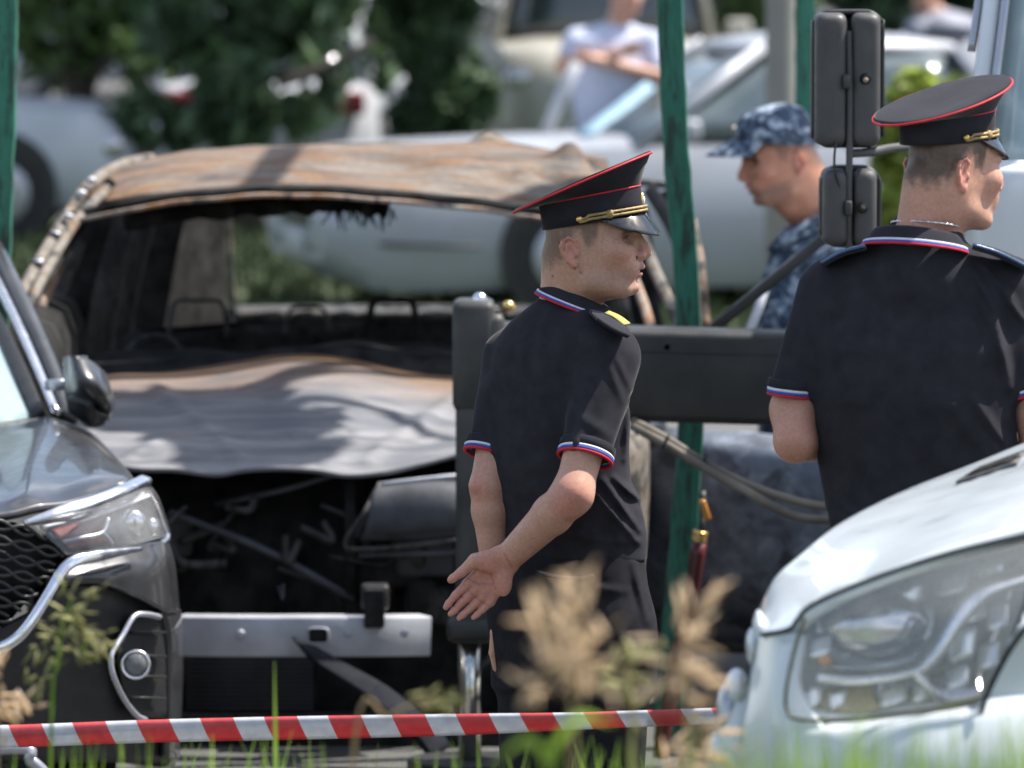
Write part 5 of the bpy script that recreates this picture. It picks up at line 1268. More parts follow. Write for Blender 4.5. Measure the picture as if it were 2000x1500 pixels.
# ------------------------------------------------------------------ added unseen tree, boughs set sunward to shade the bonnet and roof
def sunward(px, py, Y, z):
    p = at(px, py, Y); return p + SUN * ((z - p[2]) / SUN[2])
tb = V3(4.6, 23.2, 0)
te = empty('added_shade_tree', tb, 'unseen leafy tree added behind the truck to shade the burnt bonnet', 'tree')
blobs = [(300, 812, 19.98, 4.3, .17), (390, 800, 20.0, 4.5, .19), (450, 845, 19.8, 4.4, .17), (520, 850, 19.8, 4.4, .13), (548, 890, 19.56, 4.6, .10), (470, 893, 19.55, 4.3, .11), (220, 800, 20.05, 4.2, .14)]
P_ = []
r77 = np.random.default_rng(77)
ux = unit(np.cross(SUN, V3(0, 0, 1))); uy = np.cross(SUN, ux)
for (x, y, Y, z, r) in blobs:
    c = sunward(x, y, Y, z); k = int(900 * (r / .2) ** 2)
    a = r77.uniform(0, 6.283, k); q = np.sqrt(r77.uniform(0, 1, k)) * r * r77.uniform(.85, 1.1, k)
    P_.append(c + ux * (np.cos(a) * q)[:, None] + uy * (np.sin(a) * q)[:, None] + SUN * r77.uniform(-.25, .25, (k, 1)))
for c, rx, rz, k in ((V3(4.6, 23.6, 6.5), 1.7, 1.5, 2600), (V3(3.6, 23.0, 5.6), 1.0, .8, 1200), (V3(5.6, 24.2, 5.6), 1.3, 1.1, 1500)):
    P_.append(incrown([(c, rx, rz)], k, int(rx * 100)))
mesh('crown', leafquads(np.vstack(P_), .075, 78, .7), M['leaf_mid'], te, smooth=False)
mb = MB()
mb.add(tube([tb, tb + V3(.05, .1, 2.0), tb + V3(-.1, .2, 4.2), tb + V3(0, .4, 6.4)], [.19, .15, .11, .05], 10, 14))
fork = tb + V3(-.1, .2, 4.2)
mb.add(tube([fork, fork * .5 + sunward(410, 800, 20.05, 4.5) * .5 + V3(0, .3, .5), sunward(410, 800, 20.05, 4.5)], [.09, .06, .03], 8, 10))
for lims, r in ((((485, 395, 20.75), (520, 345, 21.0), (562, 286, 21.6)), .050), (((520, 795, 20.05), (620, 792, 20.05), (720, 806, 20.0), (800, 830, 19.9), (890, 862, 19.65)), .028), (((300, 815, 20.0), (345, 860, 19.65), (372, 925, 19.4)), .026), (((330, 800, 20.05), (300, 770, 20.3)), .02)):
    q = [sunward(x, y, Y, 5.0) for x, y, Y in lims]
    mb.add(tube(q, r, 8, 14))
    mb.add(tube([q[-1] if lims[-1][0] > 500 else q[0], q[-1] * .4 + fork * .6 + V3(0, 0, .3), fork], [r * .9, .05, .07], 7, 10))
mesh('trunk', mb.vf, M['bark'], te)
# ------------------------------------------------------------------ people
SKIN = np.array([0.535, 0.308, 0.222]); PINK = np.array([0.58, 0.215, 0.17]); HAIR = np.array([0.085, 0.062, 0.048])
hu = np.array([-.125, -.112, -.105, -.097, -.084, -.069, -.057, -.047, -.036, -.02, .01, .03, .041, .06, .08, .11, .125, .135])
hF = np.array([.030, .050, .085, .110, .1245, .128, .132, .133, .137, .138, .135, .136, .140, .134, .120, .082, .045, .03])
hB = np.array([.020, .030, .040, .044, .048, .050, .054, .058, .060, .0625, .064, .064, .064, .062, .058, .050, .035, .02])
hW = np.array([.012, .024, .036, .045, .055, .061, .064, .066, .068, .071, .074, .0755, .076, .076, .072, .054, .032, .012])
def sm(x, a, b):
    t = np.clip((x - a) / (b - a), 0, 1); return t * t * (3 - 2 * t)
class Head:
    def __init__(s, E, yaw, pitch=0.0, size=1.0, roll=0.0):
        s.E = np.asarray(E, float); s.s = size
        f = V3(math.cos(yaw), math.sin(yaw), 0); l = V3(-math.sin(yaw), math.cos(yaw), 0); u = V3(0, 0, 1)
        f, u = f * math.cos(pitch) - u * math.sin(pitch), u * math.cos(pitch) + f * math.sin(pitch)
        l, u = l * math.cos(roll) + u * math.sin(roll), u * math.cos(roll) - l * math.sin(roll)
        s.R = np.column_stack([f, l, u])
    def w(s, f, l, u): return s.E + s.R @ (np.array([f, l, u]) * s.s)
    def q(s, P): return (P - s.E) @ s.R / s.s
    def skull(s, P):
        q = s.q(P); f, l, u = q[:, 0], np.abs(q[:, 1]), q[:, 2]
        Fv = np.interp(u, hu, hF); Bv = np.interp(u, hu, hB); W = np.interp(u, hu, hW)
        c = 0.012
        x = np.where(f > c, (f - c) / (Fv - c), (c - f) / (Bv + c))
        n = 2.15
        rr = (np.maximum(x, 1e-6) ** n + (l / W) ** n) ** (1 / n)
        d = (rr - 1) * np.minimum(np.minimum(Fv, Bv + c), W) * .8
        return np.maximum(d, np.maximum(u - .135, -.125 - u)) * s.s
    def prims(s):
        w, k = s.w, s.s
        R = s.R
        P = [('u', 0, s.skull)]
        for g in (-1, 1):
            P += [('u', .030, ell(w(.095, g * .046, .000), np.array([.020, .020, .016]) * k, R)),      # cheek bone
                  ('u', .030, rc(w(.035, g * .052, -.066), w(.100, g * .030, -.088), .012 * k, .012 * k)),   # jaw line
                  ('u', .010, rc(w(.124, g * .014, .044), w(.104, g * .050, .042), .010 * k, .008 * k)),     # brow
                  ('s', .012, ell(w(.123, g * .038, .0270), np.array([.018, .019, .0105]) * k, R)),             # socket
                  ('u', .003, ell(w(.0995, g * .0345, .0275), np.array([.0135, .0145, .0105]) * k, R)),
                  ('u', .003, rc(w(.117, g * .021, .031), w(.1115, g * .037, .0355), .0036 * k, .0036 * k)),  # upper lid
                  ('u', .003, rc(w(.1115, g * .037, .0355), w(.0955, g * .0485, .0285), .0036 * k, .003 * k)),
                  ('u', .003, rc(w(.115, g * .022, .0212), w(.099, g * .046, .0215), .0034 * k, .003 * k)),     # lower lid
                  ('u', .006, ell(w(.1405, g * .0125, -.014), np.array([.013, .0095, .0095]) * k, R)),           # wing of the nose
                  ('s', .003, ell(w(.149, g * .0065, -.0235), np.array([.007, .0035, .004]) * k, R)),
                  ('u', .020, ell(w(.112, g * .024, -.040), np.array([.016, .014, .020]) * k, R))]
            P.append(('s', .007, rc(w(.131, g * .020, -.018), w(.117, g * .033, -.044), .0022 * k, .0022 * k)))
            # ear
            e = lambda f, l, u: w(f, g * l, u)
            out = [(.010, .074, .012), (.006, .080, .027), (-.006, .085, .035), (-.018, .088, .031), (-.024, .088, .016), (-.021, .085, .000), (-.012, .080, -.016), (.000, .075, -.027)]
            P += [('u', .004, ell(e(-.007, .077, .006), np.array([.015, .006, .029]) * k, R)), ('s', .004, ell(e(-.004, .0855, .004), np.array([.008, .007, .014]) * k, R))]
            for a, b in zip(out[:-1], out[1:]): P.append(('u', .0025, rc(e(*a), e(*b), .0040 * k, .0040 * k)))
            P += [('u', .004, ell(e(.002, .076, -.024), np.array([.008, .005, .009]) * k, R)), ('u', .003, ell(e(.010, .078, -.001), np.array([.005, .004, .008]) * k, R)),
                  ('u', .003, rc(e(-.012, .084, .021), e(-.014, .083, -.006), .003 * k, .003 * k))]
        P += [('u', .010, rc(w(.134, 0, .030), w(.150, 0, .002), .0085 * k, .0105 * k)), ('u', .006, rc(w(.150, 0, .002), w(.1545, 0, -.008), .0105 * k, .0105 * k)),
              ('u', .006, rc(w(.138, 0, -.022), w(.152, 0, -.015), .006 * k, .006 * k)),
              ('u', .007, rc(w(.139, 0, -.0385), w(.122, .023, -.046), .0078 * k, .0035 * k)), ('u', .007, rc(w(.139, 0, -.0385), w(.122, -.023, -.046), .0078 * k, .0035 * k)),
              ('u', .006, rc(w(.1335, 0, -.0565), w(.120, .020, -.050), .0082 * k, .0035 * k)), ('u', .006, rc(w(.1335, 0, -.0565), w(.120, -.020, -.050), .0082 * k, .0035 * k)),
              ('s', .003, ell(w(.142, 0, -.0475), np.array([.012, .019, .0026]) * k, R)),
              ('s', .012, ell(w(.1405, 0, -.0695), np.array([.006, .018, .006]) * k, R)),
              ('u', .014, ell(w(.111, 0, -.084), np.array([.020, .022, .014]) * k, R))]
        return P
    def tint(s, P, col, hair=HAIR, fade=1.0, stubble=.25, hl=0.0):
        q = s.q(P); f, l, u = q[:, 0], np.abs(q[:, 1]), q[:, 2]
        near = (np.abs(q) < .22).all(1) & (u > -.20)
        nz = .006 * Waves(3, 260, 8)(P) + .004 * Waves(9, 700, 8)(P)
        line = np.interp(f, [-.09, -.05, -.03, -.012, .005, .020, .030, .05, .06, .10, .14], [-.035, -.032, -.020, .012, .036, .034, .004, .014, .05, .075, .085]) + hl
        m = sm(u + nz, line - .010, line + .030) * fade
        ear = (l > .0755) & (f < .016) & (f > -.03) & (u > -.034) & (u < .036 - .5 * np.abs(f + .008))
        m = np.where(ear, 0, m) * near
        m = m[:, None]
        b = (sm(-u, .030, .060) * sm(f, .0, .05) * sm(u, -.125, -.10) * stubble * near)[:, None]
        col = col * (1 - b) + np.array([.20, .135, .11]) * b
        ck = np.exp(-(((f - .10) / .03) ** 2 + ((l - .05) / .025) ** 2 + ((u + .012) / .025) ** 2))[:, None] * near[:, None]
        col = col * (1 - .35 * ck) + PINK * .35 * ck
        ns = np.exp(-(((f - .155) / .018) ** 2 + (l / .02) ** 2 + ((u + .008) / .016) ** 2))[:, None] * near[:, None]
        col = col * (1 - .5 * ns) + PINK * .5 * ns
        er = (ear * 1.0)[:, None]; col = col * (1 - .55 * er) + PINK * .55 * er
        lp = (np.exp(-(((np.minimum(l, .05)) / .021) ** 4)) * np.exp(-((u + .0475) / .0135) ** 4) * sm(f, .116, .126))[:, None] * near[:, None]
        col = col * (1 - .55 * lp) + np.array([.40, .14, .125]) * .55 * lp
        br = (np.exp(-((u - .0415 + .12 * (l - .03)) / .0062) ** 4) * sm(l, .008, .016) * sm(-l, -.062, -.052) * sm(f, .062, .078))[:, None] * near[:, None]
        col = col * (1 - .95 * br) + hair * .6 * .95 * br
        ey = (np.exp(-(((u - .0285) / .0050) ** 4)) * np.exp(-(((l - .036) / .0125) ** 4)) * sm(f, .088, .094))[:, None] * near[:, None]
        col = col * (1 - .93 * ey) + np.array([.05, .035, .03]) * .93 * ey  # eye opening tinted in the same shade-dark tone
        return col * (1 - m) + hair * (.75 + .25 * np.clip(nz / .008, -1, 1))[:, None] * m
def bounds(prims_pts, pad):
    p = np.array(prims_pts); return p.min(0) - pad, p.max(0) + pad
def fold(p0, p1, r, amp):
    """a raised crease of cloth along p0-p1, seen in the plane of the picture"""
    a = np.asarray(p0)[[0, 2]]; b = np.asarray(p1)[[0, 2]]; ab = b - a; L = ab @ ab
    def f(P):
        q = P[:, [0, 2]]; t = np.clip((q - a) @ ab / L, 0, 1)
        d = np.linalg.norm(q - a - t[:, None] * ab, axis=1)
        return -amp * np.exp(-(d / r) ** 2) * np.sin(np.clip(t, .08, .92) * math.pi) ** .5
    return ('d', 0, f)
def wob(seed, freq, amp):
    w = Waves(seed, freq, 8); return ('d', 0, lambda P: amp * w(P))
def plane_below(p, n):
    n = unit(n); p = np.asarray(p); return lambda P: (P - p) @ n
def ringpts(c, a, b, n=48):
    t = np.arange(n) / n * 2 * math.pi
    return np.asarray(c) + np.cos(t)[:, None] * np.asarray(a) + np.sin(t)[:, None] * np.asarray(b)
def collar(parent, rb, rt, h3=.0042):
    """folded knit collar between lower ring rb and upper ring rt, with the three coloured stripes"""
    ins = lambda r, k: r.mean(0) + (r - r.mean(0)) * k
    up = (rt - rb)
    rings = [rb, rb + up * .02 + (ins(rb, 1.035) - rb), rb * .6 + rt * .4 + (ins(rb, 1.03) - rb), rt * .85 + rb * .15 + (ins(rt, 1.02) - rt), rt, ins(rt, .955) - up * .05, ins(rt, .95) - up * .6]
    c = mesh('collar', loftrings(rings, False, False), M['navy_cloth'], parent)
    d = up / np.linalg.norm(up, axis=1, keepdims=True)
    for i, m in enumerate(('red_cloth', 'blue_cloth', 'white_cloth')):
        pth = ins(rb, 1.045) + d * h3 * (i + .3)
        mesh(m.replace('cloth', 'stripe'), sweep(pth, rrect(.004, h3 * 1.02, .001, 1), closed=True, upv=unit(d.mean(0))), M[m], c)
    return c
def cuff(parent, c, axis, r, ry=None, h3=.0056):
    axis = unit(axis); a = unit(np.cross(axis, V3(0, 1, 0))); b = np.cross(axis, a)
    ry = ry or r
    par = None
    for i, m in enumerate(('white_cloth', 'blue_cloth', 'red_cloth')):
        pth = ringpts(np.asarray(c) + axis * h3 * (i - 1.4), a * r, b * ry, 40)
        o = mesh(m.replace('cloth', 'stripe'), sweep(pth, rrect(.007, h3 * 1.03, .0015, 1), closed=True, upv=axis), M[m], parent)
    mesh('sleeve_hem', sweep(ringpts(np.asarray(c) - axis * h3 * 3.6, a * r, b * ry, 40), rrect(.006, h3 * 3.6, .002, 1), closed=True, upv=axis), M['navy_cloth'], parent)
def peaked_cap(parent, H, badge=True):
    n = 64; th = np.arange(n) / n * 2 * math.pi
    def ring(cf, cu, a, b, tilt, sq=0.0):
        t = rad(tilt)
        x = cf + a * np.cos(th) * math.cos(t); z = cu + a * np.cos(th) * math.sin(t); y = b * np.sin(th)
        return np.array([H.w(*p) for p in np.column_stack([x, y, z])])
    r0 = ring(.0385, .0655, .113, .088, 9.6); r1 = ring(.029, .123, .113, .088, 11)
    r0i = ring(.0385, .0655, .106, .081, 9.6); r0j = ring(.036, .10, .10, .078, 9.6)
    rm = ring(.024, .131, .126, .102, 17); rn = ring(.018, .141, .146, .120, 21.5)
    r2 = ring(.014, .152, .1617, .137, 23.7); r3 = ring(.0135, .1553, .1605, .136, 23.7)
    r4 = ring(.0125, .1555, .154, .130, 23.7); r5 = ring(.012, .1545, .11, .09, 23.7); r6 = ring(.012, .1535, .06, .05, 23.7); r7 = ring(.012, .153, .02, .016, 23.7)
    v, f = loftrings([r1, rm, rn, r2, r3, r4, r5, r6, r7], False, True)
    nzw = Waves(31, 22, 6); v = v + .0016 * nzw(v)[:, None] * H.R[:, 2]
    cap = mesh('cap', (v, f), M['cap_cloth'], parent, sharp=70)
    mesh('band', loftrings([r0j, r0i, r0, ring(.034, .095, .1125, .0875, 10.3), r1], False, False), M['cap_cloth'], cap)
    k = H.s
    mesh('piping', sweep(ring(.014, .1505, .1635, .1388, 23.7), circ(.0026 * k, 8), closed=True), M['red_piping'], cap)
    mesh('piping', sweep(ring(.029, .1235, .1132, .0882, 11), circ(.0019 * k, 8), closed=True), M['red_piping'], cap)
    # visor
    rows = []
    for q in np.linspace(0, 1, 8):
        row = []
        for t in np.linspace(-1, 1, 25):
            a = t * rad(78)
            e = (1 - abs(t) ** 2.4)
            f0 = .0385 + .114 * math.cos(a) * .986; l0 = .089 * math.sin(a); u0 = .0665 + .112 * math.cos(a) * .167
            out = q * (.034 * e + .001); dn = q * (.040 * e + .001) + .008 * q * q * e
            row.append(H.w(f0 + out * math.cos(a * .6) , l0 + out * math.sin(a) * .8, u0 - dn + .002))
        rows.append(row)
    mesh('visor', shell(np.array(rows), .003 * k, H.R[:, 0] + H.R[:, 2] * .6), M['visor'], cap)
    ang = np.linspace(rad(-101), rad(101), 60)
    for du, off in ((.0165, .003), (.0085, .004)):
        pts = [H.w(.0375 + (.112 + off) * math.cos(a), (.087 + off) * math.sin(a), .0655 + .112 * math.cos(a) * .167 + du * (1 - .3 * (abs(a) > 1.6)) ) for a in ang]
        p_ = sweep(np.array(pts), circ(.0033 * k, 7), 1 + .12 * np.sin(np.arange(60) * 2.4))
        mesh('cord', p_, M['gold_cord'], cap)
    for a in (rad(-101), rad(101)):
        mesh('button', blob(H.w(.0375 + .117 * math.cos(a), .0915 * math.sin(a), .0655 + .112 * math.cos(a) * .167 + .0125), np.array([.0075] * 3) * k, (12, 8)), M['gold'], cap)
    for a in (rad(-68), rad(68)):
        mesh('knot', blob(H.w(.0375 + .116 * math.cos(a), .0915 * math.sin(a), .0655 + .112 * math.cos(a) * .167 + .0125), np.array([.009, .005, .0105]) * k, (12, 8), Rm=H.R, nz=.05), M['gold_cord'], cap)
    if badge:
        nrm = H.R @ V3(1, 0, -.12)
        c = H.w(.1425, 0, .112)
        a_, b_ = H.R[:, 1], unit(np.cross(H.R[:, 1], nrm)) * -1
        rg_ = [c + unit(nrm) * d + (a_ * circ(1, 28)[:, :1] * .0125 + b_ * circ(1, 28)[:, 1:] * .0185) * q * k for d, q in ((-.006, 1), (0, 1), (.004, .85), (.0035, .6))]
        bd = mesh('cockade', loftrings(rg_), M['gold'], cap)
        rg_ = [c + unit(nrm) * d + (a_ * circ(1, 20)[:, :1] * .0068 + b_ * circ(1, 20)[:, 1:] * .0105) * q * k for d, q in ((.002, 1), (.0055, .9), (.007, .4))]
        mesh('cockade_centre', loftrings(rg_), M['white_cloth'], cap)
    return cap
def eyes(parent, H):
    for g in (-1, 1):
        mesh('eye', blob(H.w(.1010, g * .0345, .0275), np.array([.0112] * 3) * H.s, (14, 10)), M['eye'], parent)
def blockshoes(parent, pts):
    for a, b in pts:
        mesh('shoe', tube([a, (np.asarray(a) + b) / 2 + V3(0, 0, .01), b], [.045, .052, .035], 12, 14), M['shoe'], parent)

def person1():
    Y0 = 15.0
    P = lambda x, y, d=0.0: at(x, y, Y0 + d)
    root = empty('person', V3(P(1110, 1900)[0], Y0, 0), 'man in profile in black polo and peaked cap, right hand open behind his back', 'person')
    H = Head(at(1125, 492, Y0 - .02), rad(-6), rad(-3), 1.0, rad(-1.2))
    yaw = rad(46)
    body = H.prims()
    neck0, neck1 = at(1128, 520, Y0), at(1110, 650, Y0)
    body += [('u', .02, rc(neck0, neck1, .058, .066)), ('u', .03, rc(at(1090, 500, Y0), at(1098, 640, Y0), .03, .05))]
    shR, shL = P(1188, 700, -.115), P(1000, 704, .115)
    elR, wrR = P(1118, 966, -.25), P(990, 1092, -.14)
    elL, wrL = P(955, 950, .02), P(966, 1110, .03)
    tors = [(600, 1080, 1150, .8, 0), (640, 1005, 1180, .56, 0), (720, 985, 1196, .56, 0), (860, 980, 1194, .56, 0), (1000, 1000, 1220, .58, 0), (1150, 990, 1250, .66, 0), (1240, 1000, 1250, .66, 0)]
    body += [('u', .03, column(tors, Y0, yaw)), ('u', .03, rc(neck1, shR, .055, .05)), ('u', .03, rc(neck1, shL, .055, .05)),
             ('u', .02, rc(shR, elR, .049, .040)), ('u', .03, rc(elR, wrR * .30 + elR * .70, .040, .0430)), ('u', .012, rc(wrR * .30 + elR * .70, wrR, .0430, .0300)),
             ('u', .02, ell(P(1112, 982, -.262), (.018, .018, .024))),
             ('u', .02, rc(shL, elL, .048, .041)), ('u', .012, rc(elL, wrL * .3 + elL * .7, .041, .0405)), ('u', .012, rc(wrL * .3 + elL * .7, wrL, .0405, .028)),
             ('u', .008, ell(P(930, 948, .0), (.016, .02, .018)))]
    # right hand, palm to the camera, fingers down to the left
    hd = -.145
    def ch(pts, rs, k=.004, k0=.010):
        out = []
        for i in range(len(pts) - 1): out.append(('u', k0 if i == 0 else k, rc(pts[i], pts[i + 1], rs[i], rs[i + 1])))
        return out
    T = lambda x, y, d=0: P(x, y, hd + d)
    body += ch([T(974, 1083), T(914, 1140, .004), T(890, 1162, .0), T(876, 1179, -.004), T(871, 1186, -.007)], [.0165, .0122, .0084, .0075, .0066])
    body += ch([T(982, 1091), T(925, 1156, .005), T(901, 1178, .0), T(887, 1193, -.005), T(880, 1199, -.009)], [.0165, .0122, .0084, .0075, .0066])
    body += ch([T(990, 1100), T(940, 1168, .006), T(918, 1189, .0), T(904, 1201, -.006), T(897, 1207, -.010)], [.0165, .0122, .0082, .0074, .0064])
    body += ch([T(997, 1107), T(957, 1175, .006), T(942, 1191, -.001), T(932, 1200, -.006), T(925, 1206, -.010)], [.0150, .0115, .0075, .0068, .0060])
    body += ch([T(978, 1084, -.006), T(928, 1095, -.012), T(901, 1118, -.012), T(884, 1130, -.010), T(880, 1133, -.009)], [.0185, .0155, .0105, .0088, .0074])
    body += [('u', .012, ell(T(955, 1104, -.010), (.026, .014, .018))), ('u', .012, ell(T(984, 1138, -.008), (.018, .014, .030))), ('s', .014, ell(T(948, 1136, -.022), (.018, .012, .016)))]
    # left hand hanging behind the thigh
    lh = lambda x, y, d=0: P(x, y, .05 + d)
    body += ch([lh(972, 1115), lh(990, 1185)], [.022, .026])
    for i, (dx, dd, r) in enumerate(((-7, -.03, .0085), (-4, -.01, .009), (0, .012, .0088), (4, .03, .008))):
        body += ch([lh(988 + dx, 1180, dd), lh(972 + dx, 1235, dd), lh(969 + dx, 1275, dd), lh(975 + dx, 1306 - i * 5, dd)], [.0115, r, r * .95, r * .75])
    body += ch([lh(985, 1150, -.03), lh(990, 1200, -.04), lh(992, 1230, -.04)], [.012, .010, .008])
    for (a, b, c, dd) in ((1050, 1045, 1050, .07), (1185, 1190, 1190, -.07)):
        body += [('u', .03, rc(P(a, 1240, dd), P(b, 1560, dd), .085, .06)), ('u', .02, rc(P(b, 1560, dd), P(c, 1930, dd), .06, .04)), ('u', .02, rc(P(c, 1940, dd), P(c, 1965, dd) + V3(.11, .12, 0), .04, .03))]
    lo = V3(P(860, 0)[0], Y0 - .34, 0.0); hi = V3(P(1290, 0)[0], Y0 + .30, at(0, 380, Y0)[2])
    v, f = sdf_mesh(body, lo, hi, .0027)
    o = mesh('body', (v, f), M['skin'], root)
    col = np.tile(SKIN, (len(v), 1))
    for p, r, a in ((P(1112, 985, -.29), .05, .6), (P(925, 948, .0), .035, .6), (T(955, 1104, -.02), .05, .45), (T(900, 1180, -.01), .05, .55), (T(880, 1135, -.01), .03, .5), (T(985, 1140, -.02), .045, .4), (T(945, 1165, -.01), .03, .3)):
        wgt = (a * np.exp(-(np.linalg.norm(v - p, axis=1) / r) ** 2))[:, None]; col = col * (1 - wgt) + PINK * wgt
    for pts in (((914, 1150), (922, 1161)), ((926, 1164), (938, 1173)), ((941, 1175), (955, 1182)), ((932, 1110), (958, 1120), (968, 1148)), ((912, 1128), (935, 1140), (962, 1140)), ((920, 1145), (900, 1165), (886, 1183)), ((933, 1162), (912, 1180), (896, 1196)), ((950, 1172), (932, 1190), (916, 1204)), ((984, 1078), (1000, 1106))):  # shade of palm creases and finger gaps, drawn as dark red lines
        for (xa, ya), (xb, yb) in zip(pts[:-1], pts[1:]):
            a, b = T(xa, ya), T(xb, yb); ab = (b - a)[[0, 2]]; qv = (v - a)[:, [0, 2]]
            t = np.clip(qv @ ab / (ab @ ab), 0, 1); dd = np.linalg.norm(qv - t[:, None] * ab, axis=1)
            wgt = (.5 * np.exp(-(dd / .0023) ** 2) * (np.abs(v[:, 1] - a[1]) < .06))[:, None]; col = col * (1 - wgt) + np.array([.30, .10, .08]) * wgt
    col = H.tint(v, col, HAIR * 1.5, .74, .34)
    for fx, uu in ((.0145, -.043), (.002, -.034), (-.05, -.049)):
        q = H.q(v); wgt = (.85 * np.exp(-(((q[:, 0] - fx) ** 2 + (q[:, 2] - uu) ** 2) / .0026 ** 2)) * (q[:, 1] < 0))[:, None]; col = col * (1 - wgt) + np.array([.06, .03, .025]) * wgt
    set_attr(o, 'tint', col)
    eyes(root, H)
    peaked_cap(root, Head(at(1125, 492, Y0 - .02), rad(-6), 0.0, 1.0, rad(-1.2)))
    # polo shirt
    lev = [(585, 1075, 1160, .9, 0), (625, 1020, 1195, .66, 0), (680, 972, 1214, .62, 0), (760, 953, 1224, .62, 0), (860, 953, 1222, .62, 0), (930, 958, 1230, .62, 0), (990, 972, 1248, .64, 0), (1040, 982, 1256, .66, 0), (1080, 984, 1258, .66, 0), (1115, 990, 1256, .66, 0)]
    cR, cL = P(1143, 893, -.205), P(950, 885, .045)
    pol = [('u', 0, column(lev, Y0, yaw, 2.2)), ('u', .045, rc(P(1108, 640), shR + V3(-.01, 0, .008), .074, .060)), ('u', .045, rc(P(1100, 640), shL + V3(.01, 0, .008), .072, .058)),
           ('u', .030, cutcone(shR, cR, .066, .0545, cR - shR)), ('u', .030, cutcone(shL, cL, .060, .0455, cL - shL)),
           ('i', .004, plane_below(P(1120, 1085), V3(-.02, 0, -1))), ('s', .006, rc(at(1134, 560, Y0), at(1118, 640, Y0), .060, .060))]
    F = lambda a, b, c, d, r, m: pol.append(fold(P(a, b, -.15), P(c, d, -.15), r, m))
    F(1060, 700, 1060, 900, .024, .009); F(1150, 760, 1100, 940, .012, .007); F(1010, 760, 1020, 960, .020, .007); F(1180, 940, 1250, 1040, .008, .009); F(1165, 965, 1245, 1060, .008, .009); F(1200, 935, 1255, 985, .007, .009); F(1110, 640, 1120, 780, .018, -.006); F(1000, 900, 1080, 1000, .012, .006); F(1020, 1010, 1160, 1050, .012, .004)
    F(1100, 1045, 1250, 1062, .009, .004); F(1185, 700, 1215, 780, .010, .005); F(1200, 690, 1232, 760, .009, .005); F(1120, 800, 1190, 845, .012, .004); F(1105, 850, 1185, 872, .010, .003); F(1232, 790, 1222, 900, .009, .006); F(990, 990, 1080, 1020, .010, .005); F(1230, 1000, 1200, 1075, .01, .005)
    F(975, 700, 940, 800, .014, .004); F(935, 800, 940, 880, .01, .003); F(1085, 650, 1160, 700, .02, -.005)
    pol.append(wob(41, 30, .0018))
    lo = V3(P(890, 0)[0], Y0 - .32, at(0, 1130, Y0)[2]); hi = V3(P(1285, 0)[0], Y0 + .26, at(0, 560, Y0)[2])
    shirt = mesh('polo_shirt', sdf_mesh(pol, lo, hi, .0045), M['navy_cloth'], root)
    cuff(shirt, cR, cR - shR, .0585); cuff(shirt, cL, cL - shL, .0485)
    rb = ringpts((at(1048, 574, Y0) + at(1192, 628, Y0)) / 2, (at(1192, 628, Y0) - at(1048, 574, Y0)) / 2, V3(0, .088, 0))
    rt = ringpts((at(1072, 543, Y0) + at(1190, 600, Y0)) / 2, (at(1190, 600, Y0) - at(1072, 543, Y0)) / 2, V3(0, .072, 0))
    collar(shirt, rb, rt)
    ep = gridsurf([A((1152, 604, 14.90), (1186, 612, 14.89), (1224, 636, 14.86)), A((1160, 612, 14.84), (1190, 624, 14.83), (1230, 646, 14.82)), A((1170, 622, 14.79), (1196, 640, 14.78), (1230, 656, 14.80))], 10, 16)
    epo = mesh('shoulder_board', shell(ep, .008, (0, 0, 1)), M['cap_cloth'], shirt)
    mesh('shoulder_stripe', sweep(cr(A((1185, 612, 14.885), (1205, 621, 14.875), (1225, 636, 14.86)), 12) + V3(0, -.004, .003), rrect(.022, .003, .001, 1), upv=(0, -.2, 1)), M['yellow_cloth'], shirt)
    # trousers
    tl = [(1060, 994, 1250, .66, 0), (1120, 970, 1258, .68, 0), (1195, 955, 1266, .70, 0), (1240, 964, 1268, .68, 0), (1300, 972, 1272, .66, 0), (1340, 972, 1272, .6, 0)]
    tr = [('u', 0, column(tl, Y0, yaw, 2.2))]
    for (a, b, c, dd) in ((1058, 1045, 1050, .07), (1182, 1190, 1190, -.07)):
        tr += [('u', .05, rc(P(a, 1240, dd), P(b, 1560, dd), .100, .078)), ('u', .03, cutcone(P(b, 1560, dd), P(c, 1945, dd), .078, .072))]
    for q in ((1130, 1130, 1220, 1140, .010, .006), (1040, 1100, 1180, 1122, .008, -.004), (1235, 1090, 1262, 1200, .009, .007), (1000, 1240, 1060, 1300, .014, .005), (1215, 1230, 1266, 1290, .01, .006), (1090, 1150, 1090, 1300, .02, -.006), (1010, 1150, 1000, 1330, .015, .005)): tr.append(fold(P(q[0], q[1]), P(q[2], q[3]), q[4], q[5]))
    tr.append(wob(43, 24, .0025))
    lo = V3(P(945, 0)[0], Y0 - .26, 0); hi = V3(P(1300, 0)[0], Y0 + .26, at(0, 1050, Y0)[2])
    trs = mesh('trousers', sdf_mesh(tr, lo, hi, .0055), M['trouser_cloth'], root)
    mesh('pocket_flap', sweep(cr(A((1048, 1118, 14.80), (1085, 1126, 14.785), (1130, 1130, 14.775), (1160, 1124, 14.78)), 16), rrect(.012, .006, .002, 1), upv=(0, -.4, 1)), M['trouser_cloth'], trs)
    blockshoes(root, [(P(1050, 1960, .07), P(1050, 1968, .07) + V3(.14, .14, -.01)), (P(1190, 1960, -.07), P(1190, 1968, -.07) + V3(.15, .14, -.01))])
person1()

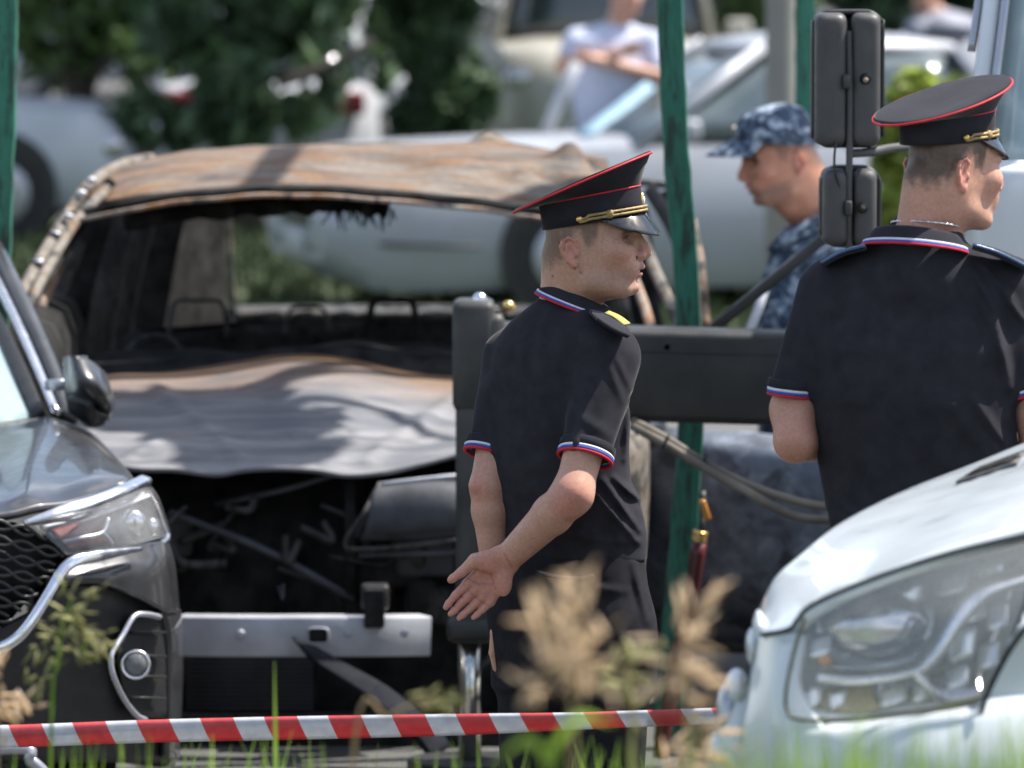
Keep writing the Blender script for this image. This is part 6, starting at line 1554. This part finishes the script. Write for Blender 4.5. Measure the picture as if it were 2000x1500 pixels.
def person2():
    Y0 = 14.3
    P = lambda x, y, d=0.0: at(x, y, Y0 + d)
    root = empty('person', V3(P(1800, 1900)[0], Y0, gz(Y0)), 'man seen from behind in black polo and peaked cap, right of the truck mirrors', 'person')
    H = Head(P(1836, 340, -.0), rad(35), rad(7), 1.02, rad(0))
    yaw = rad(80)
    body = H.prims() + [('u', .02, rc(P(1834, 370, 0), P(1808, 500, .02), .070, .066)), ('u', .02, rc(P(1800, 350, -.03), P(1790, 440, -.035), .035, .042))]
    shR, shL = P(1975, 572, .0), P(1622, 574, .05)
    elR, wrR = P(2040, 880, -.05), P(1960, 845, .26)
    elL, wrL = P(1553, 862, -.02), P(1665, 870, .26)
    body += [('u', .03, column([(500, 1720, 1880, .7, 0), (600, 1640, 1950, .5, 0), (800, 1615, 1950, .55, 0), (1000, 1640, 1960, .6, 0), (1200, 1640, 1975, .6, 0)], Y0, yaw)),
             ('u', .02, rc(P(1800, 530), shR, .06, .055)), ('u', .02, rc(P(1790, 530), shL, .06, .055)),
             ('u', .02, rc(shR, elR, .055, .046)), ('u', .012, rc(elR, wrR, .046, .030)), ('u', .02, rc(shL, P(1551, 800, .02), .055, .0475)), ('u', .02, rc(P(1551, 800, .02), elL, .0475, .043)), ('u', .012, rc(elL, wrL, .0435, .030))]
    for w_, s in ((wrR, -1), (wrL, 1)):
        e = w_ + V3(s * .07, .05, .0)
        body.append(('u', .01, rc(w_, e, .03, .026)))
        for i in range(4):
            b0 = e + V3(0, .0, .026 - i * .018)
            body += [('u', .006, rc(b0, b0 + V3(s * .04, .02, -.005), .009, .0085)), ('u', .003, rc(b0 + V3(s * .04, .02, -.005), b0 + V3(s * .055, -.005, -.012), .0085, .007))]
        body.append(('u', .006, rc(w_ + V3(s * .02, 0, .025), w_ + V3(s * .065, .01, .055), .012, .009)))
    for s in (-1, 1):
        h0 = P(1805 + s * 80, 1200, 0); kn = V3(h0[0] + s * .01, Y0, .50); an = V3(kn[0], Y0, .10 + gz(Y0))
        body += [('u', .03, rc(h0, kn, .10, .065)), ('u', .02, rc(kn, an, .065, .045)), ('u', .02, rc(an, an + V3(.03, .16, -.05), .04, .03))]
    lo = V3(P(1490, 0)[0], Y0 - .26, 0); hi = V3(P(2105, 0)[0], Y0 + .44, at(0, 190, Y0)[2])
    v, f = sdf_mesh(body, lo, hi, .0033)
    o = mesh('body', (v, f), M['skin'], root)
    col = np.tile(SKIN * np.array([1.0, .97, .96]), (len(v), 1))
    for p, r, a in ((elL, .06, .5), (elR, .06, .4), (P(1800, 440, -.06), .07, .3)):
        wgt = (a * np.exp(-(np.linalg.norm(v - p, axis=1) / r) ** 2))[:, None]; col = col * (1 - wgt) + PINK * wgt
    set_attr(o, 'tint', H.tint(v, col, HAIR * .95, .88, .15))
    eyes(root, H)
    HC = Head(H.w(-.020, .004, .006), rad(35), rad(6), .965, 0)
    peaked_cap(root, HC)
    lev = [(468, 1735, 1850, .8, .02), (500, 1672, 1905, .42, .02), (540, 1622, 1952, .42, .01), (600, 1598, 1978, .47, 0), (680, 1588, 1984, .54, -.01), (780, 1588, 1978, .60, -.01), (860, 1594, 1984, .60, 0), (950, 1606, 1992, .60, 0), (1040, 1622, 1996, .62, 0), (1120, 1630, 1998, .62, 0), (1190, 1636, 1996, .62, 0)]
    cL, cR = P(1546, 769, .01), P(2012, 776, -.04)
    pol = [('u', 0, column(lev, Y0, yaw, 2.5)), ('u', .05, rc(P(1795, 545, -.01), shR + V3(-.02, 0, .004), .085, .066)), ('u', .05, rc(P(1785, 545, -.01), shL + V3(.02, 0, .004), .085, .066)),
           ('u', .028, cutcone(shL, cL, .068, .0455, P(1546, 769, .01) - P(1560, 600, .01))), ('u', .028, cutcone(shR, cR, .070, .056, cR - shR)),
           ('i', .004, plane_below(P(1800, 1165), V3(0, 0, -1))), ('u', .03, rc(P(1806, 478, .0), P(1798, 530, .0), .080, .10)), ('s', .006, rc(P(1826, 380), P(1818, 420, -.005), .066, .066))]
    F = lambda a, b, c, d, r, m: pol.append(fold(P(a, b, -.15), P(c, d, -.15), r, m))
    F(1940, 600, 1975, 760, .012, .011); F(1900, 525, 1950, 610, .009, .010); F(1885, 560, 1930, 660, .011, -.007); F(1925, 520, 1965, 575, .008, .008); F(1960, 560, 1990, 600, .008, .006); F(1965, 580, 2000, 625, .008, .006); F(1980, 600, 2010, 640, .007, .005)
    F(1840, 780, 1960, 930, .018, .008); F(1800, 860, 1940, 1000, .018, .008); F(1900, 780, 1985, 900, .012, .010); F(1930, 860, 1990, 930, .008, .006); F(1720, 900, 1860, 1030, .03, .005); F(1640, 700, 1650, 950, .03, .005)
    F(1610, 560, 1595, 720, .012, .005); F(1560, 640, 1590, 740, .012, .004); F(1630, 985, 1700, 1030, .010, .006); F(1625, 1000, 1690, 1050, .009, .006); F(1640, 1030, 1760, 1080, .012, .006); F(1790, 560, 1790, 800, .05, -.008)
    pol.append(wob(44, 26, .002))
    lo = V3(P(1490, 0)[0], Y0 - .28, at(0, 1200, Y0)[2]); hi = V3(P(2100, 0)[0], Y0 + .30, at(0, 440, Y0)[2])
    shirt = mesh('polo_shirt', sdf_mesh(pol, lo, hi, .0050), M['navy_cloth'], root)
    cuff(shirt, cL, P(1546, 769, .01) - P(1560, 640, .01), .0485); cuff(shirt, cR, cR - shR, .0590)
    fx, lx = V3(math.cos(rad(62)), math.sin(rad(62)), 0), V3(-math.sin(rad(62)), math.cos(rad(62)), 0)
    cb = P(1787, 478, -.02) ; ct = P(1792, 445, -.012)
    rb = ringpts(cb + V3(0, .0, -.012), fx * .105 + V3(0, 0, -.020), lx * .108); rt = ringpts(ct + V3(0, 0, -.012), fx * .088 + V3(0, 0, -.022), lx * .090)
    collar(shirt, rb, rt, .0048)
    rg_ = ringpts(P(1808, 440, -.012), fx * .068 + V3(0, 0, -.012), lx * .071, 90)
    mesh('neck_chain', sweep(rg_, circ(.0024, 6), 1 + .35 * np.sin(np.arange(90) * 2.1), closed=True), M['silver_chain'], root)
    for s, pts in ((1, [A((1900, 480, 14.16), (1950, 496, 14.17), (2008, 524, 14.19)), A((1905, 474, 14.25), (1955, 488, 14.26), (2012, 514, 14.28))]), (-1, [A((1690, 482, 14.22), (1645, 494, 14.24), (1604, 516, 14.26)), A((1692, 476, 14.32), (1648, 487, 14.33), (1606, 508, 14.35))])):
        b_ = mesh('shoulder_board', shell(gridsurf(pts, 6, 14), .008, (0, 0, 1)), M['cap_cloth'], shirt)
        mesh('shoulder_edge', tube(pts[0] + V3(0, -.002, .003), .0035, 8, 14), plain('glossy dark blue braid', (.05, .10, .20), .25), shirt)
    # trousers
    tr = [('u', 0, column([(1140, 1640, 1990, .6, 0), (1240, 1640, 1990, .6, 0), (1320, 1650, 1985, .6, 0)], Y0, yaw, 2.3))]
    for s in (-1, 1):
        h0 = P(1812 + s * 85, 1230, 0); kn = V3(h0[0] + s * .01, Y0, .50); an = V3(kn[0], Y0, .06 + gz(Y0))
        tr += [('u', .05, rc(h0, kn, .115, .085)), ('u', .03, cutcone(kn, an, .085, .078))]
    tr.append(wob(45, 22, .003))
    lo = V3(P(1600, 0)[0], Y0 - .24, 0); hi = V3(P(2030, 0)[0], Y0 + .24, at(0, 1130, Y0)[2])
    mesh('trousers', sdf_mesh(tr, lo, hi, .007), M['trouser_cloth'], root)
    for s in (-1, 1):
        x = P(1812 + s * 90, 1230)[0]
        blockshoes(root, [(V3(x, Y0 - .05, .05 + gz(Y0)), V3(x + .02, Y0 + .18, .04 + gz(Y0)))])
person2()

def person3():
    Y0 = 21.2
    P = lambda x, y, d=0.0: at(x, y, Y0 + d)
    root = empty('person', V3(P(1620, 1400)[0], Y0, 0), 'man in blue camouflage cap and shirt looking down behind the outrigger beam', 'person')
    H = Head(P(1548, 318, -.05), rad(190), rad(12), 1.08)
    body = H.prims() + [('u', .02, rc(H.w(.0, 0, -.03), P(1612, 452), .062, .070)), ('u', .03, rc(H.w(-.03, 0, -.01), P(1640, 440), .05, .06)), ('u', .02, rc(H.w(.045, 0, -.09), P(1580, 430), .045, .05))]
    sh = [P(1640, 520, -.16), P(1600, 520, .18)]; el = [P(1675, 690, -.20), P(1610, 690, .20)]; wr = [P(1590, 720, -.30), P(1540, 715, .1)]
    body += [('u', .03, column([(470, 1560, 1680, .8, 0), (560, 1510, 1700, 1.3, 0), (740, 1505, 1720, 1.3, 0), (900, 1510, 1720, 1.2, 0)], Y0, math.pi))]
    for a, b, c in zip(sh, el, wr):
        body += [('u', .02, rc(a, b, .05, .043)), ('u', .015, rc(b, c, .043, .03)), ('u', .01, rc(c, c + V3(-.07, 0, -.01), .03, .026))]
        for i in range(4): body.append(('u', .006, rc(c + V3(-.07, (i - 1.5) * .018, -.01), c + V3(-.14, (i - 1.5) * .02, -.03 - .004 * i), .010, .007)))
        body.append(('u', .006, rc(c + V3(-.03, -.03, -.02), c + V3(-.09, -.05, -.03), .012, .008)))
    for dy in (-.11, .11):
        body += [('u', .03, rc(P(1600, 880, dy), P(1590, 1130, dy), .09, .06)), ('u', .02, rc(P(1590, 1130, dy), V3(P(1600, 0)[0], Y0 + dy, .09), .06, .045)), ('u', .02, rc(V3(P(1600, 0)[0], Y0 + dy, .06), V3(P(1500, 0)[0], Y0 + dy, .04), .04, .035))]
    lo = V3(P(1370, 0)[0], Y0 - .45, 0); hi = V3(P(1760, 0)[0], Y0 + .42, at(0, 180, Y0)[2])
    v, f = sdf_mesh(body, lo, hi, .0048)
    o = mesh('body', (v, f), M['skin'], root)
    set_attr(o, 'tint', H.tint(v, np.tile(SKIN * np.array([.95, .78, .70]), (len(v), 1)), HAIR * 1.6, .6, .55))
    eyes(root, H)
    n = 48; th = np.arange(n) / n * 2 * math.pi
    def ring(cf, cu, a, b, t):
        t = rad(t); return np.array([H.w(*p) for p in np.column_stack([cf + a * np.cos(th) * math.cos(t), b * np.sin(th), cu + a * np.cos(th) * math.sin(t)])])
    v, f = loftrings([ring(.036, .068, .110, .082, 15), ring(.036, .066, .117, .088, 15), ring(.034, .098, .115, .088, 13), ring(.030, .132, .104, .080, 9), ring(.026, .156, .084, .064, 6), ring(.022, .170, .054, .042, 4), ring(.020, .176, .02, .016, 2)], False, True)
    cap = mesh('cap', (v + .002 * Waves(50, 40, 6)(v)[:, None], f), M['camo'], root)
    rows = [[H.w(.036 + .117 * math.cos(a) + q * .088 * (math.cos(a) ** .7), .088 * math.sin(a) * (1 + .04 * q), .068 + .117 * math.cos(a) * .26 - q * .026 - .010 * (math.sin(a) ** 2) * q + .004) for a in np.linspace(-1.15, 1.15, 21)] for q in np.linspace(0, 1, 7)]
    mesh('brim', shell(np.array(rows), .005, (0, 0, 1)), M['camo'], cap)
    pc = [[H.w(.036 + (.1185 - .006 * (k > 0)) * math.cos(a) + .001, .0895 * math.sin(a), .075 + .115 * math.cos(a) * .24 + .036 * k) for a in np.linspace(-.95, -.30, 8)] for k in (0, .5, 1)]
    mesh('cloth_patch', shell(np.array(pc), .003, -H.R[:, 1] + H.R[:, 0]), M['beige_cloth'], cap)
    shp = [('u', 0, column([(430, 1560, 1680, .9, 0), (480, 1508, 1715, 1.35, 0), (560, 1488, 1730, 1.4, 0), (650, 1480, 1745, 1.35, 0), (800, 1480, 1750, 1.3, 0), (860, 1482, 1750, 1.3, 0)], Y0, math.pi, 2.3))]
    for a, b, c in zip(sh, el, wr):
        shp += [('u', .04, rc(P(1620, 500), a, .09, .075)), ('u', .03, rc(a, b, .075, .062)), ('u', .02, cutcone(b, c, .062, .045))]
    for i in range(9): shp.append(fold(P(1480 + i * 22, 520 + (i * 53) % 90), P(1530 + i * 25, 640 + (i * 37) % 80), .012, .007))
    shp += [wob(51, 22, .005), ('s', .006, rc(H.w(.0, 0, -.06), P(1600, 470), .072, .066))]
    lo = V3(P(1440, 0)[0], Y0 - .45, at(0, 880, Y0)[2]); hi = V3(P(1780, 0)[0], Y0 + .42, at(0, 420, Y0)[2])
    st = mesh('camouflage_shirt', sdf_mesh(shp, lo, hi, .0075), M['camo'], root)
    ax, ay = V3(.105, 0, .055), V3(0, .10, 0)
    c0 = P(1578, 452, -.02)
    ins = lambda r, k: r.mean(0) + (r - r.mean(0)) * k
    rb = ringpts(c0, ax * 1.15, ay * 1.1); rt = ringpts(c0 + V3(.02, 0, .055), ax * .95, ay * .9)
    mesh('shirt_collar', loftrings([rb, ins(rb, 1.05) + V3(0, 0, .01), rt, ins(rt, .94), ins(rt, .9) - V3(0, 0, .03)], False, False), M['camo'], st)
    mesh('white_strap', sweep(cr(A((1494, 560, 20.85), (1482, 600, 20.83), (1462, 650, 20.83)), 10), rrect(.026, .006, .002, 1), upv=(0, -1, 0)), M['white_cloth'], st)
    tr = [('u', 0, column([(830, 1500, 1735, 1.2, 0), (950, 1495, 1730, 1.2, 0)], Y0, math.pi))]
    for dy in (-.11, .11): tr += [('u', .04, rc(P(1605, 890, dy), P(1595, 1130, dy), .115, .085)), ('u', .03, cutcone(P(1595, 1130, dy), V3(P(1605, 0)[0], Y0 + dy, .07), .085, .075))]
    tr.append(wob(52, 20, .005))
    lo = V3(P(1440, 0)[0], Y0 - .4, 0); hi = V3(P(1780, 0)[0], Y0 + .4, at(0, 820, Y0)[2])
    mesh('trousers', sdf_mesh(tr, lo, hi, .011), M['camo'], root)
person3()

def far_person(Y0, E, yaw, pitch, px, shirt, label, arms, tors, h=.009, size=.98, legs=True, hair=HAIR):
    P = lambda x, y, d=0.0: at(x, y, Y0 + d)
    root = empty('person', V3(P(px, 600)[0], Y0, 0), label, 'person')
    H = Head(P(*E), yaw, pitch, size)
    tx = (tors[0][1] + tors[0][2]) / 2; nb = P(tx, tors[0][0] + 8)
    body = H.prims() + [('u', .02, rc(H.w(0, 0, -.05), nb, .058, .066)), ('u', .03, column([(a, l + 8, r - 8, q, d) for a, l, r, q, d in tors], Y0, yaw))]
    hip = (tors[-1][1] + tors[-1][2]) / 2
    sl = [('u', 0, column(tors, Y0, yaw))]
    for s, e, w_, rs in arms:
        s, e, w_ = P(*s), P(*e), P(*w_)
        body += [('u', .02, rc(s, e, .05, .042)), ('u', .015, rc(e, w_, .042, .03)), ('u', .01, rc(w_, w_ + unit(w_ - e) * .08, .03, .026))]
        for i in range(4):
            o_ = V3(0, -.005, (i - 1.5) * .018); d_ = unit(w_ - e)
            body.append(('u', .006, rc(w_ + d_ * .08 + o_, w_ + d_ * .155 + o_ * 1.2, .010, .008)))
        body.append(('u', .006, rc(w_ + d_ * .03 + V3(0, 0, .02), w_ + d_ * .09 + V3(0, -.01, .05), .012, .009)))
        sl += [('u', .04, rc(nb, s, .075, .068)), ('u', .03, cutcone(s, s + (e - s) * rs, .068, .062))]
    tr = [('u', 0, column([(tors[-1][0] - 12, tors[-1][1] + 4, tors[-1][2] - 4, tors[-1][3], 0), (tors[-1][0] + 40, tors[-1][1] + 4, tors[-1][2] - 4, tors[-1][3], 0)], Y0, yaw))]
    lat = V3(-math.sin(yaw), math.cos(yaw), 0) * .10
    hp = P(hip, tors[-1][0] + 30)
    for s in (-1, 1):
        a, b, c = hp + lat * s, V3(hp[0], Y0, .48) + lat * s, V3(hp[0], Y0, .08) + lat * s
        body += [('u', .03, rc(a, b, .085, .06)), ('u', .02, rc(b, c, .06, .04)), ('u', .02, rc(c - V3(0, 0, .03), c + V3(math.cos(yaw), math.sin(yaw), -.2) * .15, .04, .035))]
        tr += [('u', .04, rc(a, b, .11, .085)), ('u', .03, cutcone(b, c, .085, .075))]
    top = H.w(0, 0, .15)[2] + .03
    lo = V3(min(at(a[1], 0, Y0)[0] for a in tors) - .45, Y0 - .5, 0); hi = V3(max(at(a[2], 0, Y0)[0] for a in tors) + .45, Y0 + .5, top)
    v, f = sdf_mesh(body, lo, hi, h); o = mesh('body', (v, f), M['skin'], root)
    set_attr(o, 'tint', H.tint(v, np.tile(SKIN, (len(v), 1)), hair, .8, .15, -.01))
    sl += [wob(60, 18, .006), ('s', .006, rc(H.w(0, 0, -.06), nb, .066, .066))]
    mesh('shirt', sdf_mesh(sl, lo, hi, .012), M[shirt], root)
    mesh('trousers', sdf_mesh(tr, lo, hi, .016), M['dark_cloth'], root)
    return root
far_person(39.4, (1218, -8, 0), rad(-62), rad(6), 1190, 'pale_shirt', 'man in pale shirt with folded arms behind the silver car',
           [((1125, 82, -.02), (1098, 128, -.10), (1205, 104, -.24), .75), ((1268, 82, 0), (1292, 150, -.08), (1170, 118, -.26), .8)],
           [(52, 1170, 1230, .8, 0), (75, 1118, 1278, .55, 0), (130, 1112, 1284, .6, 0), (200, 1122, 1276, .62, 0), (268, 1128, 1270, .62, 0)])
far_person(47.6, (1812, -2, 0), rad(-120), rad(22), 1850, 'grey_cloth', 'man in grey shirt bending over the dark car at the upper right',
           [((1790, 52, -.1), (1775, 110, -.14), (1790, 165, -.2), .5), ((1890, 52, 0), (1905, 115, -.05), (1890, 165, -.1), .5)],
           [(28, 1815, 1865, .9, 0), (48, 1780, 1896, .65, 0), (100, 1784, 1896, .65, .1), (170, 1795, 1895, .7, .2), (220, 1798, 1892, .7, .25)])
# ------------------------------------------------------------------ barrier tape
def m_tape():
    t = NT('red and white barrier tape')
    uv = t.n.new("ShaderNodeUVMap"); sx = t.n.new("ShaderNodeSeparateXYZ"); t.l.new(uv.outputs[0], sx.inputs[0])
    def mth(op, a, b):
        m = t.n.new("ShaderNodeMath"); m.operation = op
        for i, q in enumerate((a, b)):
            if hasattr(q, 'is_linked'): t.l.new(q, m.inputs[i])
            else: m.inputs[i].default_value = q
        return m.outputs[0]
    s = mth('ADD', mth('DIVIDE', sx.outputs['X'], .1335), mth('MULTIPLY', sx.outputs['Y'], 0.12))
    st = mth('GREATER_THAN', mth('FRACT', s, 0.0), 0.48)
    n = t.noise(40, 4)
    r_ = t.ramp(n, [(.3, (.62, .08, .095)), (.7, (.72, .12, .13))]); w_ = t.ramp(n, [(.3, (.60, .61, .66)), (.7, (.72, .73, .77))])
    t.set(Base_Color=t.mix(st, w_, r_), Roughness=.38)
    tr = t.n.new("ShaderNodeBsdfTranslucent"); t.l.new(t.mix(st, w_, r_), tr.inputs[0])
    mx = t.n.new("ShaderNodeMixShader"); mx.inputs[0].default_value = .35
    t.l.new(t.b.outputs[0], mx.inputs[1]); t.l.new(tr.outputs[0], mx.inputs[2]); t.l.new(mx.outputs[0], t.n["Material Output"].inputs[0])
    return t.m
TY = 14.35
tp = [(-1500, 1452, 1500), (-420, 1425, 1472), (0, 1416, 1462), (300, 1405, 1452), (600, 1398, 1446), (900, 1394, 1438), (1130, 1391, 1427), (1390, 1383, 1416), (1800, 1372, 1400)]
x_ = np.linspace(-1500, 1800, 140)
top_ = cr([at(a, b, TY) for a, b, c in tp], 140); bot_ = cr([at(a, c, TY) for a, b, c in tp], 140)
ln = np.concatenate([[0], np.cumsum(np.linalg.norm(np.diff(top_, axis=0), axis=1))])
rows, us = [], []
for j in range(7):
    q = j / 6
    sag = -0.010 * math.sin(q * math.pi) + 0.004 * np.sin(ln * 2.3 + q * 2)
    r = top_ * (1 - q) + bot_ * q; r[:, 1] += sag + .012 * q
    rows.append(r)
g = np.array(rows)
v, f = shell(g, .0006, (0, -1, 0))
tape = mesh('barrier_tape', (v, f), m_tape())
flip = False
XOFF = float(np.interp(at(-420, 1425, TY)[0], top_[:, 0], ln)) + 0.008
uvl = tape.data.uv_layers.new(name='UVMap')
gg = np.asarray(v)
x0 = top_[0, 0]
vi = np.zeros(len(tape.data.loops), np.int32); tape.data.loops.foreach_get('vertex_index', vi)
xu = np.interp(gg[:, 0], top_[:, 0], ln)
tz = np.interp(gg[:, 0], top_[:, 0], top_[:, 2]); bz = np.interp(gg[:, 0], bot_[:, 0], bot_[:, 2])
yv = (tz - gg[:, 2]) / np.maximum(tz - bz, 1e-4)
uv = np.stack([xu[vi] - XOFF, -1.35 * (yv[vi] - 0.25) ], 1).astype(np.float32)
uvl.data.foreach_set('uv', uv.ravel())
tag(tape, 'red and white striped barrier tape stretched across the foreground', 'barrier tape')

# ------------------------------------------------------------------ foreground grasses
def blade(base, tip, w, bend, n=7):
    base = np.asarray(base, float); tip = np.asarray(tip, float)
    mid = (base + tip) / 2 + bend
    p = cr([base, mid, tip], n)
    s = np.array([1, 1.1, 1.0, .9, .7, .42, .04])[:n] * w
    side = unit(np.cross(tip - base, V3(0.25, 1, 0)))
    fold = unit(np.cross(side, tip - base)) * w * .35
    v = np.vstack([p - side * s[:, None], p + fold * (s / w)[:, None], p + side * s[:, None]])
    f = []
    for i in range(n - 1):
        f += [[i, i + 1, n + i + 1, n + i], [n + i, n + i + 1, 2 * n + i + 1, 2 * n + i]]
    return v, f
rg = random.Random(3)
mbg = MB()
def tuft(px, Y, top, k, spread=60, w=.0045):
    for i in range(k):
        y = Y + rg.uniform(-.5, .5); x = px + rg.gauss(0, spread)
        b = V3((x - 1000) / sc(y), y, gz(y) - .01)
        tx = x + rg.gauss(0, 70); ty = top + abs(rg.gauss(0, 60))
        mbg.add(blade(b, at(tx, ty, y + rg.uniform(-.1, .1)), w * rg.uniform(.6, 1.5), V3(rg.gauss(0, .03), rg.gauss(0, .02), .05)))
for x in range(-150, 1450, 22):
    tuft(x, 12.0 + rg.uniform(-1.2, 1.0), 1445 + rg.uniform(-30, 50), 2, 40, .0052)
for x in range(1350, 2200, 20):
    tuft(x, 9.4 + rg.uniform(-.6, .8), 1400 + rg.uniform(-60, 60), 6)
for x, t, k in ((100, 1440, 9), (220, 1425, 9), (300, 1440, 8), (420, 1420, 8), (520, 1440, 9), (650, 1460, 6), (1000, 1430, 9), (1080, 1440, 8), (1200, 1450, 9), (1480, 1440, 8), (1560, 1400, 7), (1700, 1400, 8), (1830, 1370, 8), (1960, 1330, 9), (1900, 1420, 8)):
    tuft(x, 11.8 if x < 1400 else 9.0, t - 10, k, 40, .006)
tag(mesh('grass', mbg.vf, M['blade'], kind='stuff'), None, None, None, 'stuff')
# short turf over the verge
r8 = np.random.default_rng(8)
n = 9000
yy = r8.uniform(6.5, 13.3, n); xx = r8.uniform(-1.35, 1.35, n) * yy / 12
B = np.stack([xx, yy, np.interp(yy, VY, VZ)], 1)
h = r8.uniform(.05, .22, (n, 1)); d = np.concatenate([r8.normal(0, .35, (n, 2)), np.ones((n, 1))], 1) * h
sd_ = np.stack([r8.uniform(.5, 1, n), r8.uniform(-.6, .6, n), np.zeros(n)], 1) * .004
v = np.stack([B - sd_, B + sd_, B + d], 1).reshape(-1, 3)
mesh('turf_grass', (v, np.arange(3 * n).reshape(n, 3)), M['blade'], kind='stuff', smooth=False)
n = 9000
yy = r8.uniform(35.5, 47, n); xx = r8.uniform(-3.2, 2.5, n) * yy / 40
B = np.stack([xx, yy, np.full(n, .004)], 1)
h = r8.uniform(.04, .12, (n, 1)); d = np.concatenate([r8.normal(0, .35, (n, 2)), np.ones((n, 1))], 1) * h
sd_ = np.stack([np.ones(n), r8.uniform(-.6, .6, n), np.zeros(n)], 1) * .012
v = np.stack([B - sd_, B + sd_, B + d], 1).reshape(-1, 3)
mesh('lawn_grass', (v, np.arange(3 * n).reshape(n, 3)), M['lawn'], kind='stuff', smooth=False)

def husk(c, d, L, w):
    d = unit(d); a = unit(np.cross(d, V3(.3, .8, .5))); b = np.cross(d, a)
    rings = []
    for t, q in ((0, .15), (.25, .9), (.55, 1), (.85, .45), (1, .04)):
        rings.append(np.asarray(c) + d * L * t + np.array([a * math.cos(k * 2.094) + b * math.sin(k * 2.094) for k in range(3)]) * w * q)
    return loftrings(rings, False, False)
def panicle(px_base, stalk, Y, heads, label, m='seed', seed=1, n=60, L=.024, w=.0042, spread=(40, 40), leaves=(), cat='grass stalk', sm='straw'):
    """one tall grass: stalk, seed head of separate husks, a few leaf blades"""
    r = random.Random(seed)
    b = V3((px_base - 1000) / sc(Y), Y, gz(Y) - .01)
    e = empty('grass_stalk', b, label, cat, 'tall seeding grasses in the foreground')
    path = [b] + [at(x, y, Y) for x, y in stalk]
    mb = MB(); mb.add(tube(path, [.0034, .0024, .0010], 6, 24))
    hm = MB()
    for (hx, hy, sx, sy, k, dx, dy) in heads:
        for i in range(k):
            x = hx + r.gauss(0, sx * .5); y = hy + r.gauss(0, sy * .5)
            c = at(x, y, Y + r.uniform(-.05, .05))
            d = V3(dx + r.gauss(0, .6), r.gauss(0, .5), -dy + r.gauss(0, .6))
            hm.add(husk(c, d, L * r.uniform(.7, 1.4), w * r.uniform(.7, 1.3)))
            if i % 4 == 0:
                s = at(*stalk[-1], Y); s2 = path[min(len(path) - 1, len(path) - 2)]
                mb.add(tube([at(hx, min(hy + sy * .3, 1390), Y), c], [.0009, .0006], 4, 3))
    mesh('stem', mb.vf, M[sm], e)
    h_ = mesh('seed_head', hm.vf, M[m], e, kind='stuff')
    for (x0, y0, x1, y1, bx, wd) in leaves:
        mesh('leaf', blade(at(x0, y0, Y), at(x1, y1, Y - .05), wd, V3(bx, 0, .03)), M['blade'], e)
    return e
panicle(75, [(100, 1430), (112, 1300), (125, 1220), (140, 1165)], 11.6, [(150, 1190, 46, 40, 20, .6, -.5), (120, 1235, 44, 40, 18, -.3, .2), (165, 1255, 50, 40, 26, .9, .5), (100, 1290, 40, 45, 12, -.5, .8), (75, 1330, 26, 30, 6, -.3, 1)],
        'green grass stalk with drooping straw tufts before the dark car bumper', 'seed_green', 3, L=.032, w=.0036, sm='blade')
panicle(-20, [(-5, 1450), (0, 1400), (10, 1360)], 11.2, [(10, 1375, 40, 30, 26, .8, .4), (-5, 1310, 25, 30, 10, 0, -.5)], 'dry straw tuft cut by the left edge above the tape', 'seed', 4, L=.03)
panicle(1120, [(1118, 1450), (1115, 1330), (1118, 1240), (1130, 1170)], 7.9, [(1120, 1180, 40, 36, 16, .1, -1), (1085, 1220, 40, 44, 14, -.3, -.8), (1110, 1260, 56, 50, 30, .2, -.6), (1085, 1300, 56, 44, 22, -.3, -.5), (1125, 1320, 50, 44, 20, .2, -.2), (1050, 1340, 40, 30, 8, -.5, .4)],
        'large fluffy dry seed head in front of the trousers of the man in profile', 'seed', 5, L=.030, w=.0026, leaves=((1090, 1490, 960, 1500, 0, .006), (1060, 1490, 1200, 1415, .0, .006)))
panicle(1350, [(1345, 1450), (1335, 1340), (1345, 1250), (1365, 1180)], 8.5, [(1365, 1195, 36, 32, 10, .8, -.8), (1335, 1240, 40, 36, 12, .3, -.3), (1315, 1300, 46, 44, 10, -.5, .1), (1350, 1310, 46, 44, 12, .5, .2), (1300, 1345, 40, 26, 6, -.6, .4)],
        'dry seed head right of the trousers below the green post', 'seed', 6, L=.036, w=.0036)
panicle(1240, [(1235, 1450), (1228, 1380), (1225, 1300)], 9.6, [(1225, 1300, 36, 50, 22, 0, -.4), (1215, 1350, 30, 50, 14, 0, .2)], 'small olive seed head between the two larger dry ones', 'seed_green', 8, L=.026, w=.005)
panicle(640, [(690, 1470), (760, 1400), (830, 1368), (880, 1366)], 10.0, [(845, 1370, 50, 14, 22, 1, .05)], 'arching grass stalk bent to the right over the tape beside the chrome rod', 'seed_green', 9, L=.03, w=.003, sm='straw')
panicle(1365, [(1370, 1490), (1380, 1470)], 10.4, [(1360, 1470, 80, 36, 30, .5, .1)], 'low dry straw tuft at the bottom below the tape end', 'seed', 10, L=.04, w=.004)
tall = tag(mesh('tall_grass', blade(V3((540 - 1000) / sc(12.0), 12.0, gz(12.0)), at(536, 1290, 12.0), .0085, V3(.0, 0, .0)), M['blade']), 'single tall upright green blade before the radiator', 'grass stalk')
for i, (x, y, w, h) in enumerate(((385, 1485, 70, 22), (1330, 1490, 60, 20))):
    s_ = blob(at(x, y, 11.5 if i == 0 else 10.6) * [1, 1, 0] + [0, 0, gz(11.5) + .02], (.07, .05, .035), (10, 8), nz=.06)
    pass
